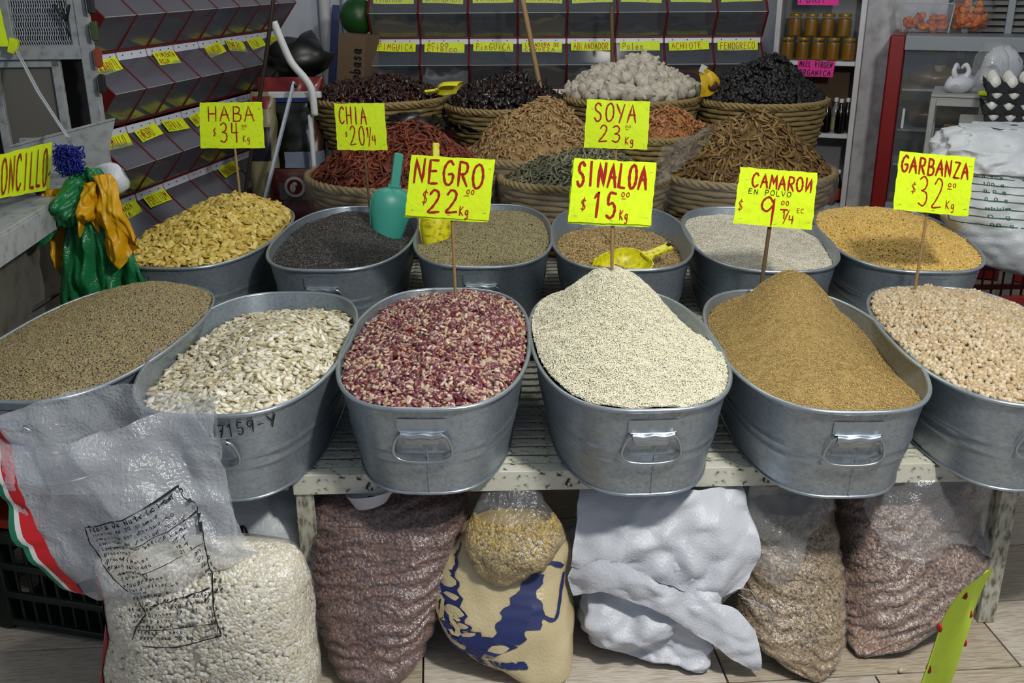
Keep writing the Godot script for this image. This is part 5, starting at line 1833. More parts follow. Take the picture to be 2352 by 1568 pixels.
# bent tapering pod along x
func g_pod(l: float, r: float, bend: float, tail := 0.0, flat := 1.0, seg := 6) -> ArrayMesh:
	var mb := MB.new()
	var rows := []
	for j in 8:
		var f := j / 7.0
		var rr := r * (pow(sin(PI * clampf(f * 0.94 + 0.04, 0, 1)), 0.7)) * (1.0 - 0.45 * f)
		if tail > 0.0 and j >= 6:
			rr = r * tail
		var ring := PackedVector3Array()
		var a := bend * (f - 0.5)
		var c := Vector3(sin(a) * l / maxf(0.2, absf(bend)) if absf(bend) > 0.05 else (f - 0.5) * l, 0, (1.0 - cos(a)) * l / maxf(0.2, absf(bend)))
		for k in seg:
			var t := TAU * k / seg
			ring.append(c + Vector3(-sin(a) * cos(t) * rr * 0.3, sin(t) * rr * flat * (0.2 if tail > 0.0 and j >= 6 else 1.0), cos(t) * rr))
		rows.append(ring)
	mb.grid(rows, true)
	return mb.mesh()


# round wrinkled chilli with a stub of stem
func g_chilli(l: float, w: float, v: int) -> ArrayMesh:
	var mb := MB.new()
	var rows := []
	for j in 8:
		var f := j / 7.0
		var ring := PackedVector3Array()
		for k in 10:
			var t := TAU * k / 10
			var r := w * pow(sin(PI * clampf(f, 0.02, 0.98)), 0.6) * (1.0 - 0.3 * f) * (1.0 + 0.16 * sin(t * 3 + v + f * 5.0) + 0.08 * sin(t * 5 + v * 2.0))
			ring.append(Vector3((f - 0.5) * l, sin(t) * r * 0.75, cos(t) * r))
		rows.append(ring)
	mb.grid(rows, true)
	mb.tube(PackedVector3Array([Vector3(-l * 0.48, 0, 0), Vector3(-l * 0.62, l * 0.04, 0), Vector3(-l * 0.85, l * 0.14, l * 0.05)]), w * 0.09, 4)
	return mb.mesh()


func g_garlic(v: int) -> ArrayMesh:
	var mb := MB.new()
	mb.colored = true
	var rows := []
	var cols := []
	var prof := [[0.002, -0.019], [0.010, -0.018], [0.019, -0.010], [0.0225, 0.0], [0.020, 0.009], [0.012, 0.017], [0.0065, 0.021], [0.0048, 0.025], [0.0046, 0.029], [0.0010, 0.030]]
	for j in prof.size():
		var ring := PackedVector3Array()
		var cr := []
		for k in 20:
			var t := TAU * k / 20
			var lobe := 1.0 + (0.09 * absf(sin(t * 2.5 + v)) - 0.03) * float(j > 0 and j < 6)
			ring.append(Vector3(cos(t) * prof[j][0] * lobe + (0.004 * v * float(j > 6)), prof[j][1], sin(t) * prof[j][0] * lobe))
			var streak := 0.5 + 0.5 * sin(t * 9.0 + v * 2.0)
			cr.append(lin(Color(0.76, 0.74, 0.67).lerp(Color(0.54, 0.50, 0.49), streak * (0.45 + 0.25 * v * 0.5))) if j > 0 else lin(Color(0.42, 0.34, 0.24)))
		rows.append(ring)
		cols.append(cr)
	mb.grid(rows, true, false, cols)
	return mb.mesh()


func g_lump(r: float, v: int) -> ArrayMesh:
	var mb := MB.new()
	var rows := []
	for j in 7:
		var f := PI * j / 6.0 - PI / 2
		var ring := PackedVector3Array()
		for k in 9:
			var t := TAU * k / 9
			var rr := r * (1.0 + 0.25 * sin(t * 3 + v * 1.7 + f * 2.0) + 0.12 * sin(t * 5 + f * 6.0 + v))
			ring.append(Vector3(cos(t) * cos(f) * 1.3, sin(f) * 0.7, sin(t) * cos(f)) * rr)
		rows.append(ring)
	mb.grid(rows, true)
	return mb.mesh()


func tones(key: String, cols: Array, rough: float, opt := {}) -> Array:
	var o := []
	for i in cols.size():
		o.append(mat("%s_%d" % [key, i], cols[i], rough, 0.0, opt))
	return o


func baskets() -> void:
	var vm := mat("loose_tinted", Color.WHITE, 0.55, 0.0, {"vcol": true})
	var vgloss := mat("loose_glossy", Color.WHITE, 0.25, 0.0, {"vcol": true})
	# two stands that carry the baskets
	for q in [[Vector3(0.24, 0, -4.02), Vector3(2.1, 0.44, 0.60), "low dark wooden stand under the lower baskets"], [Vector3(0.30, 0, -4.87), Vector3(2.3, 0.66, 0.70), "tall dark wooden stand under the upper baskets"]]:
		var st := thing("basket_stand", q[2], "stand", q[0])
		var top := MB.new()
		top.box(Vector3(0, q[1].y - 0.015, 0), Vector3(q[1].x, 0.03, q[1].z))
		part("top", top, mat("stand_wood", Color(0.20, 0.16, 0.12), 0.7), st)
		for sx in [-1, 1]:
			for sz in [-1, 1]:
				var lg := MB.new()
				lg.box(Vector3(sx * (q[1].x / 2 - 0.04), (q[1].y - 0.03) / 2, sz * (q[1].z / 2 - 0.04)), Vector3(0.05, q[1].y - 0.03, 0.05))
				part("leg", lg, M.stand_wood, st)
	# lower row
	basket("wicker basket lined with plastic, full of rust-red dried chillies", Vector3(-0.432, 0.44, -4.03), 0.385, 0.355, 0.30, 0.72, true)
	var p := heap_core("red_chilli_heap", "rust-red slender dried chillies heaped in a lined basket", "chillies", Vector3(-0.432, 0.74, -4.03), 0.375, 0.345, 0.20, 0.0, Color(0.42, 0.17, 0.08))
	var pods := [g_pod(0.055, 0.0062, 0.5), g_pod(0.050, 0.0058, -0.7), g_pod(0.060, 0.0060, 0.2)]
	var cc := [Color(0.46, 0.19, 0.08), Color(0.38, 0.15, 0.06), Color(0.52, 0.24, 0.11), Color(0.32, 0.12, 0.06)]
	split_pile(p, heap_places(0.37, 0.34, 0.20, 0.0, 1300, 0.008, 0.35), pods, tones("red_pod", cc, 0.55), vm, cc.map(lin), "red_chilli", "slender rust-red dried chilli in the plastic-lined basket under the CHIA sign", "chilli", "rust-red chillies in the lined basket", 290)

	basket("wicker basket of pale dried shrimp behind the grey-green fish", Vector3(0.12, 0.50, -4.16), 0.30, 0.28, 0.30, 0.75, true)
	p = heap_core("dried_shrimp_heap", "pale straw-coloured dried shrimp heaped behind the grey-green fish", "shrimp", Vector3(0.12, 0.80, -4.16), 0.29, 0.27, 0.215, 0.0, Color(0.61, 0.50, 0.32))
	var sh := [g_pod(0.040, 0.0065, 3.2, 0.7, 0.8), g_pod(0.036, 0.0062, 2.4, 0.8, 0.8), g_pod(0.042, 0.006, 3.9, 0.6, 0.8)]
	cc = [Color(0.62, 0.52, 0.34), Color(0.56, 0.45, 0.28), Color(0.66, 0.55, 0.38), Color(0.60, 0.46, 0.30)]
	split_pile(p, heap_places(0.29, 0.27, 0.215, 0.0, 950, 0.008, 0.6), sh, tones("shrimp_pale", cc, 0.5), vm, cc.map(lin), "dried_shrimp", "pale curled dried shrimp in the heap beside the SOYA sign", "shrimp", "pale dried shrimp", 260)

	basket("dark wicker basket of small grey-green dried fish behind the SINALOA sign", Vector3(0.285, 0.44, -3.88), 0.325, 0.23, 0.310, 0.75, true)
	p = heap_core("dried_fish_heap", "small grey-green dried fish heaped behind the SINALOA sign", "fish", Vector3(0.285, 0.750, -3.88), 0.315, 0.22, 0.115, 0.0, Color(0.42, 0.42, 0.32))
	var fi := [g_pod(0.046, 0.0055, 0.4, 1.0, 0.45), g_pod(0.040, 0.005, -0.6, 1.1, 0.45), g_pod(0.050, 0.0052, 0.1, 0.9, 0.45)]
	cc = [Color(0.44, 0.44, 0.34), Color(0.38, 0.39, 0.29), Color(0.50, 0.49, 0.39), Color(0.36, 0.36, 0.26)]
	split_pile(p, heap_places(0.31, 0.21, 0.115, 0.0, 1000, 0.007, 0.5), fi, tones("fish_grey", cc, 0.4), vm, cc.map(lin), "dried_fish", "tiny grey-green dried fish in the basket behind the SINALOA sign", "fish", "grey-green dried fish", 260)

	basket("large wicker basket lined with clear plastic, full of brown dried fish", Vector3(0.935, 0.44, -4.02), 0.355, 0.34, 0.31, 0.72, true)
	p = heap_core("brown_fish_heap", "brown dried fish heaped high in the large lined basket", "fish", Vector3(0.935, 0.75, -4.02), 0.345, 0.33, 0.225, 0.0, Color(0.43, 0.33, 0.16))
	var bf := [g_pod(0.056, 0.0072, 0.5, 0.7, 0.7), g_pod(0.050, 0.0068, -0.8, 0.8, 0.7), g_pod(0.060, 0.0072, 0.2, 0.7, 0.7)]
	cc = [Color(0.46, 0.35, 0.17), Color(0.39, 0.29, 0.14), Color(0.53, 0.43, 0.23), Color(0.33, 0.23, 0.11)]
	split_pile(p, heap_places(0.34, 0.325, 0.225, 0.0, 1200, 0.009, 0.45), bf, tones("fish_brown", cc, 0.5), vm, cc.map(lin), "brown_dried_fish", "brown dried fish in the large lined basket behind the CAMARON sign", "fish", "brown dried fish", 290)

	basket("small basket of orange-pink dried shrimp behind the folded plastic bag", Vector3(0.66, 0.50, -4.36), 0.23, 0.17, 0.34, 0.8)
	p = heap_core("pink_shrimp_heap", "orange-pink dried shrimp behind the folded plastic bag", "shrimp", Vector3(0.66, 0.84, -4.36), 0.22, 0.16, 0.11, 0.0, Color(0.64, 0.44, 0.27))
	cc = [Color(0.66, 0.42, 0.24), Color(0.62, 0.48, 0.30), Color(0.70, 0.50, 0.34), Color(0.58, 0.36, 0.20)]
	split_pile(p, heap_places(0.22, 0.16, 0.11, 0.0, 420, 0.010, 0.9), sh, tones("shrimp_pink", cc, 0.5), vm, cc.map(lin), "pink_dried_shrimp", "orange-pink curled dried shrimp beside the folded plastic bag", "shrimp", "orange-pink dried shrimp", 130)
	# folded plastic bag leaning between the baskets
	var lat := [
		[Vector3(0.54, 0.74, -3.74), Vector3(0.58, 0.78, -3.72), Vector3(0.64, 0.82, -3.74), Vector3(0.71, 0.86, -3.80)],
		[Vector3(0.55, 0.82, -3.78), Vector3(0.60, 0.86, -3.77), Vector3(0.67, 0.885, -3.80), Vector3(0.76, 0.91, -3.87)],
		[Vector3(0.58, 0.87, -3.84), Vector3(0.64, 0.905, -3.84), Vector3(0.71, 0.93, -3.87), Vector3(0.80, 0.945, -3.93)],
	]
	var mb := MB.new()
	mb.grid(crumple(lat, 8, 0.030, 9.0, 17.0), false, true)
	single("plastic_bag", mb, mat("film_smoky", Color(0.45, 0.44, 0.40), 0.14, 0.0, {"alpha": 0.35, "tri": 9.0, "ntex": M.wrinkle_n, "nscale": 1.0}), "crumpled smoky clear plastic bag folded over between two baskets", "plastic bag")

	# upper row
	basket("wicker basket of small dark red chillies with the bent white pipe beside it", Vector3(-0.622, 0.66, -4.87), 0.325, 0.31, 0.285, 0.66)
	p = heap_core("dark_chilli_heap", "small wrinkled dark red chillies in the basket beside the white pipe", "chillies", Vector3(-0.622, 0.945, -4.87), 0.315, 0.30, 0.10, 0.0, Color(0.15, 0.065, 0.05), 0.6)
	var ch := [g_chilli(0.034, 0.010, 0), g_chilli(0.030, 0.011, 1), g_chilli(0.038, 0.0095, 2)]
	cc = [Color(0.15, 0.06, 0.045), Color(0.11, 0.045, 0.04), Color(0.20, 0.085, 0.05), Color(0.13, 0.05, 0.05), Color(0.26, 0.13, 0.06)]
	split_pile(p, heap_places(0.31, 0.295, 0.10, 0.0, 1100, 0.010, 1.0, 0.6), ch, tones("chilli_dark", cc, 0.26), vgloss, cc.map(lin), "dark_chilli", "small wrinkled dark red chilli in the basket beside the white pipe", "chilli", "small dark red chillies", 240)
	# large flat chillies that spill over its front
	for k in 7:
		var m := MB.new()
		m.ellipsoid(Vector3.ZERO, Vector3(0.052, 0.007, 0.028), 12, 6)
		for i in m.v.size():
			m.v[i] += Vector3(0, 0.006 * sin(m.v[i].x * 130.0 + k), 0.004 * sin(m.v[i].x * 90.0 + k * 2.0))
		m.tube(PackedVector3Array([Vector3(-0.05, 0, 0), Vector3(-0.065, 0.005, 0), Vector3(-0.085, 0.012, 0.006)]), 0.003, 5)
		var o := single("flat_chilli", m, mat("flat_chilli", Color(0.06, 0.03, 0.03), 0.3), "large flat black chilli drooping over the red chillies", "chilli", Vector3(-0.50 + 0.052 * k, 0.905 - 0.009 * k + 0.01 * (k % 2), -4.50 + 0.03 * (k % 3)), "large flat black chillies")
		o.rotation = Vector3(0.5 + 0.2 * (k % 3), 0.5 * k, 0.35)

	basket("wicker basket of large shiny black chillies next to the garlic", Vector3(-0.02, 0.66, -4.82), 0.285, 0.29, 0.255, 0.68)
	p = heap_core("black_chilli_heap", "large shiny black chillies in the basket next to the garlic", "chillies", Vector3(-0.02, 0.915, -4.82), 0.275, 0.28, 0.14, 0.0, Color(0.085, 0.045, 0.04), 0.7)
	ch = [g_chilli(0.052, 0.021, 0), g_chilli(0.046, 0.022, 1), g_chilli(0.056, 0.018, 2)]
	cc = [Color(0.075, 0.04, 0.04), Color(0.055, 0.032, 0.035), Color(0.10, 0.05, 0.045), Color(0.15, 0.065, 0.045)]
	split_pile(p, heap_places(0.27, 0.275, 0.14, 0.0, 380, 0.014, 1.0, 0.7), ch, tones("chilli_black", cc, 0.2), vgloss, cc.map(lin), "black_chilli", "large shiny black dried chilli in the basket next to the garlic", "chilli", "large shiny black chillies", 150)

	basket("wicker basket heaped with white garlic bulbs", Vector3(0.572, 0.66, -4.84), 0.320, 0.31, 0.285, 0.68)
	p = heap_core("garlic_heap", "inner layer of garlic bulbs in the wicker basket", "garlic", Vector3(0.572, 0.945, -4.84), 0.30, 0.29, 0.155, 0.012, Color(0.70, 0.65, 0.58), 0.75)
	var gm := mat("garlic_skin", Color.WHITE, 0.55, 0.0, {"vcol": true})
	split_pile(p, heap_places(0.305, 0.295, 0.155, -0.008, 230, 0.024, 1.3, 0.75).map(func(x): return x * Transform3D(Basis.from_scale(Vector3.ONE * 1.42), Vector3.ZERO)), [g_garlic(0), g_garlic(1), g_garlic(2)], [gm], gm, [Color(1, 1, 1), Color(0.92, 0.9, 0.9)], "garlic_bulb", "white papery garlic bulb in the heaped wicker basket", "garlic", "garlic bulbs", 160)

	basket("wicker basket heaped with black wrinkled dried fruit beside the honey shelf", Vector3(1.185, 0.66, -4.84), 0.300, 0.29, 0.270, 0.80)
	p = heap_core("dried_fruit_heap", "black wrinkled dried fruit heaped in the basket beside the honey shelf", "dried fruit", Vector3(1.185, 0.93, -4.84), 0.290, 0.28, 0.185, 0.0, Color(0.07, 0.06, 0.067))
	cc = [Color(0.075, 0.065, 0.075), Color(0.055, 0.05, 0.058), Color(0.10, 0.08, 0.085), Color(0.06, 0.05, 0.05)]
	split_pile(p, heap_places(0.29, 0.28, 0.185, 0.0, 900, 0.010, 1.0), [g_lump(0.013, 0), g_lump(0.012, 1), g_lump(0.014, 2)], tones("fruit_black", cc, 0.42), vm, cc.map(lin), "dried_fruit", "black wrinkled dried fruit in the basket beside the honey shelf", "dried fruit", "black dried fruit", 240)
	# things stuck into the heaps
	var y := thing("grain_scoop", "yellow plastic scoop lying between the two chilli baskets", "scoop", Vector3(-0.335, 1.005, -4.62))
	y.basis = Basis(Vector3.UP, 0.15) * Basis(Vector3.RIGHT, 2.6)
	scoop(y, 0.115, 0.095, 0.035, 0.06, mat("scoop_back_yellow", Color(0.84, 0.80, 0.10), 0.45))
	var sk := MB.new()
	sk.tube(PackedVector3Array([Vector3(0.143, 0.97, -4.80), Vector3(0.10, 1.18, -4.82), Vector3(0.045, 1.45, -4.84)]), 0.0115, 8)
	single("wooden_pole", sk, M.stick, "thick bamboo pole leaning out of the black chillies", "pole")
	sk = MB.new()
	sk.tube(PackedVector3Array([Vector3(0.497, 1.02, -5.02), Vector3(0.49, 1.2, -5.02), Vector3(0.484, 1.346, -5.02)]), 0.0095, 8)
	single("wooden_pole", sk, M.stick_dark, "short grey stick standing upright behind the garlic", "pole")
	var pk := thing("snack_packet", "torn yellow packet between the garlic and the black fruit", "packet", Vector3(0.905, 1.03, -4.62))
	mb = MB.new()
	mb.grid(crumple([[Vector3(-0.062, 0.045, 0), Vector3(-0.03, 0.062, 0.012), Vector3(0.0, 0.05, 0.004)], [Vector3(-0.052, 0.0, 0.006), Vector3(-0.012, 0.01, 0.02), Vector3(0.032, 0.012, 0.004)], [Vector3(-0.048, -0.06, 0), Vector3(-0.01, -0.055, 0.012), Vector3(0.028, -0.03, 0.0)]], 6, 0.008, 9.0, 5.0), false, true)
	part("packet_body", mb, mat("packet_yellow", Color(0.80, 0.66, 0.08), 0.4), pk)
	mb = MB.new()
	mb.ellipsoid(Vector3(0.004, -0.012, 0.016), Vector3(0.024, 0.024, 0.004), 12, 6)
	part("dark_print", mb, mat("packet_dark", Color(0.25, 0.10, 0.06), 0.4), pk)
	mb = MB.new()
	mb.box(Vector3(-0.045, 0.062, 0.006), Vector3(0.03, 0.035, 0.006), Basis(Vector3.BACK, -0.4), 0.003)
	part("torn_top", mb, mat("packet_white", Color(0.75, 0.74, 0.72), 0.4), pk)


func cuboid(t: Node3D, called: String, at: Vector3, size: Vector3, m: Material, bevel := 0.004, turn := Basis.IDENTITY) -> MeshInstance3D:
	var mb := MB.new()
	mb.box(at, size, turn, bevel)
	return part(called, mb, m, t)


# ------------------------------------------------------------------ honey shelf, fridge and the things to the right
func right_side() -> void:
	var t := thing("honey_shelf", "white open shelf unit with honey jars and dark bottles", "shelf", Vector3(1.455, 0, -5.70), deg_to_rad(-20.0))
	var w := 0.436
	for x in [0.0, w]:
		cuboid(t, "side_panel", Vector3(x, 0.85, -0.13), Vector3(0.030, 1.70, 0.26), M.white_paint)
	cuboid(t, "back_panel", Vector3(w / 2, 0.85, -0.262), Vector3(w + 0.03, 1.70, 0.01), mat("shelf_back", Color(0.52, 0.53, 0.54), 0.7))
	for y in [0.06, 0.248, 0.650, 1.036, 1.46, 1.69]:
		cuboid(t, "shelf_board", Vector3(w / 2, y - 0.011, -0.13), Vector3(w - 0.03, 0.024, 0.255), M.white_paint)
	cuboid(t, "brown_card", Vector3(0.27, 0.86, -0.20), Vector3(0.26, 0.24, 0.006), mat("cardboard_dark", Color(0.34, 0.26, 0.19), 0.8), 0.001)
	var xf := t.transform
	# honey jars: glass, honey, lid
	var glass := MB.new()
	glass.lathe([Vector2(0.0, 0.001), Vector2(0.034, 0.001), Vector2(0.037, 0.006), Vector2(0.037, 0.086), Vector2(0.034, 0.097), Vector2(0.030, 0.102), Vector2(0.030, 0.108)], 20)
	var honey := MB.new()
	honey.lathe([Vector2(0.0, 0.004), Vector2(0.032, 0.004), Vector2(0.0345, 0.008), Vector2(0.0345, 0.084), Vector2(0.031, 0.095), Vector2(0.0, 0.096)], 20)
	var lid := MB.new()
	lid.lathe([Vector2(0.031, 0.104), Vector2(0.033, 0.105), Vector2(0.033, 0.117), Vector2(0.031, 0.1195), Vector2(0.0, 0.120)], 20)
	var gm := glass.mesh()
	var hm := honey.mesh()
	var lm := lid.mesh()
	for k in 9:
		var low := k < 5
		var p := Vector3(0.058 + 0.080 * k if low else 0.085 + 0.086 * (k - 5), 1.038 if low else 1.160, -0.055 if low else -0.075)
		var j := thing("honey_jar", "amber honey jar with gold lid standing on the white shelf board" if low else "amber honey jar with gold lid stacked on the lower jars", "jar", xf * p, 0.0, "honey jars on the lower layer" if low else "honey jars stacked on top")
		part("honey", hm, mat("honey", Color(0.50, 0.35, 0.04), 0.3), j)
		part("glass", gm, mat("honey_glass", Color(0.8, 0.7, 0.4), 0.06, 0.0, {"alpha": 0.01}), j)
		part("lid", lm, mat("gold_lid", Color(0.62, 0.50, 0.12), 0.35, 0.4), j)
	# dark bottles
	var bot := MB.new()
	bot.lathe([Vector2(0.0, 0.0), Vector2(0.024, 0.0), Vector2(0.026, 0.004), Vector2(0.026, 0.09), Vector2(0.020, 0.125), Vector2(0.010, 0.150), Vector2(0.0095, 0.170)], 16)
	var cap := MB.new()
	cap.lathe([Vector2(0.0115, 0.165), Vector2(0.012, 0.167), Vector2(0.012, 0.186), Vector2(0.0, 0.188)], 12)
	var lab := MB.new()
	lab.lathe([Vector2(0.0264, 0.018), Vector2(0.0266, 0.02), Vector2(0.0266, 0.082), Vector2(0.0264, 0.084)], 16)
	var bm := bot.mesh()
	var cm := cap.mesh()
	var lbm := lab.mesh()
	var dark := mat("bottle_dark", Color(0.03, 0.02, 0.02), 0.12, 0.0, {"coat": 0.6})
	for q in [[0.215, 0.651, -0.06, 0], [0.262, 0.651, -0.09, 1], [0.300, 0.651, -0.05, 2], [0.342, 0.651, -0.09, 3], [0.372, 0.651, -0.045, 4], [0.405, 0.651, -0.09, 4], [0.30, 0.249, -0.06, 5], [0.365, 0.249, -0.05, 5], [0.395, 0.249, -0.12, 5]]:
		var names := ["dark syrup bottle with white cap, end of the row beside the basket", "dark syrup bottle with a green label on the shelf below the honey", "brown syrup bottle with white cap on the shelf below the honey", "clear syrup bottle with a yellow edged label on the shelf", "tall plain dark bottle with white cap on the shelf below the honey", "dark bottle with red and yellow label on the lowest shelf"]
		var o := thing("syrup_bottle", names[q[3]], "bottle", xf * Vector3(q[0], q[1], q[2]), 0.0, "dark syrup bottles on the shelf")
		part("bottle_glass", bm, dark if q[3] != 3 else mat("bottle_pale", Color(0.45, 0.46, 0.46), 0.15), o)
		part("cap", cm, M.white_paint, o)
		if q[3] in [1, 3, 5]:
			part("paper_label", lbm, mat("label_%d" % q[3], [Color.WHITE, Color(0.16, 0.28, 0.08), Color.WHITE, Color(0.55, 0.56, 0.40), Color.WHITE, Color(0.62, 0.20, 0.06)][q[3]], 0.5), o)
	# pink cards
	for q in [["PURA", 0.095, 1.325, 0.215, 0.075, "pink card reading PURA above the honey jars"], ["MIEL VIRGEN|ORGANICA", 0.125, 0.955, 0.195, 0.088, "pink card reading MIEL VIRGEN ORGANICA on the shelf edge"]]:
		var c := thing("pink_card", q[5], "sign", xf * Vector3(q[1], q[2], 0.008), t.rotation.y)
		var place := sign_card(c, [Vector3(0, q[4], 0), Vector3(q[3], q[4] - 0.004, 0), Vector3(q[3] - 0.008, 0, 0), Vector3(0, 0.002, 0)], 0.001, 0.002, M.card_pink)
		var ink := MB.new()
		var lines: PackedStringArray = q[0].split("|")
		for k in lines.size():
			var hh: float = q[4] / lines.size()
			write(ink, lines[k], q[3] * 0.05, q[4] - hh * (k + 0.86), q[3] * (0.9 if lines.size() > 1 else 0.62), hh * 0.68, 0.0045, func(p: Vector2): return place.call(p, 0.0012), 0.04)
		part("lettering", ink, M.marker_black, c)
	# wall end between shelf and fridge
	var mb := MB.new()
	mb.box(Vector3(2.16, 1.45, -6.05), Vector3(0.46, 2.9, 0.60))
	structure("wall_pier", mb, mat("pier_paint", Color(0.88, 0.88, 0.90), 0.8, 0.0, {"tri": 1.6, "tex": noise_tex(FastNoiseLite.TYPE_SIMPLEX_SMOOTH, 0.02, [Color(0.78, 0.77, 0.76), Color(0.92, 0.92, 0.92), Color(1, 1, 1), Color(0.94, 0.94, 0.95)], 256, 15, 4)}))

	# display fridge
	t = thing("display_fridge", "red display fridge with a grey framed glass front", "fridge", Vector3(1.880, 0, -5.16), deg_to_rad(-22.0))
	var red := mat("fridge_red", Color(0.50, 0.04, 0.04), 0.4)
	var grey := mat("fridge_grey", Color(0.52, 0.55, 0.58), 0.4)
	cuboid(t, "side_panel", Vector3(0.035, 0.60, -0.25), Vector3(0.075, 1.20, 0.52), red, 0.01)
	cuboid(t, "side_panel", Vector3(1.20, 0.60, -0.25), Vector3(0.06, 1.20, 0.52), red, 0.01)
	cuboid(t, "top_rail", Vector3(0.62, 1.165, 0.0), Vector3(1.10, 0.070, 0.04), grey)
	cuboid(t, "top_panel", Vector3(0.62, 1.19, -0.26), Vector3(1.10, 0.02, 0.50), grey)
	cuboid(t, "bottom_rail", Vector3(0.62, 0.33, 0.0), Vector3(1.10, 0.08, 0.04), grey)
	cuboid(t, "plinth", Vector3(0.62, 0.15, -0.25), Vector3(1.10, 0.29, 0.48), red)
	cuboid(t, "back_panel", Vector3(0.62, 0.75, -0.50), Vector3(1.10, 0.85, 0.01), mat("fridge_inside", Color(0.22, 0.22, 0.22), 0.6))
	for y in [0.56, 0.735, 0.935]:
		cuboid(t, "wire_shelf", Vector3(0.62, y, -0.26), Vector3(1.08, 0.012, 0.44), grey)
	cuboid(t, "glass_door", Vector3(0.62, 0.75, -0.004), Vector3(1.09, 0.77, 0.004), M.glass)
	cuboid(t, "door_handle", Vector3(0.105, 0.80, 0.02), Vector3(0.014, 0.10, 0.014), M.white_paint)
	var fx := t.transform
	var goods := [Color(0.36, 0.28, 0.14), Color(0.34, 0.24, 0.16), Color(0.20, 0.12, 0.10), Color(0.30, 0.24, 0.10), Color(0.36, 0.20, 0.10), Color(0.26, 0.16, 0.08)]
	for k in 6:
		var g := MB.new()
		var x := 0.24 + 0.30 * (k % 3)
		var y: float = [0.941, 0.741][k / 3]
		g.ellipsoid(Vector3(x, y + 0.055, -0.20), Vector3(0.15, 0.055, 0.13), 20, 10)
		for i in g.v.size():
			g.v[i] += Vector3(noise.get_noise_3dv(g.v[i] * 300.0), noise.get_noise_3dv(g.v[i] * 310.0) * 0.6, 0) * 0.03
		var o := single("packed_goods", g, mat("goods_%d" % k, goods[k], 0.5, 0.0, {"coat": 0.5}), "brown packed goods behind the fridge glass, %s shelf" % ["upper", "lower"][k / 3], "packed food", Vector3.ZERO, "packed goods in the fridge")
		o.transform = fx
	var tag := thing("fridge_tag", "small yellow tag reading MOR on the fridge shelf", "sign", fx * Vector3(0.30, 0.74, -0.03), t.rotation.y)
	var pl := sign_card(tag, [Vector3(0, 0.035, 0), Vector3(0.09, 0.035, 0), Vector3(0.09, 0, 0), Vector3.ZERO], 0.001, 0.001, mat("tag_yellow", Color(0.62, 0.55, 0.10), 0.6))
	var ti := MB.new()
	write(ti, "MOR", 0.006, 0.006, 0.08, 0.024, 0.004, func(p: Vector2): return pl.call(p, 0.0012))
	part("lettering", ti, M.marker_red, tag)
	# acrylic box of orange crisps on the fridge
	t = thing("crisp_box", "clear acrylic box of orange crisps on top of the fridge", "box", fx * Vector3(0.03, 1.203, -0.18), deg_to_rad(-22.0))
	for q in [[Vector3(0.12, 0.07, 0.0), Vector3(0.24, 0.14, 0.003), Basis(Vector3.RIGHT, 0.2)], [Vector3(0.0, 0.07, -0.10), Vector3(0.003, 0.14, 0.20), Basis(Vector3.BACK, 0.2)], [Vector3(0.24, 0.07, -0.10), Vector3(0.003, 0.14, 0.20), Basis(Vector3.BACK, -0.1)], [Vector3(0.12, 0.07, -0.20), Vector3(0.24, 0.14, 0.003), Basis.IDENTITY]]:
		cuboid(t, "acrylic_side", q[0], q[1], M.acrylic, 0.001, q[2])
	var em := mat("pane_edge", Color(0.62, 0.66, 0.66), 0.3)
	cuboid(t, "rim_edge", Vector3(0.12, 0.14, 0.014), Vector3(0.24, 0.005, 0.006), em, 0.001)
	cuboid(t, "corner_edge", Vector3(0.005, 0.07, 0.005), Vector3(0.006, 0.14, 0.006), em, 0.001, Basis(Vector3.BACK, 0.2))
	cuboid(t, "corner_edge", Vector3(0.238, 0.07, 0.005), Vector3(0.006, 0.14, 0.006), em, 0.001, Basis(Vector3.BACK, -0.1))
	var orange := tones("crisp", [Color(0.80, 0.40, 0.07), Color(0.74, 0.33, 0.05), Color(0.84, 0.46, 0.10)], 0.5)
	var cr := [g_lump(0.018, 0), g_lump(0.020, 1), g_lump(0.016, 2)]
	for k in 110:
		var inside := k < 55
		var p := Vector3(rf(0.02, 0.22), 0.015 + 0.055 * rng.randf() * (0.6 + rf(0, 0.6)), rf(-0.17, -0.02)) if inside else Vector3(rf(0.26, 0.40), 0.015 + rf(0.0, 0.15) * rf(0.4, 1.0), rf(-0.17, -0.02))
		var o := part("orange_crisp", cr[k % 3], orange[k % 3], self, t.transform * Transform3D(Basis(Vector3(rf(-1, 1), rf(-1, 1), rf(-1, 1)).normalized(), rf(0, TAU)), p))
		meta(o, "orange crisp in the clear acrylic box on the fridge" if inside else "orange crisp in the clear bag beside the acrylic box", "crisp", "orange crisps in the box" if inside else "orange crisps in the bag")
	mb = MB.new()
	mb.ellipsoid(Vector3(0.33, 0.095, -0.10), Vector3(0.105, 0.110, 0.11), 24, 14)
	for i in mb.v.size():
		mb.v[i] += Vector3(1, 1, 1) * noise.get_noise_3dv(mb.v[i] * 400.0) * 0.02
	var cb := single("crisp_bag", mb, M.film_clear, "clear plastic bag of orange crisps beside the acrylic box", "bag")
	cb.transform = t.transform
	# louvred shutter high on the wall
	t = thing("louvred_shutter", "grey louvred metal shutter above the fridge", "shutter", Vector3(2.30, 1.10, -5.30), deg_to_rad(-22.0))
	for x in [0.0, 0.20, 0.40, 0.60]:
		cuboid(t, "stile", Vector3(x, 0.35, 0), Vector3(0.035, 0.75, 0.03), grey)
	for k in 22:
		cuboid(t, "louvre", Vector3(0.30, 0.02 + k * 0.032, -0.005), Vector3(0.60, 0.005, 0.028), mat("louvre_grey", Color(0.50, 0.51, 0.50), 0.5), 0.001, Basis(Vector3.RIGHT, 0.7))
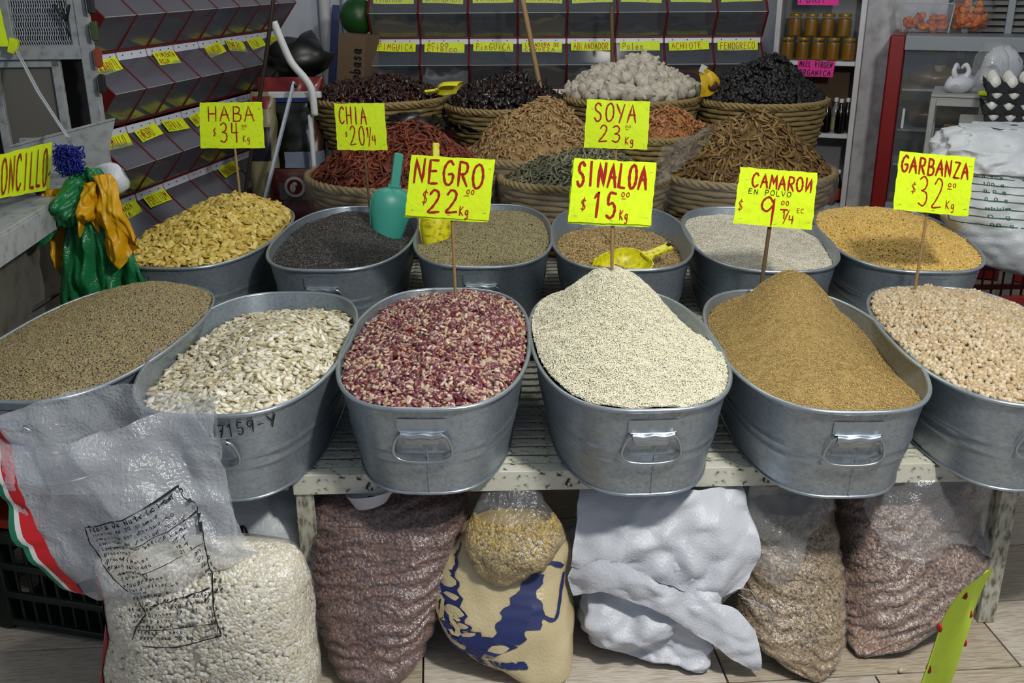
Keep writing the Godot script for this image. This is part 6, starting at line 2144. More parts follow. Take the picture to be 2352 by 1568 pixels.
	cuboid(t, "shutter_back", Vector3(0.30, 0.35, -0.03), Vector3(0.62, 0.75, 0.008), M.bin_back)

	# white frame tables with jar, eggs and bags
	for q in [[Vector3(1.815, 0, -4.42), 1.000, 0.42, "white painted metal frame table that holds the big glass jar"], [Vector3(1.775, 0, -4.02), 0.925, 0.55, "lower white painted metal frame table under the egg trays"]]:
		t = thing("frame_table", q[3], "table", q[0], deg_to_rad(-24.0))
		var hgt: float = q[1]
		var wd: float = q[2]
		cuboid(t, "top", Vector3(wd / 2, hgt - 0.006, -0.17), Vector3(wd, 0.012, 0.36), mat("table_top_grey", Color(0.60, 0.61, 0.60), 0.5))
		for x in [0.012, wd * 0.5, wd - 0.012]:
			for z in [-0.006, -0.33]:
				if x == wd * 0.5 and z < -0.1:
					continue
				cuboid(t, "leg", Vector3(x, (hgt - 0.02) / 2, z), Vector3(0.026, hgt - 0.02, 0.026), mat("frame_white", Color(0.62, 0.63, 0.62), 0.5, 0.0, {"tri": 3.0, "tex": M.white_paint.albedo_texture}))
		for z in [-0.004, -0.33]:
			cuboid(t, "rail", Vector3(wd / 2, hgt - 0.030, z), Vector3(wd, 0.040, 0.014), M.frame_white)
		cuboid(t, "lower_rail", Vector3(wd / 2, hgt - 0.26, -0.004), Vector3(wd, 0.022, 0.014), M.frame_white)
	# big jar
	t = thing("glass_jar", "big round clear glass jar with crumpled plastic inside", "jar", Vector3(2.062, 1.001, -4.44))
	mb = MB.new()
	mb.lathe([Vector2(0.0, 0.002), Vector2(0.062, 0.002), Vector2(0.070, 0.012), Vector2(0.072, 0.05), Vector2(0.073, 0.11), Vector2(0.066, 0.155), Vector2(0.050, 0.178), Vector2(0.043, 0.184), Vector2(0.043, 0.205), Vector2(0.046, 0.207)], 32)
	part("glass_wall", mb, mat("jar_glass", Color(0.75, 0.78, 0.78), 0.05, 0.0, {"alpha": 0.10}), t)
	mb = MB.new()
	mb.ellipsoid(Vector3(0.0, 0.06, 0), Vector3(0.058, 0.052, 0.058), 28, 16)
	for i in mb.v.size():
		mb.v[i] += Vector3(1, 0.8, -1) * noise.get_noise_3dv(mb.v[i] * 900.0) * 0.025
	part("crumpled_plastic", mb, M.film_milky, t)
	# white carrier bag on the table
	mb = MB.new()
	mb.ellipsoid(Vector3(1.955, 1.038, -4.47), Vector3(0.060, 0.042, 0.05), 28, 16)
	for i in mb.v.size():
		mb.v[i] += Vector3(1, 0.7, -1) * noise.get_noise_3dv(mb.v[i] * 600.0) * 0.022
		mb.v[i].y = maxf(mb.v[i].y, 1.001)
	for s in [-1, 1]:
		mb.tube(smooth([Vector3(1.945 + 0.018 * s, 1.06, -4.45), Vector3(1.945 + 0.032 * s, 1.09, -4.45), Vector3(1.945 + 0.020 * s, 1.118, -4.46), Vector3(1.945 + 0.005 * s, 1.10, -4.47)], 4), [0.014, 0.014, 0.013, 0.012, 0.011, 0.010, 0.009, 0.010, 0.010, 0.008, 0.007, 0.006, 0.004], 7)
	single("carrier_bag", mb, M.sack_white, "knotted white carrier bag on the frame table beside the glass jar", "bag")
	mb = MB.new()
	mb.ellipsoid(Vector3(2.20, 1.10, -4.62), Vector3(0.085, 0.09, 0.07), 28, 16)
	for i in mb.v.size():
		mb.v[i] += Vector3(1, 0.7, -1) * noise.get_noise_3dv(mb.v[i] * 500.0) * 0.03
		mb.v[i].y = maxf(mb.v[i].y, 1.001)
	single("carrier_bag", mb, M.sack_white, "round white plastic bag behind the egg trays", "bag")
	mb = MB.new()
	mb.box(Vector3(2.03, 1.012, -4.33), Vector3(0.09, 0.018, 0.06), Basis(Vector3.UP, 0.4), 0.006)
	single("yellow_packet", mb, M.label_yellow, "small yellow packet lying in front of the glass jar", "packet")
	# egg trays
	var turn := deg_to_rad(-24.0)
	var tray := MB.new()
	var tw := 0.30
	var g := []
	for j in 31:
		var row := PackedVector3Array()
		for i in 31:
			var x := tw * i / 30.0
			var z := -tw * j / 30.0
			row.append(Vector3(x, 0.019 + 0.016 * cos(x / tw * TAU * 5.0 + PI) * cos(-z / tw * TAU * 5.0 + PI) - 0.016 * absf(sin(x / tw * PI * 5.0) * sin(-z / tw * PI * 5.0)) * 0.9, z))
		g.append(row)
	tray.grid(g, false, false)
	for side in 2:
		var a := PackedVector3Array()
		var b := PackedVector3Array()
		for i in 61:
			var x := tw * i / 60.0
			var y := 0.034 + 0.012 * cos(x / tw * TAU * 5.0)
			a.append(Vector3(x, y, 0.004) if side == 0 else Vector3(-0.004, y, -x))
			b.append(Vector3(x, 0.002, -0.006) if side == 0 else Vector3(0.006, 0.002, -x))
		tray.grid([a, b], false, side == 1)
	var tm := tray.mesh()
	var egg := MB.new()
	var er := []
	for j in 11:
		var f := PI * j / 10.0 - PI / 2
		var ring := PackedVector3Array()
		for k in 14:
			var a := TAU * k / 14
			var r := cos(f) * 0.0215 * (1.0 - 0.12 * sin(f))
			ring.append(Vector3(cos(a) * r, 0.036 + sin(f) * 0.028, sin(a) * r))
		er.append(ring)
	egg.grid(er, true)
	var eggm := egg.mesh()
	var pulp := mat("tray_pulp", Color(0.16, 0.17, 0.19), 0.85)
	var shell := mat("egg_shell", Color(0.82, 0.82, 0.80), 0.45)
	for k in 4:
		var ox := Transform3D(Basis(Vector3.UP, turn + 0.04 * (k % 2)), Vector3(1.862 - 0.012 * (k % 2), 0.926 + 0.042 * k, -3.99))
		var o := thing("egg_tray", ["dark pulp egg tray, lowest of the stack", "dark pulp egg tray, second from the bottom of the stack", "dark pulp egg tray, third from the bottom of the stack", "dark pulp egg tray with open eggs, topmost of the stack"][k], "egg tray", Vector3.ZERO, 0.0, "stacked egg trays")
		o.transform = ox
		part("pulp_tray", tm, pulp, o)
		for j in (5 if k == 3 else 1):
			for i in 5:
				var e := part("egg", eggm, shell, self, ox * Transform3D(Basis.IDENTITY, Vector3(tw * (i + 0.5) / 5.0, 0.002, -tw * (j + 0.5) / 5.0 + (0.006 if k < 3 else 0.0))))
				meta(e, "white egg in the topmost tray of the stack" if k == 3 else "white egg showing at the edge of a lower tray in the stack", "egg", "eggs in the top tray" if k == 3 else "eggs in the lower trays")

	# big white sack on red crates
	t = thing("grain_sack", "big white woven sack with a green printed table, folded over at the top", "sack")
	var s := sack([[0.560, 1.85, -3.22, 0.14, 0.10], [0.585, 1.80, -3.22, 0.22, 0.17], [0.65, 1.745, -3.24, 0.255, 0.20], [0.74, 1.70, -3.26, 0.262, 0.21], [0.84, 1.665, -3.28, 0.252, 0.20], [0.92, 1.640, -3.29, 0.235, 0.18], [0.955, 1.635, -3.29, 0.215, 0.15]], {"amp": 0.010, "freq": 5.0, "ridge": 0.002, "ridge_n": 22.0, "ridge_slope": -0.35, "seed_v": 300.0})
	mb = MB.new()
	var rows := s.rows(90, 60)
	mb.grid(rows, true, false)
	part("cloth", mb, M.sack_grey, t)
	var fold := sack([[0.905, 1.632, -3.275, 0.236, 0.19], [0.93, 1.63, -3.28, 0.245, 0.195], [0.965, 1.62, -3.29, 0.225, 0.17], [0.975, 1.62, -3.29, 0.215, 0.15], [1.01, 1.625, -3.30, 0.20, 0.12], [1.028, 1.63, -3.30, 0.16, 0.08], [1.032, 1.64, -3.30, 0.08, 0.04], [1.03, 1.64, -3.30, 0.004, 0.004]], {"amp": 0.022, "freq": 8.0, "seed_v": 320.0})
	part("folded_mouth", sack_mesh(fold, 90, 40), M.sack_grey, t)
	var ink := MB.new()
	var on := func(p: Vector2): return s.pt(0.25 - p.x, p.y, -0.002)
	for k in 9:
		var y := 0.50 + 0.042 * k
		var pts := PackedVector2Array()
		for i in 13:
			pts.append(Vector2(-0.22 + 0.235 * i / 12.0, y + 0.012 * sin(i / 12.0 * PI)))
		stroke(ink, pts, 0.0055, on)
		if k < 7:
			write(ink, ["00 g", "0 g", "nutricion", "0.0 g", "0.0 g", "100 g", "0.1 g"][k], -0.11, y + 0.012, 0.05, 0.016, 0.0020, on)
	for x in [-0.22, 0.015]:
		var pts := PackedVector2Array()
		for i in 13:
			pts.append(Vector2(x, 0.50 + 0.336 * i / 12.0))
		stroke(ink, pts, 0.0030, on)
	part("printed_table", ink, mat("print_green", Color(0.10, 0.32, 0.22), 0.6), t)
	for q in [[Vector3(1.70, 0, -3.22), 0.0, "red plastic crate under the big white sack"], [Vector3(1.72, 0.27, -3.22), 0.05, "upper red plastic crate carrying the big white sack"]]:
		crate(q[0], Vector3(0.52, 0.265, 0.40), q[1], mat("crate_red", Color(0.40, 0.055, 0.05), 0.45), q[2])
	# tied plastic bags behind the yellow maize
	mb = MB.new()
	mb.ellipsoid(Vector3(1.47, 0.66, -3.55), Vector3(0.10, 0.12, 0.08), 28, 16)
	for i in mb.v.size():
		mb.v[i] += Vector3(1, 0.7, -1) * noise.get_noise_3dv(mb.v[i] * 500.0) * 0.03
	single("tied_bag", mb, mat("tied_plum", Color(0.40, 0.34, 0.36), 0.2, 0.0, {"coat": 0.6}), "greyish plum plastic bag tucked between the yellow maize and the white sack", "bag")
	mb = MB.new()
	mb.ellipsoid(Vector3(1.50, 0.79, -3.62), Vector3(0.06, 0.045, 0.05), 20, 12)
	for i in mb.v.size():
		mb.v[i] += Vector3(1, 0.7, -1) * noise.get_noise_3dv(mb.v[i] * 600.0) * 0.02
	single("blue_bag", mb, mat("bag_blue", Color(0.06, 0.12, 0.34), 0.4), "small blue plastic bundle behind the yellow maize", "bag")


func crate(at: Vector3, size: Vector3, turn: float, m: Material, label: String) -> void:
	var t := thing("plastic_crate", label, "crate", at, turn)
	var x := size.x / 2
	var z := size.z / 2
	cuboid(t, "crate_floor", Vector3(0, 0.008, 0), Vector3(size.x - 0.02, 0.014, size.z - 0.02), m)
	for sx in [-1, 1]:
		for sz in [-1, 1]:
			cuboid(t, "corner_post", Vector3(sx * (x - 0.02), size.y / 2, sz * (z - 0.02)), Vector3(0.045, size.y, 0.045), m, 0.006)
	for k in 4:
		var y := 0.02 + (size.y - 0.035) * k / 3.0
		var hgt := 0.035 if k == 3 else 0.02
		for s in [-1, 1]:
			cuboid(t, "long_rail", Vector3(0, y, s * (z - 0.006)), Vector3(size.x - 0.02, hgt, 0.014), m)
			cuboid(t, "short_rail", Vector3(s * (x - 0.006), y, 0), Vector3(0.014, hgt, size.z - 0.02), m)
	var n := int(size.x / 0.035)
	for k in range(1, n):
		for s in [-1, 1]:
			cuboid(t, "upright_bar", Vector3(-x + size.x * k / n, size.y / 2, s * (z - 0.009)), Vector3(0.008, size.y - 0.03, 0.006), m, 0.002)
	n = int(size.z / 0.035)
	for k in range(1, n):
		for s in [-1, 1]:
			cuboid(t, "upright_bar", Vector3(s * (x - 0.009), size.y / 2, -z + size.z * k / n), Vector3(0.006, size.y - 0.03, 0.008), m, 0.002)


# ------------------------------------------------------------------ left side
func left_side() -> void:
	# dark green crate and orange tray on the floor
	crate(Vector3(-1.035, 0.0, -2.265), Vector3(0.36, 0.275, 0.48), deg_to_rad(-14.0), mat("crate_green", Color(0.055, 0.105, 0.085), 0.45), "dark green plastic crate on the floor behind the white bean sack")
	var mb := MB.new()
	mb.box(Vector3(-1.21, 0.292, -2.17), Vector3(0.22, 0.03, 0.20), Basis(Vector3.UP, -0.2), 0.008)
	single("orange_tray", mb, mat("tray_orange", Color(0.62, 0.13, 0.04), 0.4), "orange-red plastic tray lying on the dark green crate", "tray")
	# cabinet with expanded metal door
	var steel := mat("cabinet_steel", Color(0.60, 0.62, 0.63), 0.5, 0.0, {"tri": 2.5, "tex": noise_tex(FastNoiseLite.TYPE_SIMPLEX_SMOOTH, 0.03, [Color(0.74, 0.73, 0.71), Color(0.94, 0.94, 0.93), Color(1, 1, 1), Color(0.97, 0.97, 0.97)], 256, 19, 5)})
	var t := thing("steel_cabinet", "grey painted steel cabinet with a door of expanded metal mesh", "cabinet", Vector3(-1.42, 0, -3.50), deg_to_rad(4.0))
	cuboid(t, "corner_post", Vector3(0.0, 0.85, 0.0), Vector3(0.040, 1.70, 0.040), steel)
	cuboid(t, "middle_rail", Vector3(-0.29, 1.262, 0.0), Vector3(0.58, 0.048, 0.034), steel)
	cuboid(t, "mesh_frame_stile", Vector3(-0.245, 1.48, 0.0), Vector3(0.030, 0.42, 0.030), steel)
	cuboid(t, "mesh_frame_stile", Vector3(-0.031, 1.48, 0.0), Vector3(0.026, 0.42, 0.028), steel)
	cuboid(t, "top_rail", Vector3(-0.29, 1.69, 0.0), Vector3(0.58, 0.03, 0.03), steel)
	for k in 2:
		cuboid(t, "door_stile", Vector3(-0.115 - 0.205 * k, 1.06, -0.012), Vector3(0.030, 0.36, 0.022), steel)
	cuboid(t, "door_rail", Vector3(-0.217, 1.225, -0.012), Vector3(0.235, 0.026, 0.022), steel)
	cuboid(t, "door_rail", Vector3(-0.217, 0.893, -0.012), Vector3(0.235, 0.026, 0.022), steel)
	cuboid(t, "door_panel", Vector3(-0.217, 1.06, -0.022), Vector3(0.20, 0.32, 0.006), mat("panel_taupe", Color(0.38, 0.37, 0.34), 0.6))
	cuboid(t, "inner_back", Vector3(-0.34, 0.85, -0.20), Vector3(0.56, 1.68, 0.012), mat("cabinet_dark", Color(0.10, 0.10, 0.12), 0.8))
	cuboid(t, "shelf_board", Vector3(-0.30, 1.252, -0.09), Vector3(0.54, 0.012, 0.18), mat("cabinet_dark", Color(0.10, 0.10, 0.12), 0.8))
	var net := MB.new()
	for k in 26:
		for s in [-1, 1]:
			var pts := PackedVector3Array()
			for i in 18:
				var f := i / 17.0
				pts.append(Vector3(-0.235 + 0.0077 * k + s * 0.0032 * (1.0 if i % 2 == 0 else -1.0), 1.285 + 0.0150 * i * 1.45, 0.004 * s))
			net.tube(pts, 0.0016, 4, false, false)
	part("expanded_mesh", net, mat("mesh_white", Color(0.66, 0.68, 0.72), 0.5), t).set_meta("kind", "stuff")
	# dark tied ribbon on the mesh
	mb = MB.new()
	for q in [[-0.03, 0.05], [-0.012, 0.06], [0.018, 0.05], [0.004, -0.05]]:
		mb.tube(smooth([Vector3(0, 0, 0), Vector3(q[0] * 0.6, q[1] * 0.5, 0.006), Vector3(q[0], q[1], 0.004)], 4), 0.005, 5)
	var rb := single("black_ribbon", mb, M.black_plastic, "black ribbon tied to the expanded metal door", "ribbon", Vector3(-1.455, 1.365, -3.45))
	# strip of packets hanging on the post
	for k in 5:
		mb = MB.new()
		mb.box(Vector3(-1.376, 1.50 - 0.085 * k, -3.47), Vector3(0.022, 0.060, 0.05), Basis(Vector3.UP, 0.3), 0.004)
		single("hanging_packet", mb, tones("packet_strip", [Color(0.52, 0.20, 0.07), Color(0.07, 0.07, 0.05), Color(0.20, 0.26, 0.10)], 0.4)[k % 3], "small coloured packet hanging down the cabinet post", "packet", Vector3.ZERO, "packets hanging on the post")
	# counter with raised flap
	t = thing("steel_counter", "grey metal counter with a raised side under the cabinet", "counter", Vector3(-1.40, 0, -2.95), deg_to_rad(4.0))
	cuboid(t, "counter_top", Vector3(-0.29, 0.885, 0.38), Vector3(0.74, 0.03, 1.36), steel)
	cuboid(t, "front_apron", Vector3(0.075, 0.855, 0.38), Vector3(0.014, 0.075, 1.36), steel)
	cuboid(t, "body", Vector3(-0.34, 0.43, 0.38), Vector3(0.62, 0.84, 1.30), mat("counter_body", Color(0.40, 0.39, 0.36), 0.6, 0.0, {"tri": 1.5, "tex": steel.albedo_texture}))
	cuboid(t, "base_band", Vector3(-0.025, 0.30, 0.38), Vector3(0.012, 0.10, 1.32), steel)
	mb = MB.new()
	mb.grid([PackedVector3Array([Vector3(-0.13, 1.012, -0.16), Vector3(0.03, 1.045, -0.18), Vector3(0.185, 1.085, -0.20)]), PackedVector3Array([Vector3(-0.13, 0.93, -0.16), Vector3(0.03, 0.92, -0.18), Vector3(0.125, 0.905, -0.20)])], false, true)
	mb.bar(Vector3(-0.13, 1.012, -0.158), Vector3(0.185, 1.086, -0.198), 0.006, 0.008)
	part("raised_flap", mb, steel, t)
	cuboid(t, "flap_rail", Vector3(-0.02, 1.018, -0.24), Vector3(0.22, 0.014, 0.02), steel)
	# piloncillo lumps on the counter
	var brown := tones("sugar_lump", [Color(0.12, 0.085, 0.06), Color(0.16, 0.11, 0.08)], 0.6)
	for k in 34:
		var o := part("sugar_cone", g_lump(0.020, k % 5) if k < 5 else null, brown[k % 2], self)
		if k >= 5:
			o.mesh = lump_cache[k % 5]
		else:
			lump_cache.append(o.mesh)
		o.transform = Transform3D(Basis(Vector3(rf(-1, 1), 1, rf(-1, 1)).normalized(), rf(0, TAU)), Vector3(-1.66 + 0.030 * (k % 10) + rf(-0.01, 0.01), 0.918 + 0.034 * (k / 10) + 0.004 * (k % 3), -2.92 + rf(-0.06, 0.06)))
		meta(o, "dark brown cone of raw sugar piled on the counter behind the yellow sign", "sugar", "raw sugar on the counter")
	# the long yellow sign hung on the counter edge
	t = thing("hanging_sign", "long curling yellow sign reading PILONCILLO on the counter edge", "sign", Vector3(-1.30, 0.92, -2.60))
	var place := sign_card(t, [Vector3(0.052, 0.193, 0.40), Vector3(-0.040, 0.129, -0.35), Vector3(-0.064, -0.008, -0.33), Vector3(0.022, 0.098, 0.38)], 0.0012, 0.006, M.card_yellow)
	var ink := MB.new()
	write(ink, "PILONCILLO", 0.20, 0.012, 0.54, 0.078, 0.0070, func(p: Vector2): return place.call(p, 0.0) + Vector3(0.0025, 0, 0.0005), 0.02)
	part("lettering", ink, M.marker_red, t)
	# small yellow card at the mesh door
	t = thing("corner_card", "yellow card with red writing hung on the mesh door frame", "sign", Vector3(-1.73, 1.285, -3.42))
	place = sign_card(t, [Vector3(-0.05, 0.20, 0), Vector3(0.075, 0.20, 0), Vector3(0.085, 0.0, 0), Vector3(-0.05, 0.01, 0)], 0.001, 0.002, M.card_yellow)
	ink = MB.new()
	write(ink, "S0.", 0.0, 0.03, 0.13, 0.05, 0.010, func(p: Vector2): return place.call(p, 0.0012))
	part("lettering", ink, M.marker_red, t)
	# cord tied to the frame
	t = thing("string_line", "white string running from the mesh door down to the blue tuft", "string")
	mb = MB.new()
	mb.tube(PackedVector3Array([Vector3(-1.625, 1.275, -3.42), Vector3(-1.475, 1.165, -3.20), Vector3(-1.30, 1.06, -2.96)]), 0.0032, 6)
	mb.tube(PackedVector3Array([Vector3(-1.618, 1.275, -3.42), Vector3(-1.468, 1.165, -3.20), Vector3(-1.294, 1.06, -2.96)]), 0.0024, 6)
	part("strand", mb, mat("cord_white", Color(0.72, 0.73, 0.75), 0.4), t)
	cuboid(t, "yellow_tape", Vector3(-1.632, 1.287, -3.425), Vector3(0.030, 0.050, 0.02), M.label_yellow, 0.004, Basis(Vector3.BACK, -0.3))
	# blue raffia tuft
	t = thing("raffia_tuft", "tuft of blue plastic raffia tied above the green bags", "raffia", Vector3(-1.262, 1.012, -2.86))
	mb = MB.new()
	for k in 260:
		var d := Vector3(rf(-1, 1), rf(-1, 1), rf(-1, 1)).normalized() * rf(0.010, 0.034) * Vector3(1.0, 1.25, 0.9)
		var pts := []
		for i in 5:
			pts.append(d + Vector3(rf(-1, 1), rf(-1, 1), rf(-1, 1)) * 0.016)
		mb.tube(smooth(pts, 3), 0.0018, 4)
	part("fibres", mb, mat("raffia_blue", Color(0.03, 0.08, 0.48), 0.4), t).set_meta("kind", "stuff")
	# hanging carrier bags
	hang_bags()
	# iron rod beside the lentils
	mb = MB.new()
	mb.tube(PackedVector3Array([Vector3(-1.52, 0.50, -2.60), Vector3(-1.45, 0.56, -2.75), Vector3(-1.385, 0.595, -2.92)]), 0.006, 6)
	single("iron_rod", mb, mat("iron_chipped", Color(0.22, 0.22, 0.21), 0.6), "chipped iron rod behind the tub of brown lentils", "rod")


var lump_cache := []


# pleated plastic sheet hanging from a gathered top
func hanging(top: Vector3, bottom: Vector3, wt: float, wb: float, pleats: float, depth: float, sd: float, lean := 0.0) -> MB:
	var mb := MB.new()
	for side in [1.0, -1.0]:
		var rows := []
		for j in 25:
			var f := j / 24.0
			var row := PackedVector3Array()
			var w := lerpf(wt, wb, pow(f, 0.7))
			for i in 41:
				var u := i / 40.0 - 0.5
				var c := top.lerp(bottom, f)
				var fold := depth * (0.35 + 0.65 * f) * sin(u * pleats * TAU + sd + f * 2.5) + 0.05 * noise.get_noise_2d(u * w * 700.0 + sd * 30.0, f * 90.0)
				var edge := sqrt(maxf(0.0, 1.0 - pow(absf(u) * 2.0, 2.0)))
				row.append(c + Vector3(u * w + lean * f * f, -0.03 * f * cos(u * 5.0 + sd) * (1.0 if j > 20 else 0.0), side * 0.030 * edge * sin(f * PI * 0.9 + 0.2) + fold))
			rows.append(row)
		mb.grid(rows, false, side < 0)
	return mb


func hang_bags() -> void:
	var gr := mat("bag_green", Color(0.13, 0.46, 0.27), 0.24, 0.0, {"back": Color(0.22, 0.50, 0.30), "tri": 7.0, "ntex": M.wrinkle_n, "nscale": 0.8})
	var ye := mat("bag_yellow", Color(0.80, 0.60, 0.03), 0.4, 0.0, {"back": Color(0.45, 0.32, 0.02), "tri": 6.0, "ntex": M.wrinkle_n, "nscale": 0.4})
	single("green_bag", hanging(Vector3(-1.225, 0.985, -2.88), Vector3(-1.205, 0.565, -2.84), 0.08, 0.29, 1.6, 0.009, 0.4), gr, "long green plastic carrier bag hanging beside the broad bean tub", "plastic bag")
	single("green_bag", hanging(Vector3(-1.245, 0.960, -2.84), Vector3(-1.310, 0.800, -2.83), 0.05, 0.125, 1.1, 0.010, 2.2), gr, "short folded end of green plastic bag under the blue tuft", "plastic bag")
	single("yellow_bag", hanging(Vector3(-1.165, 0.975, -2.835), Vector3(-1.120, 0.735, -2.81), 0.055, 0.105, 1.1, 0.010, 1.1), ye, "golden yellow plastic bag hanging over the green bag", "plastic bag")
	single("yellow_bag", hanging(Vector3(-1.195, 0.955, -2.815), Vector3(-1.212, 0.825, -2.80), 0.035, 0.050, 0.6, 0.006, 3.0), ye, "narrow yellow bag handle hanging in front of the green bag", "plastic bag")
	single("yellow_bag", hanging(Vector3(-1.355, 0.92, -2.91), Vector3(-1.315, 0.60, -2.90), 0.09, 0.07, 0.8, 0.010, 4.0), ye, "yellow plastic bag hanging behind the green bag by the counter", "plastic bag")
	var mb := MB.new()
	mb.ellipsoid(Vector3(-1.175, 0.945, -2.93), Vector3(0.055, 0.05, 0.03), 20, 12)
	for i in mb.v.size():
		mb.v[i] += Vector3(1, 0.7, -1) * noise.get_noise_3dv(mb.v[i] * 600.0) * 0.02
	single("white_rag", mb, M.sack_white, "white plastic crumpled behind the green and yellow bags", "plastic")


# ------------------------------------------------------------------ the corner behind the broad beans
func corner() -> void:
	var t := thing("bent_pipe_frame", "white painted bent pipe frame standing beside the chilli basket", "frame")
	var mb := MB.new()
	mb.tube(smooth([Vector3(-1.035, 1.305, -4.60), Vector3(-1.005, 1.215, -4.60), Vector3(-0.970, 1.130, -4.60), Vector3(-0.915, 1.060, -4.60), Vector3(-0.890, 1.005, -4.60), Vector3(-0.885, 0.90, -4.60)], 6), 0.0165, 10)
	part("bent_pipe", mb, M.white_paint, t)
	mb = MB.new()
	mb.bar(Vector3(-0.962, 1.050, -4.58), Vector3(-1.10, 0.50, -4.30), 0.026, 0.014, Vector3.RIGHT, 0.004)
	part("flat_strut", mb, mat("strut_grey", Color(0.66, 0.70, 0.76), 0.4), t)
	mb = MB.new()
	mb.ellipsoid(Vector3(-0.955, 1.035, -4.565), Vector3(0.010, 0.010, 0.006), 8, 6)
	part("bolt", mb, M.black_plastic, t)
	mb = MB.new()
	mb.tube(PackedVector3Array([Vector3(-0.91, 0.90, -4.62), Vector3(-0.905, 0.5, -4.60), Vector3(-0.90, 0.02, -4.6)]), 0.012, 8)
	part("hidden_leg", mb, M.white_paint, t)
	mb = MB.new()
	mb.bar(Vector3(-1.10, 0.985, -4.66), Vector3(-0.86, 0.985, -4.66), 0.03, 0.028, Vector3.UP, 0.004)
	part("cross_bar", mb, M.white_paint, t)
	mb = MB.new()
	mb.tube(PackedVector3Array([Vector3(-0.936, 1.42, -4.20), Vector3(-0.985, 1.2, -4.20), Vector3(-1.034, 1.005, -4.20), Vector3(-1.16, 0.50, -4.20)]), 0.0085, 8)
	single("brown_rod", mb, mat("rod_brown", Color(0.17, 0.12, 0.08), 0.5), "thin dark brown rod in front of the side wall bins", "rod")
	# pet food bags
	var red := mat("feed_red", Color(0.42, 0.045, 0.04), 0.28, 0.0, {"coat": 0.5})
	t = thing("feed_bag", "tall dark feed bag with a red top, blue panel and photo print", "bag")
	var s := sack([[0.55, -1.04, -4.80, 0.135, 0.07], [0.58, -1.04, -4.80, 0.145, 0.085], [0.75, -1.04, -4.82, 0.150, 0.09], [0.88, -1.04, -4.84, 0.15, 0.085], [0.97, -1.04, -4.86, 0.15, 0.05], [1.03, -1.04, -4.87, 0.15, 0.016], [1.045, -1.04, -4.87, 0.15, 0.008]], {"amp": 0.006, "freq": 6.0, "e": 3.0, "seed_v": 400.0})
	part("bag_skin", sack_mesh(s, 60, 40), mat("feed_dark", Color(0.07, 0.075, 0.05), 0.3, 0.0, {"coat": 0.4, "tri": 3.0, "tex": noise_tex(FastNoiseLite.TYPE_SIMPLEX_SMOOTH, 0.02, [Color(0.25, 0.25, 0.2), Color(0.6, 1.0, 0.4), Color(1, 0.9, 0.6), Color(0.3, 0.3, 0.3)], 256, 17, 3)}), t)
	mb = MB.new()
	mb.grid(s.rows(40, 10, 0.66, 0.98, -0.003, 0.02, 0.48), false, false)
	part("red_band", mb, red, t)
	mb = MB.new()
	mb.grid(s.rows(20, 6, 0.60, 0.70, -0.005, 0.06, 0.30), false, false)
	part("blue_panel", mb, mat("feed_blue", Color(0.06, 0.14, 0.42), 0.3), t)
	mb = MB.new()
	mb.grid(s.rows(12, 8, 0.30, 0.56, -0.005, 0.04, 0.16), false, false)
	part("photo_print", mb, mat("photo_brown", Color(0.30, 0.19, 0.13), 0.3), t)
	mb = MB.new()
	mb.grid(s.rows(12, 4, 0.22, 0.30, -0.006, 0.03, 0.26), false, false)
	part("pale_band", mb, mat("feed_pale", Color(0.48, 0.52, 0.60), 0.3), t)
	t = thing("feed_bag", "red feed bag with a round white ringed badge, standing in front", "bag")
	s = sack([[0.005, -0.94, -4.47, 0.13, 0.055], [0.03, -0.94, -4.47, 0.15, 0.075], [0.25, -0.94, -4.48, 0.155, 0.08], [0.45, -0.94, -4.49, 0.15, 0.075], [0.58, -0.94, -4.50, 0.148, 0.05], [0.66, -0.94, -4.50, 0.146, 0.02], [0.68, -0.94, -4.50, 0.145, 0.01]], {"amp": 0.005, "freq": 6.0, "e": 3.0, "seed_v": 430.0})
	part("bag_skin", sack_mesh(s, 60, 40), mat("feed_red_dark", Color(0.24, 0.03, 0.03), 0.35, 0.0, {"coat": 0.3}), t)
	var badge := func(r0: float, r1: float) -> MB:
		var b := MB.new()
		var a := PackedVector3Array()
		var c := PackedVector3Array()
		for k in 33:
			var an := TAU * k / 32.0
			for rr in [[r0, a], [r1, c]]:
				rr[1].append(Vector3(-0.962 + cos(an) * rr[0], 0.612 + sin(an) * rr[0], -4.418 + 0.03 * (cos(an) * rr[0] * 4.0) * (cos(an) * rr[0] * -4.0)))
		b.grid([a, c], false, false)
		return b
	part("badge_ring", badge.call(0.046, 0.034), mat("badge_white", Color(0.62, 0.60, 0.62), 0.4), t)
	part("badge_field", badge.call(0.034, 0.0), mat("badge_red", Color(0.30, 0.05, 0.04), 0.4), t)
	mb = MB.new()
	mb.ellipsoid(Vector3(-0.972, 0.606, -4.416), Vector3(0.014, 0.020, 0.002), 12, 6)
	mb.ellipsoid(Vector3(-0.962, 0.624, -4.416), Vector3(0.012, 0.010, 0.002), 12, 6)
	part("badge_mark", mb, M.badge_white, t)
	mb = MB.new()
	mb.grid(s.rows(10, 4, 0.62, 0.74, -0.004, 0.16, 0.34), false, false)
	part("grey_panel", mb, mat("feed_grey", Color(0.26, 0.24, 0.26), 0.4), t)
	t = thing("cream_bag", "narrow cream feed bag with red and navy print beside the brown rod", "bag")
	s = sack([[0.45, -1.14, -4.62, 0.055, 0.04], [0.48, -1.14, -4.62, 0.065, 0.05], [0.80, -1.135, -4.64, 0.062, 0.05], [0.95, -1.13, -4.66, 0.058, 0.03], [1.0, -1.13, -4.66, 0.055, 0.012]], {"amp": 0.004, "freq": 6.0, "e": 3.0})
	part("bag_skin", sack_mesh(s, 40, 30), mat("feed_cream", Color(0.50, 0.48, 0.36), 0.4), t)
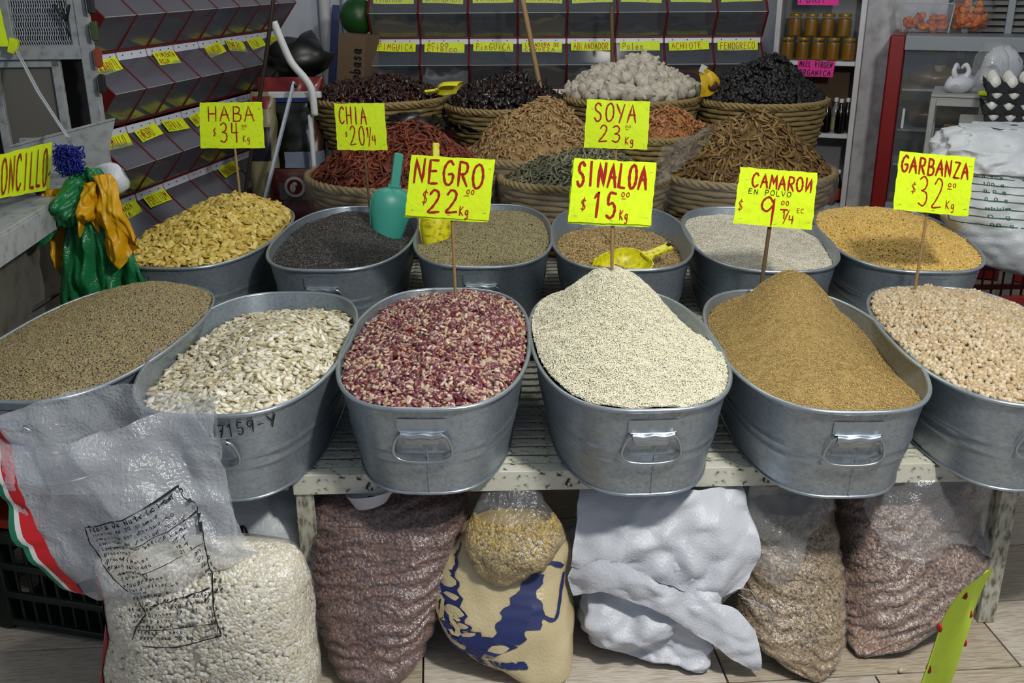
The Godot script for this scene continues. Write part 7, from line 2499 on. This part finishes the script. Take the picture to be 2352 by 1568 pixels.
	for q in [[0.70, 0.86, "feed_red"], [0.42, 0.56, "feed_navy"]]:
		mb = MB.new()
		mb.grid(s.rows(10, 4, q[0], q[1], -0.003, 0.16, 0.34), false, false)
		part("print_block", mb, mat(q[2], Color(0.05, 0.05, 0.12), 0.4), t)
	cuboid(thing("low_stand", "low dark stand carrying the feed bags", "stand", Vector3(-1.05, 0, -4.84)), "box_body", Vector3(0, 0.272, 0), Vector3(0.32, 0.545, 0.22), M.bin_back)
	# black bin bag
	mb = MB.new()
	mb.ellipsoid(Vector3(-1.045, 1.105, -5.12), Vector3(0.15, 0.10, 0.11), 30, 20)
	for i in mb.v.size():
		var k := clampf((mb.v[i].y - 1.10) * 6.0, 0.0, 1.0)
		mb.v[i] += Vector3(1, 0.7, -1) * noise.get_noise_3dv(mb.v[i] * 260.0) * 0.05 + Vector3(0, 0.035 * k * sin(mb.v[i].x * 42.0), 0)
	single("bin_bag", mb, M.black_plastic, "black plastic bin bag slumped on the white cross bar", "bag")
	# carton
	t = thing("carton", "tall brown carton with black lettering, leaning beside the rear bins", "box", Vector3(-0.925, 0.66, -5.34))
	t.basis = Basis(Vector3.BACK, -0.10) * Basis(Vector3.UP, -0.25)
	cuboid(t, "carton_body", Vector3(0.065, 0.28, -0.10), Vector3(0.15, 0.55, 0.20), mat("cardboard", Color(0.40, 0.32, 0.25), 0.8), 0.003)
	var ink := MB.new()
	write(ink, "Ambasa", 0.24, -0.085, 0.20, 0.055, 0.010, func(p: Vector2): return Vector3(0.065 - p.y - 0.03, 0.06 + p.x, 0.0015), 0.01)
	part("lettering", ink, M.marker_black, t)
	# ball
	t = thing("rubber_ball", "green rubber ball with a darker round patch above the carton", "ball", Vector3(-0.80, 1.285, -5.52))
	mb = MB.new()
	mb.ellipsoid(Vector3.ZERO, Vector3(0.095, 0.095, 0.095), 32, 20)
	part("ball_skin", mb, mat("ball_green", Color(0.08, 0.26, 0.08), 0.4), t)
	mb = MB.new()
	var cap := []
	for j in 5:
		var ring := PackedVector3Array()
		for k in 24:
			var a := TAU * k / 24
			var f := 0.42 * j / 4.0
			ring.append(Basis(Vector3.RIGHT, -0.9) * Basis(Vector3.FORWARD, 0.5) * (Vector3(sin(f) * cos(a), cos(f), sin(f) * sin(a)) * 0.0962) * 1.0)
		cap.append(ring)
	mb.grid(cap, true, true)
	part("round_patch", mb, mat("ball_dark", Color(0.05, 0.15, 0.06), 0.4), t)
	cuboid(thing("ball_shelf", "small dark shelf under the green ball", "shelf", Vector3(-0.80, 1.178, -5.56)), "board", Vector3.ZERO, Vector3(0.12, 0.02, 0.14), M.bin_back)
	# pipes on the wall
	for q in [[-1.105, 0.035, "white painted conduit pipe on the rear wall"], [-0.985, 0.02, "thin grey conduit on the rear wall beside the blue strip"]]:
		mb = MB.new()
		mb.tube(PackedVector3Array([Vector3(q[0], 0.0, -6.29), Vector3(q[0], 1.4, -6.29), Vector3(q[0], 2.88, -6.29)]), q[1], 10)
		single("wall_conduit", mb, M.white_paint if q[1] > 0.03 else M.strut_grey, q[2], "pipe")
	mb = MB.new()
	mb.bar(Vector3(-1.09, 0.62, -6.10), Vector3(-1.03, 1.32, -6.26), 0.045, 0.012, Vector3.BACK, 0.004)
	single("blue_strip", mb, mat("strip_blue", Color(0.10, 0.20, 0.42), 0.4), "blue plastic strip leaning beside the wall conduit", "strip")


func background() -> void:
	bins()
	baskets()
	corner()
	right_side()
	left_side()
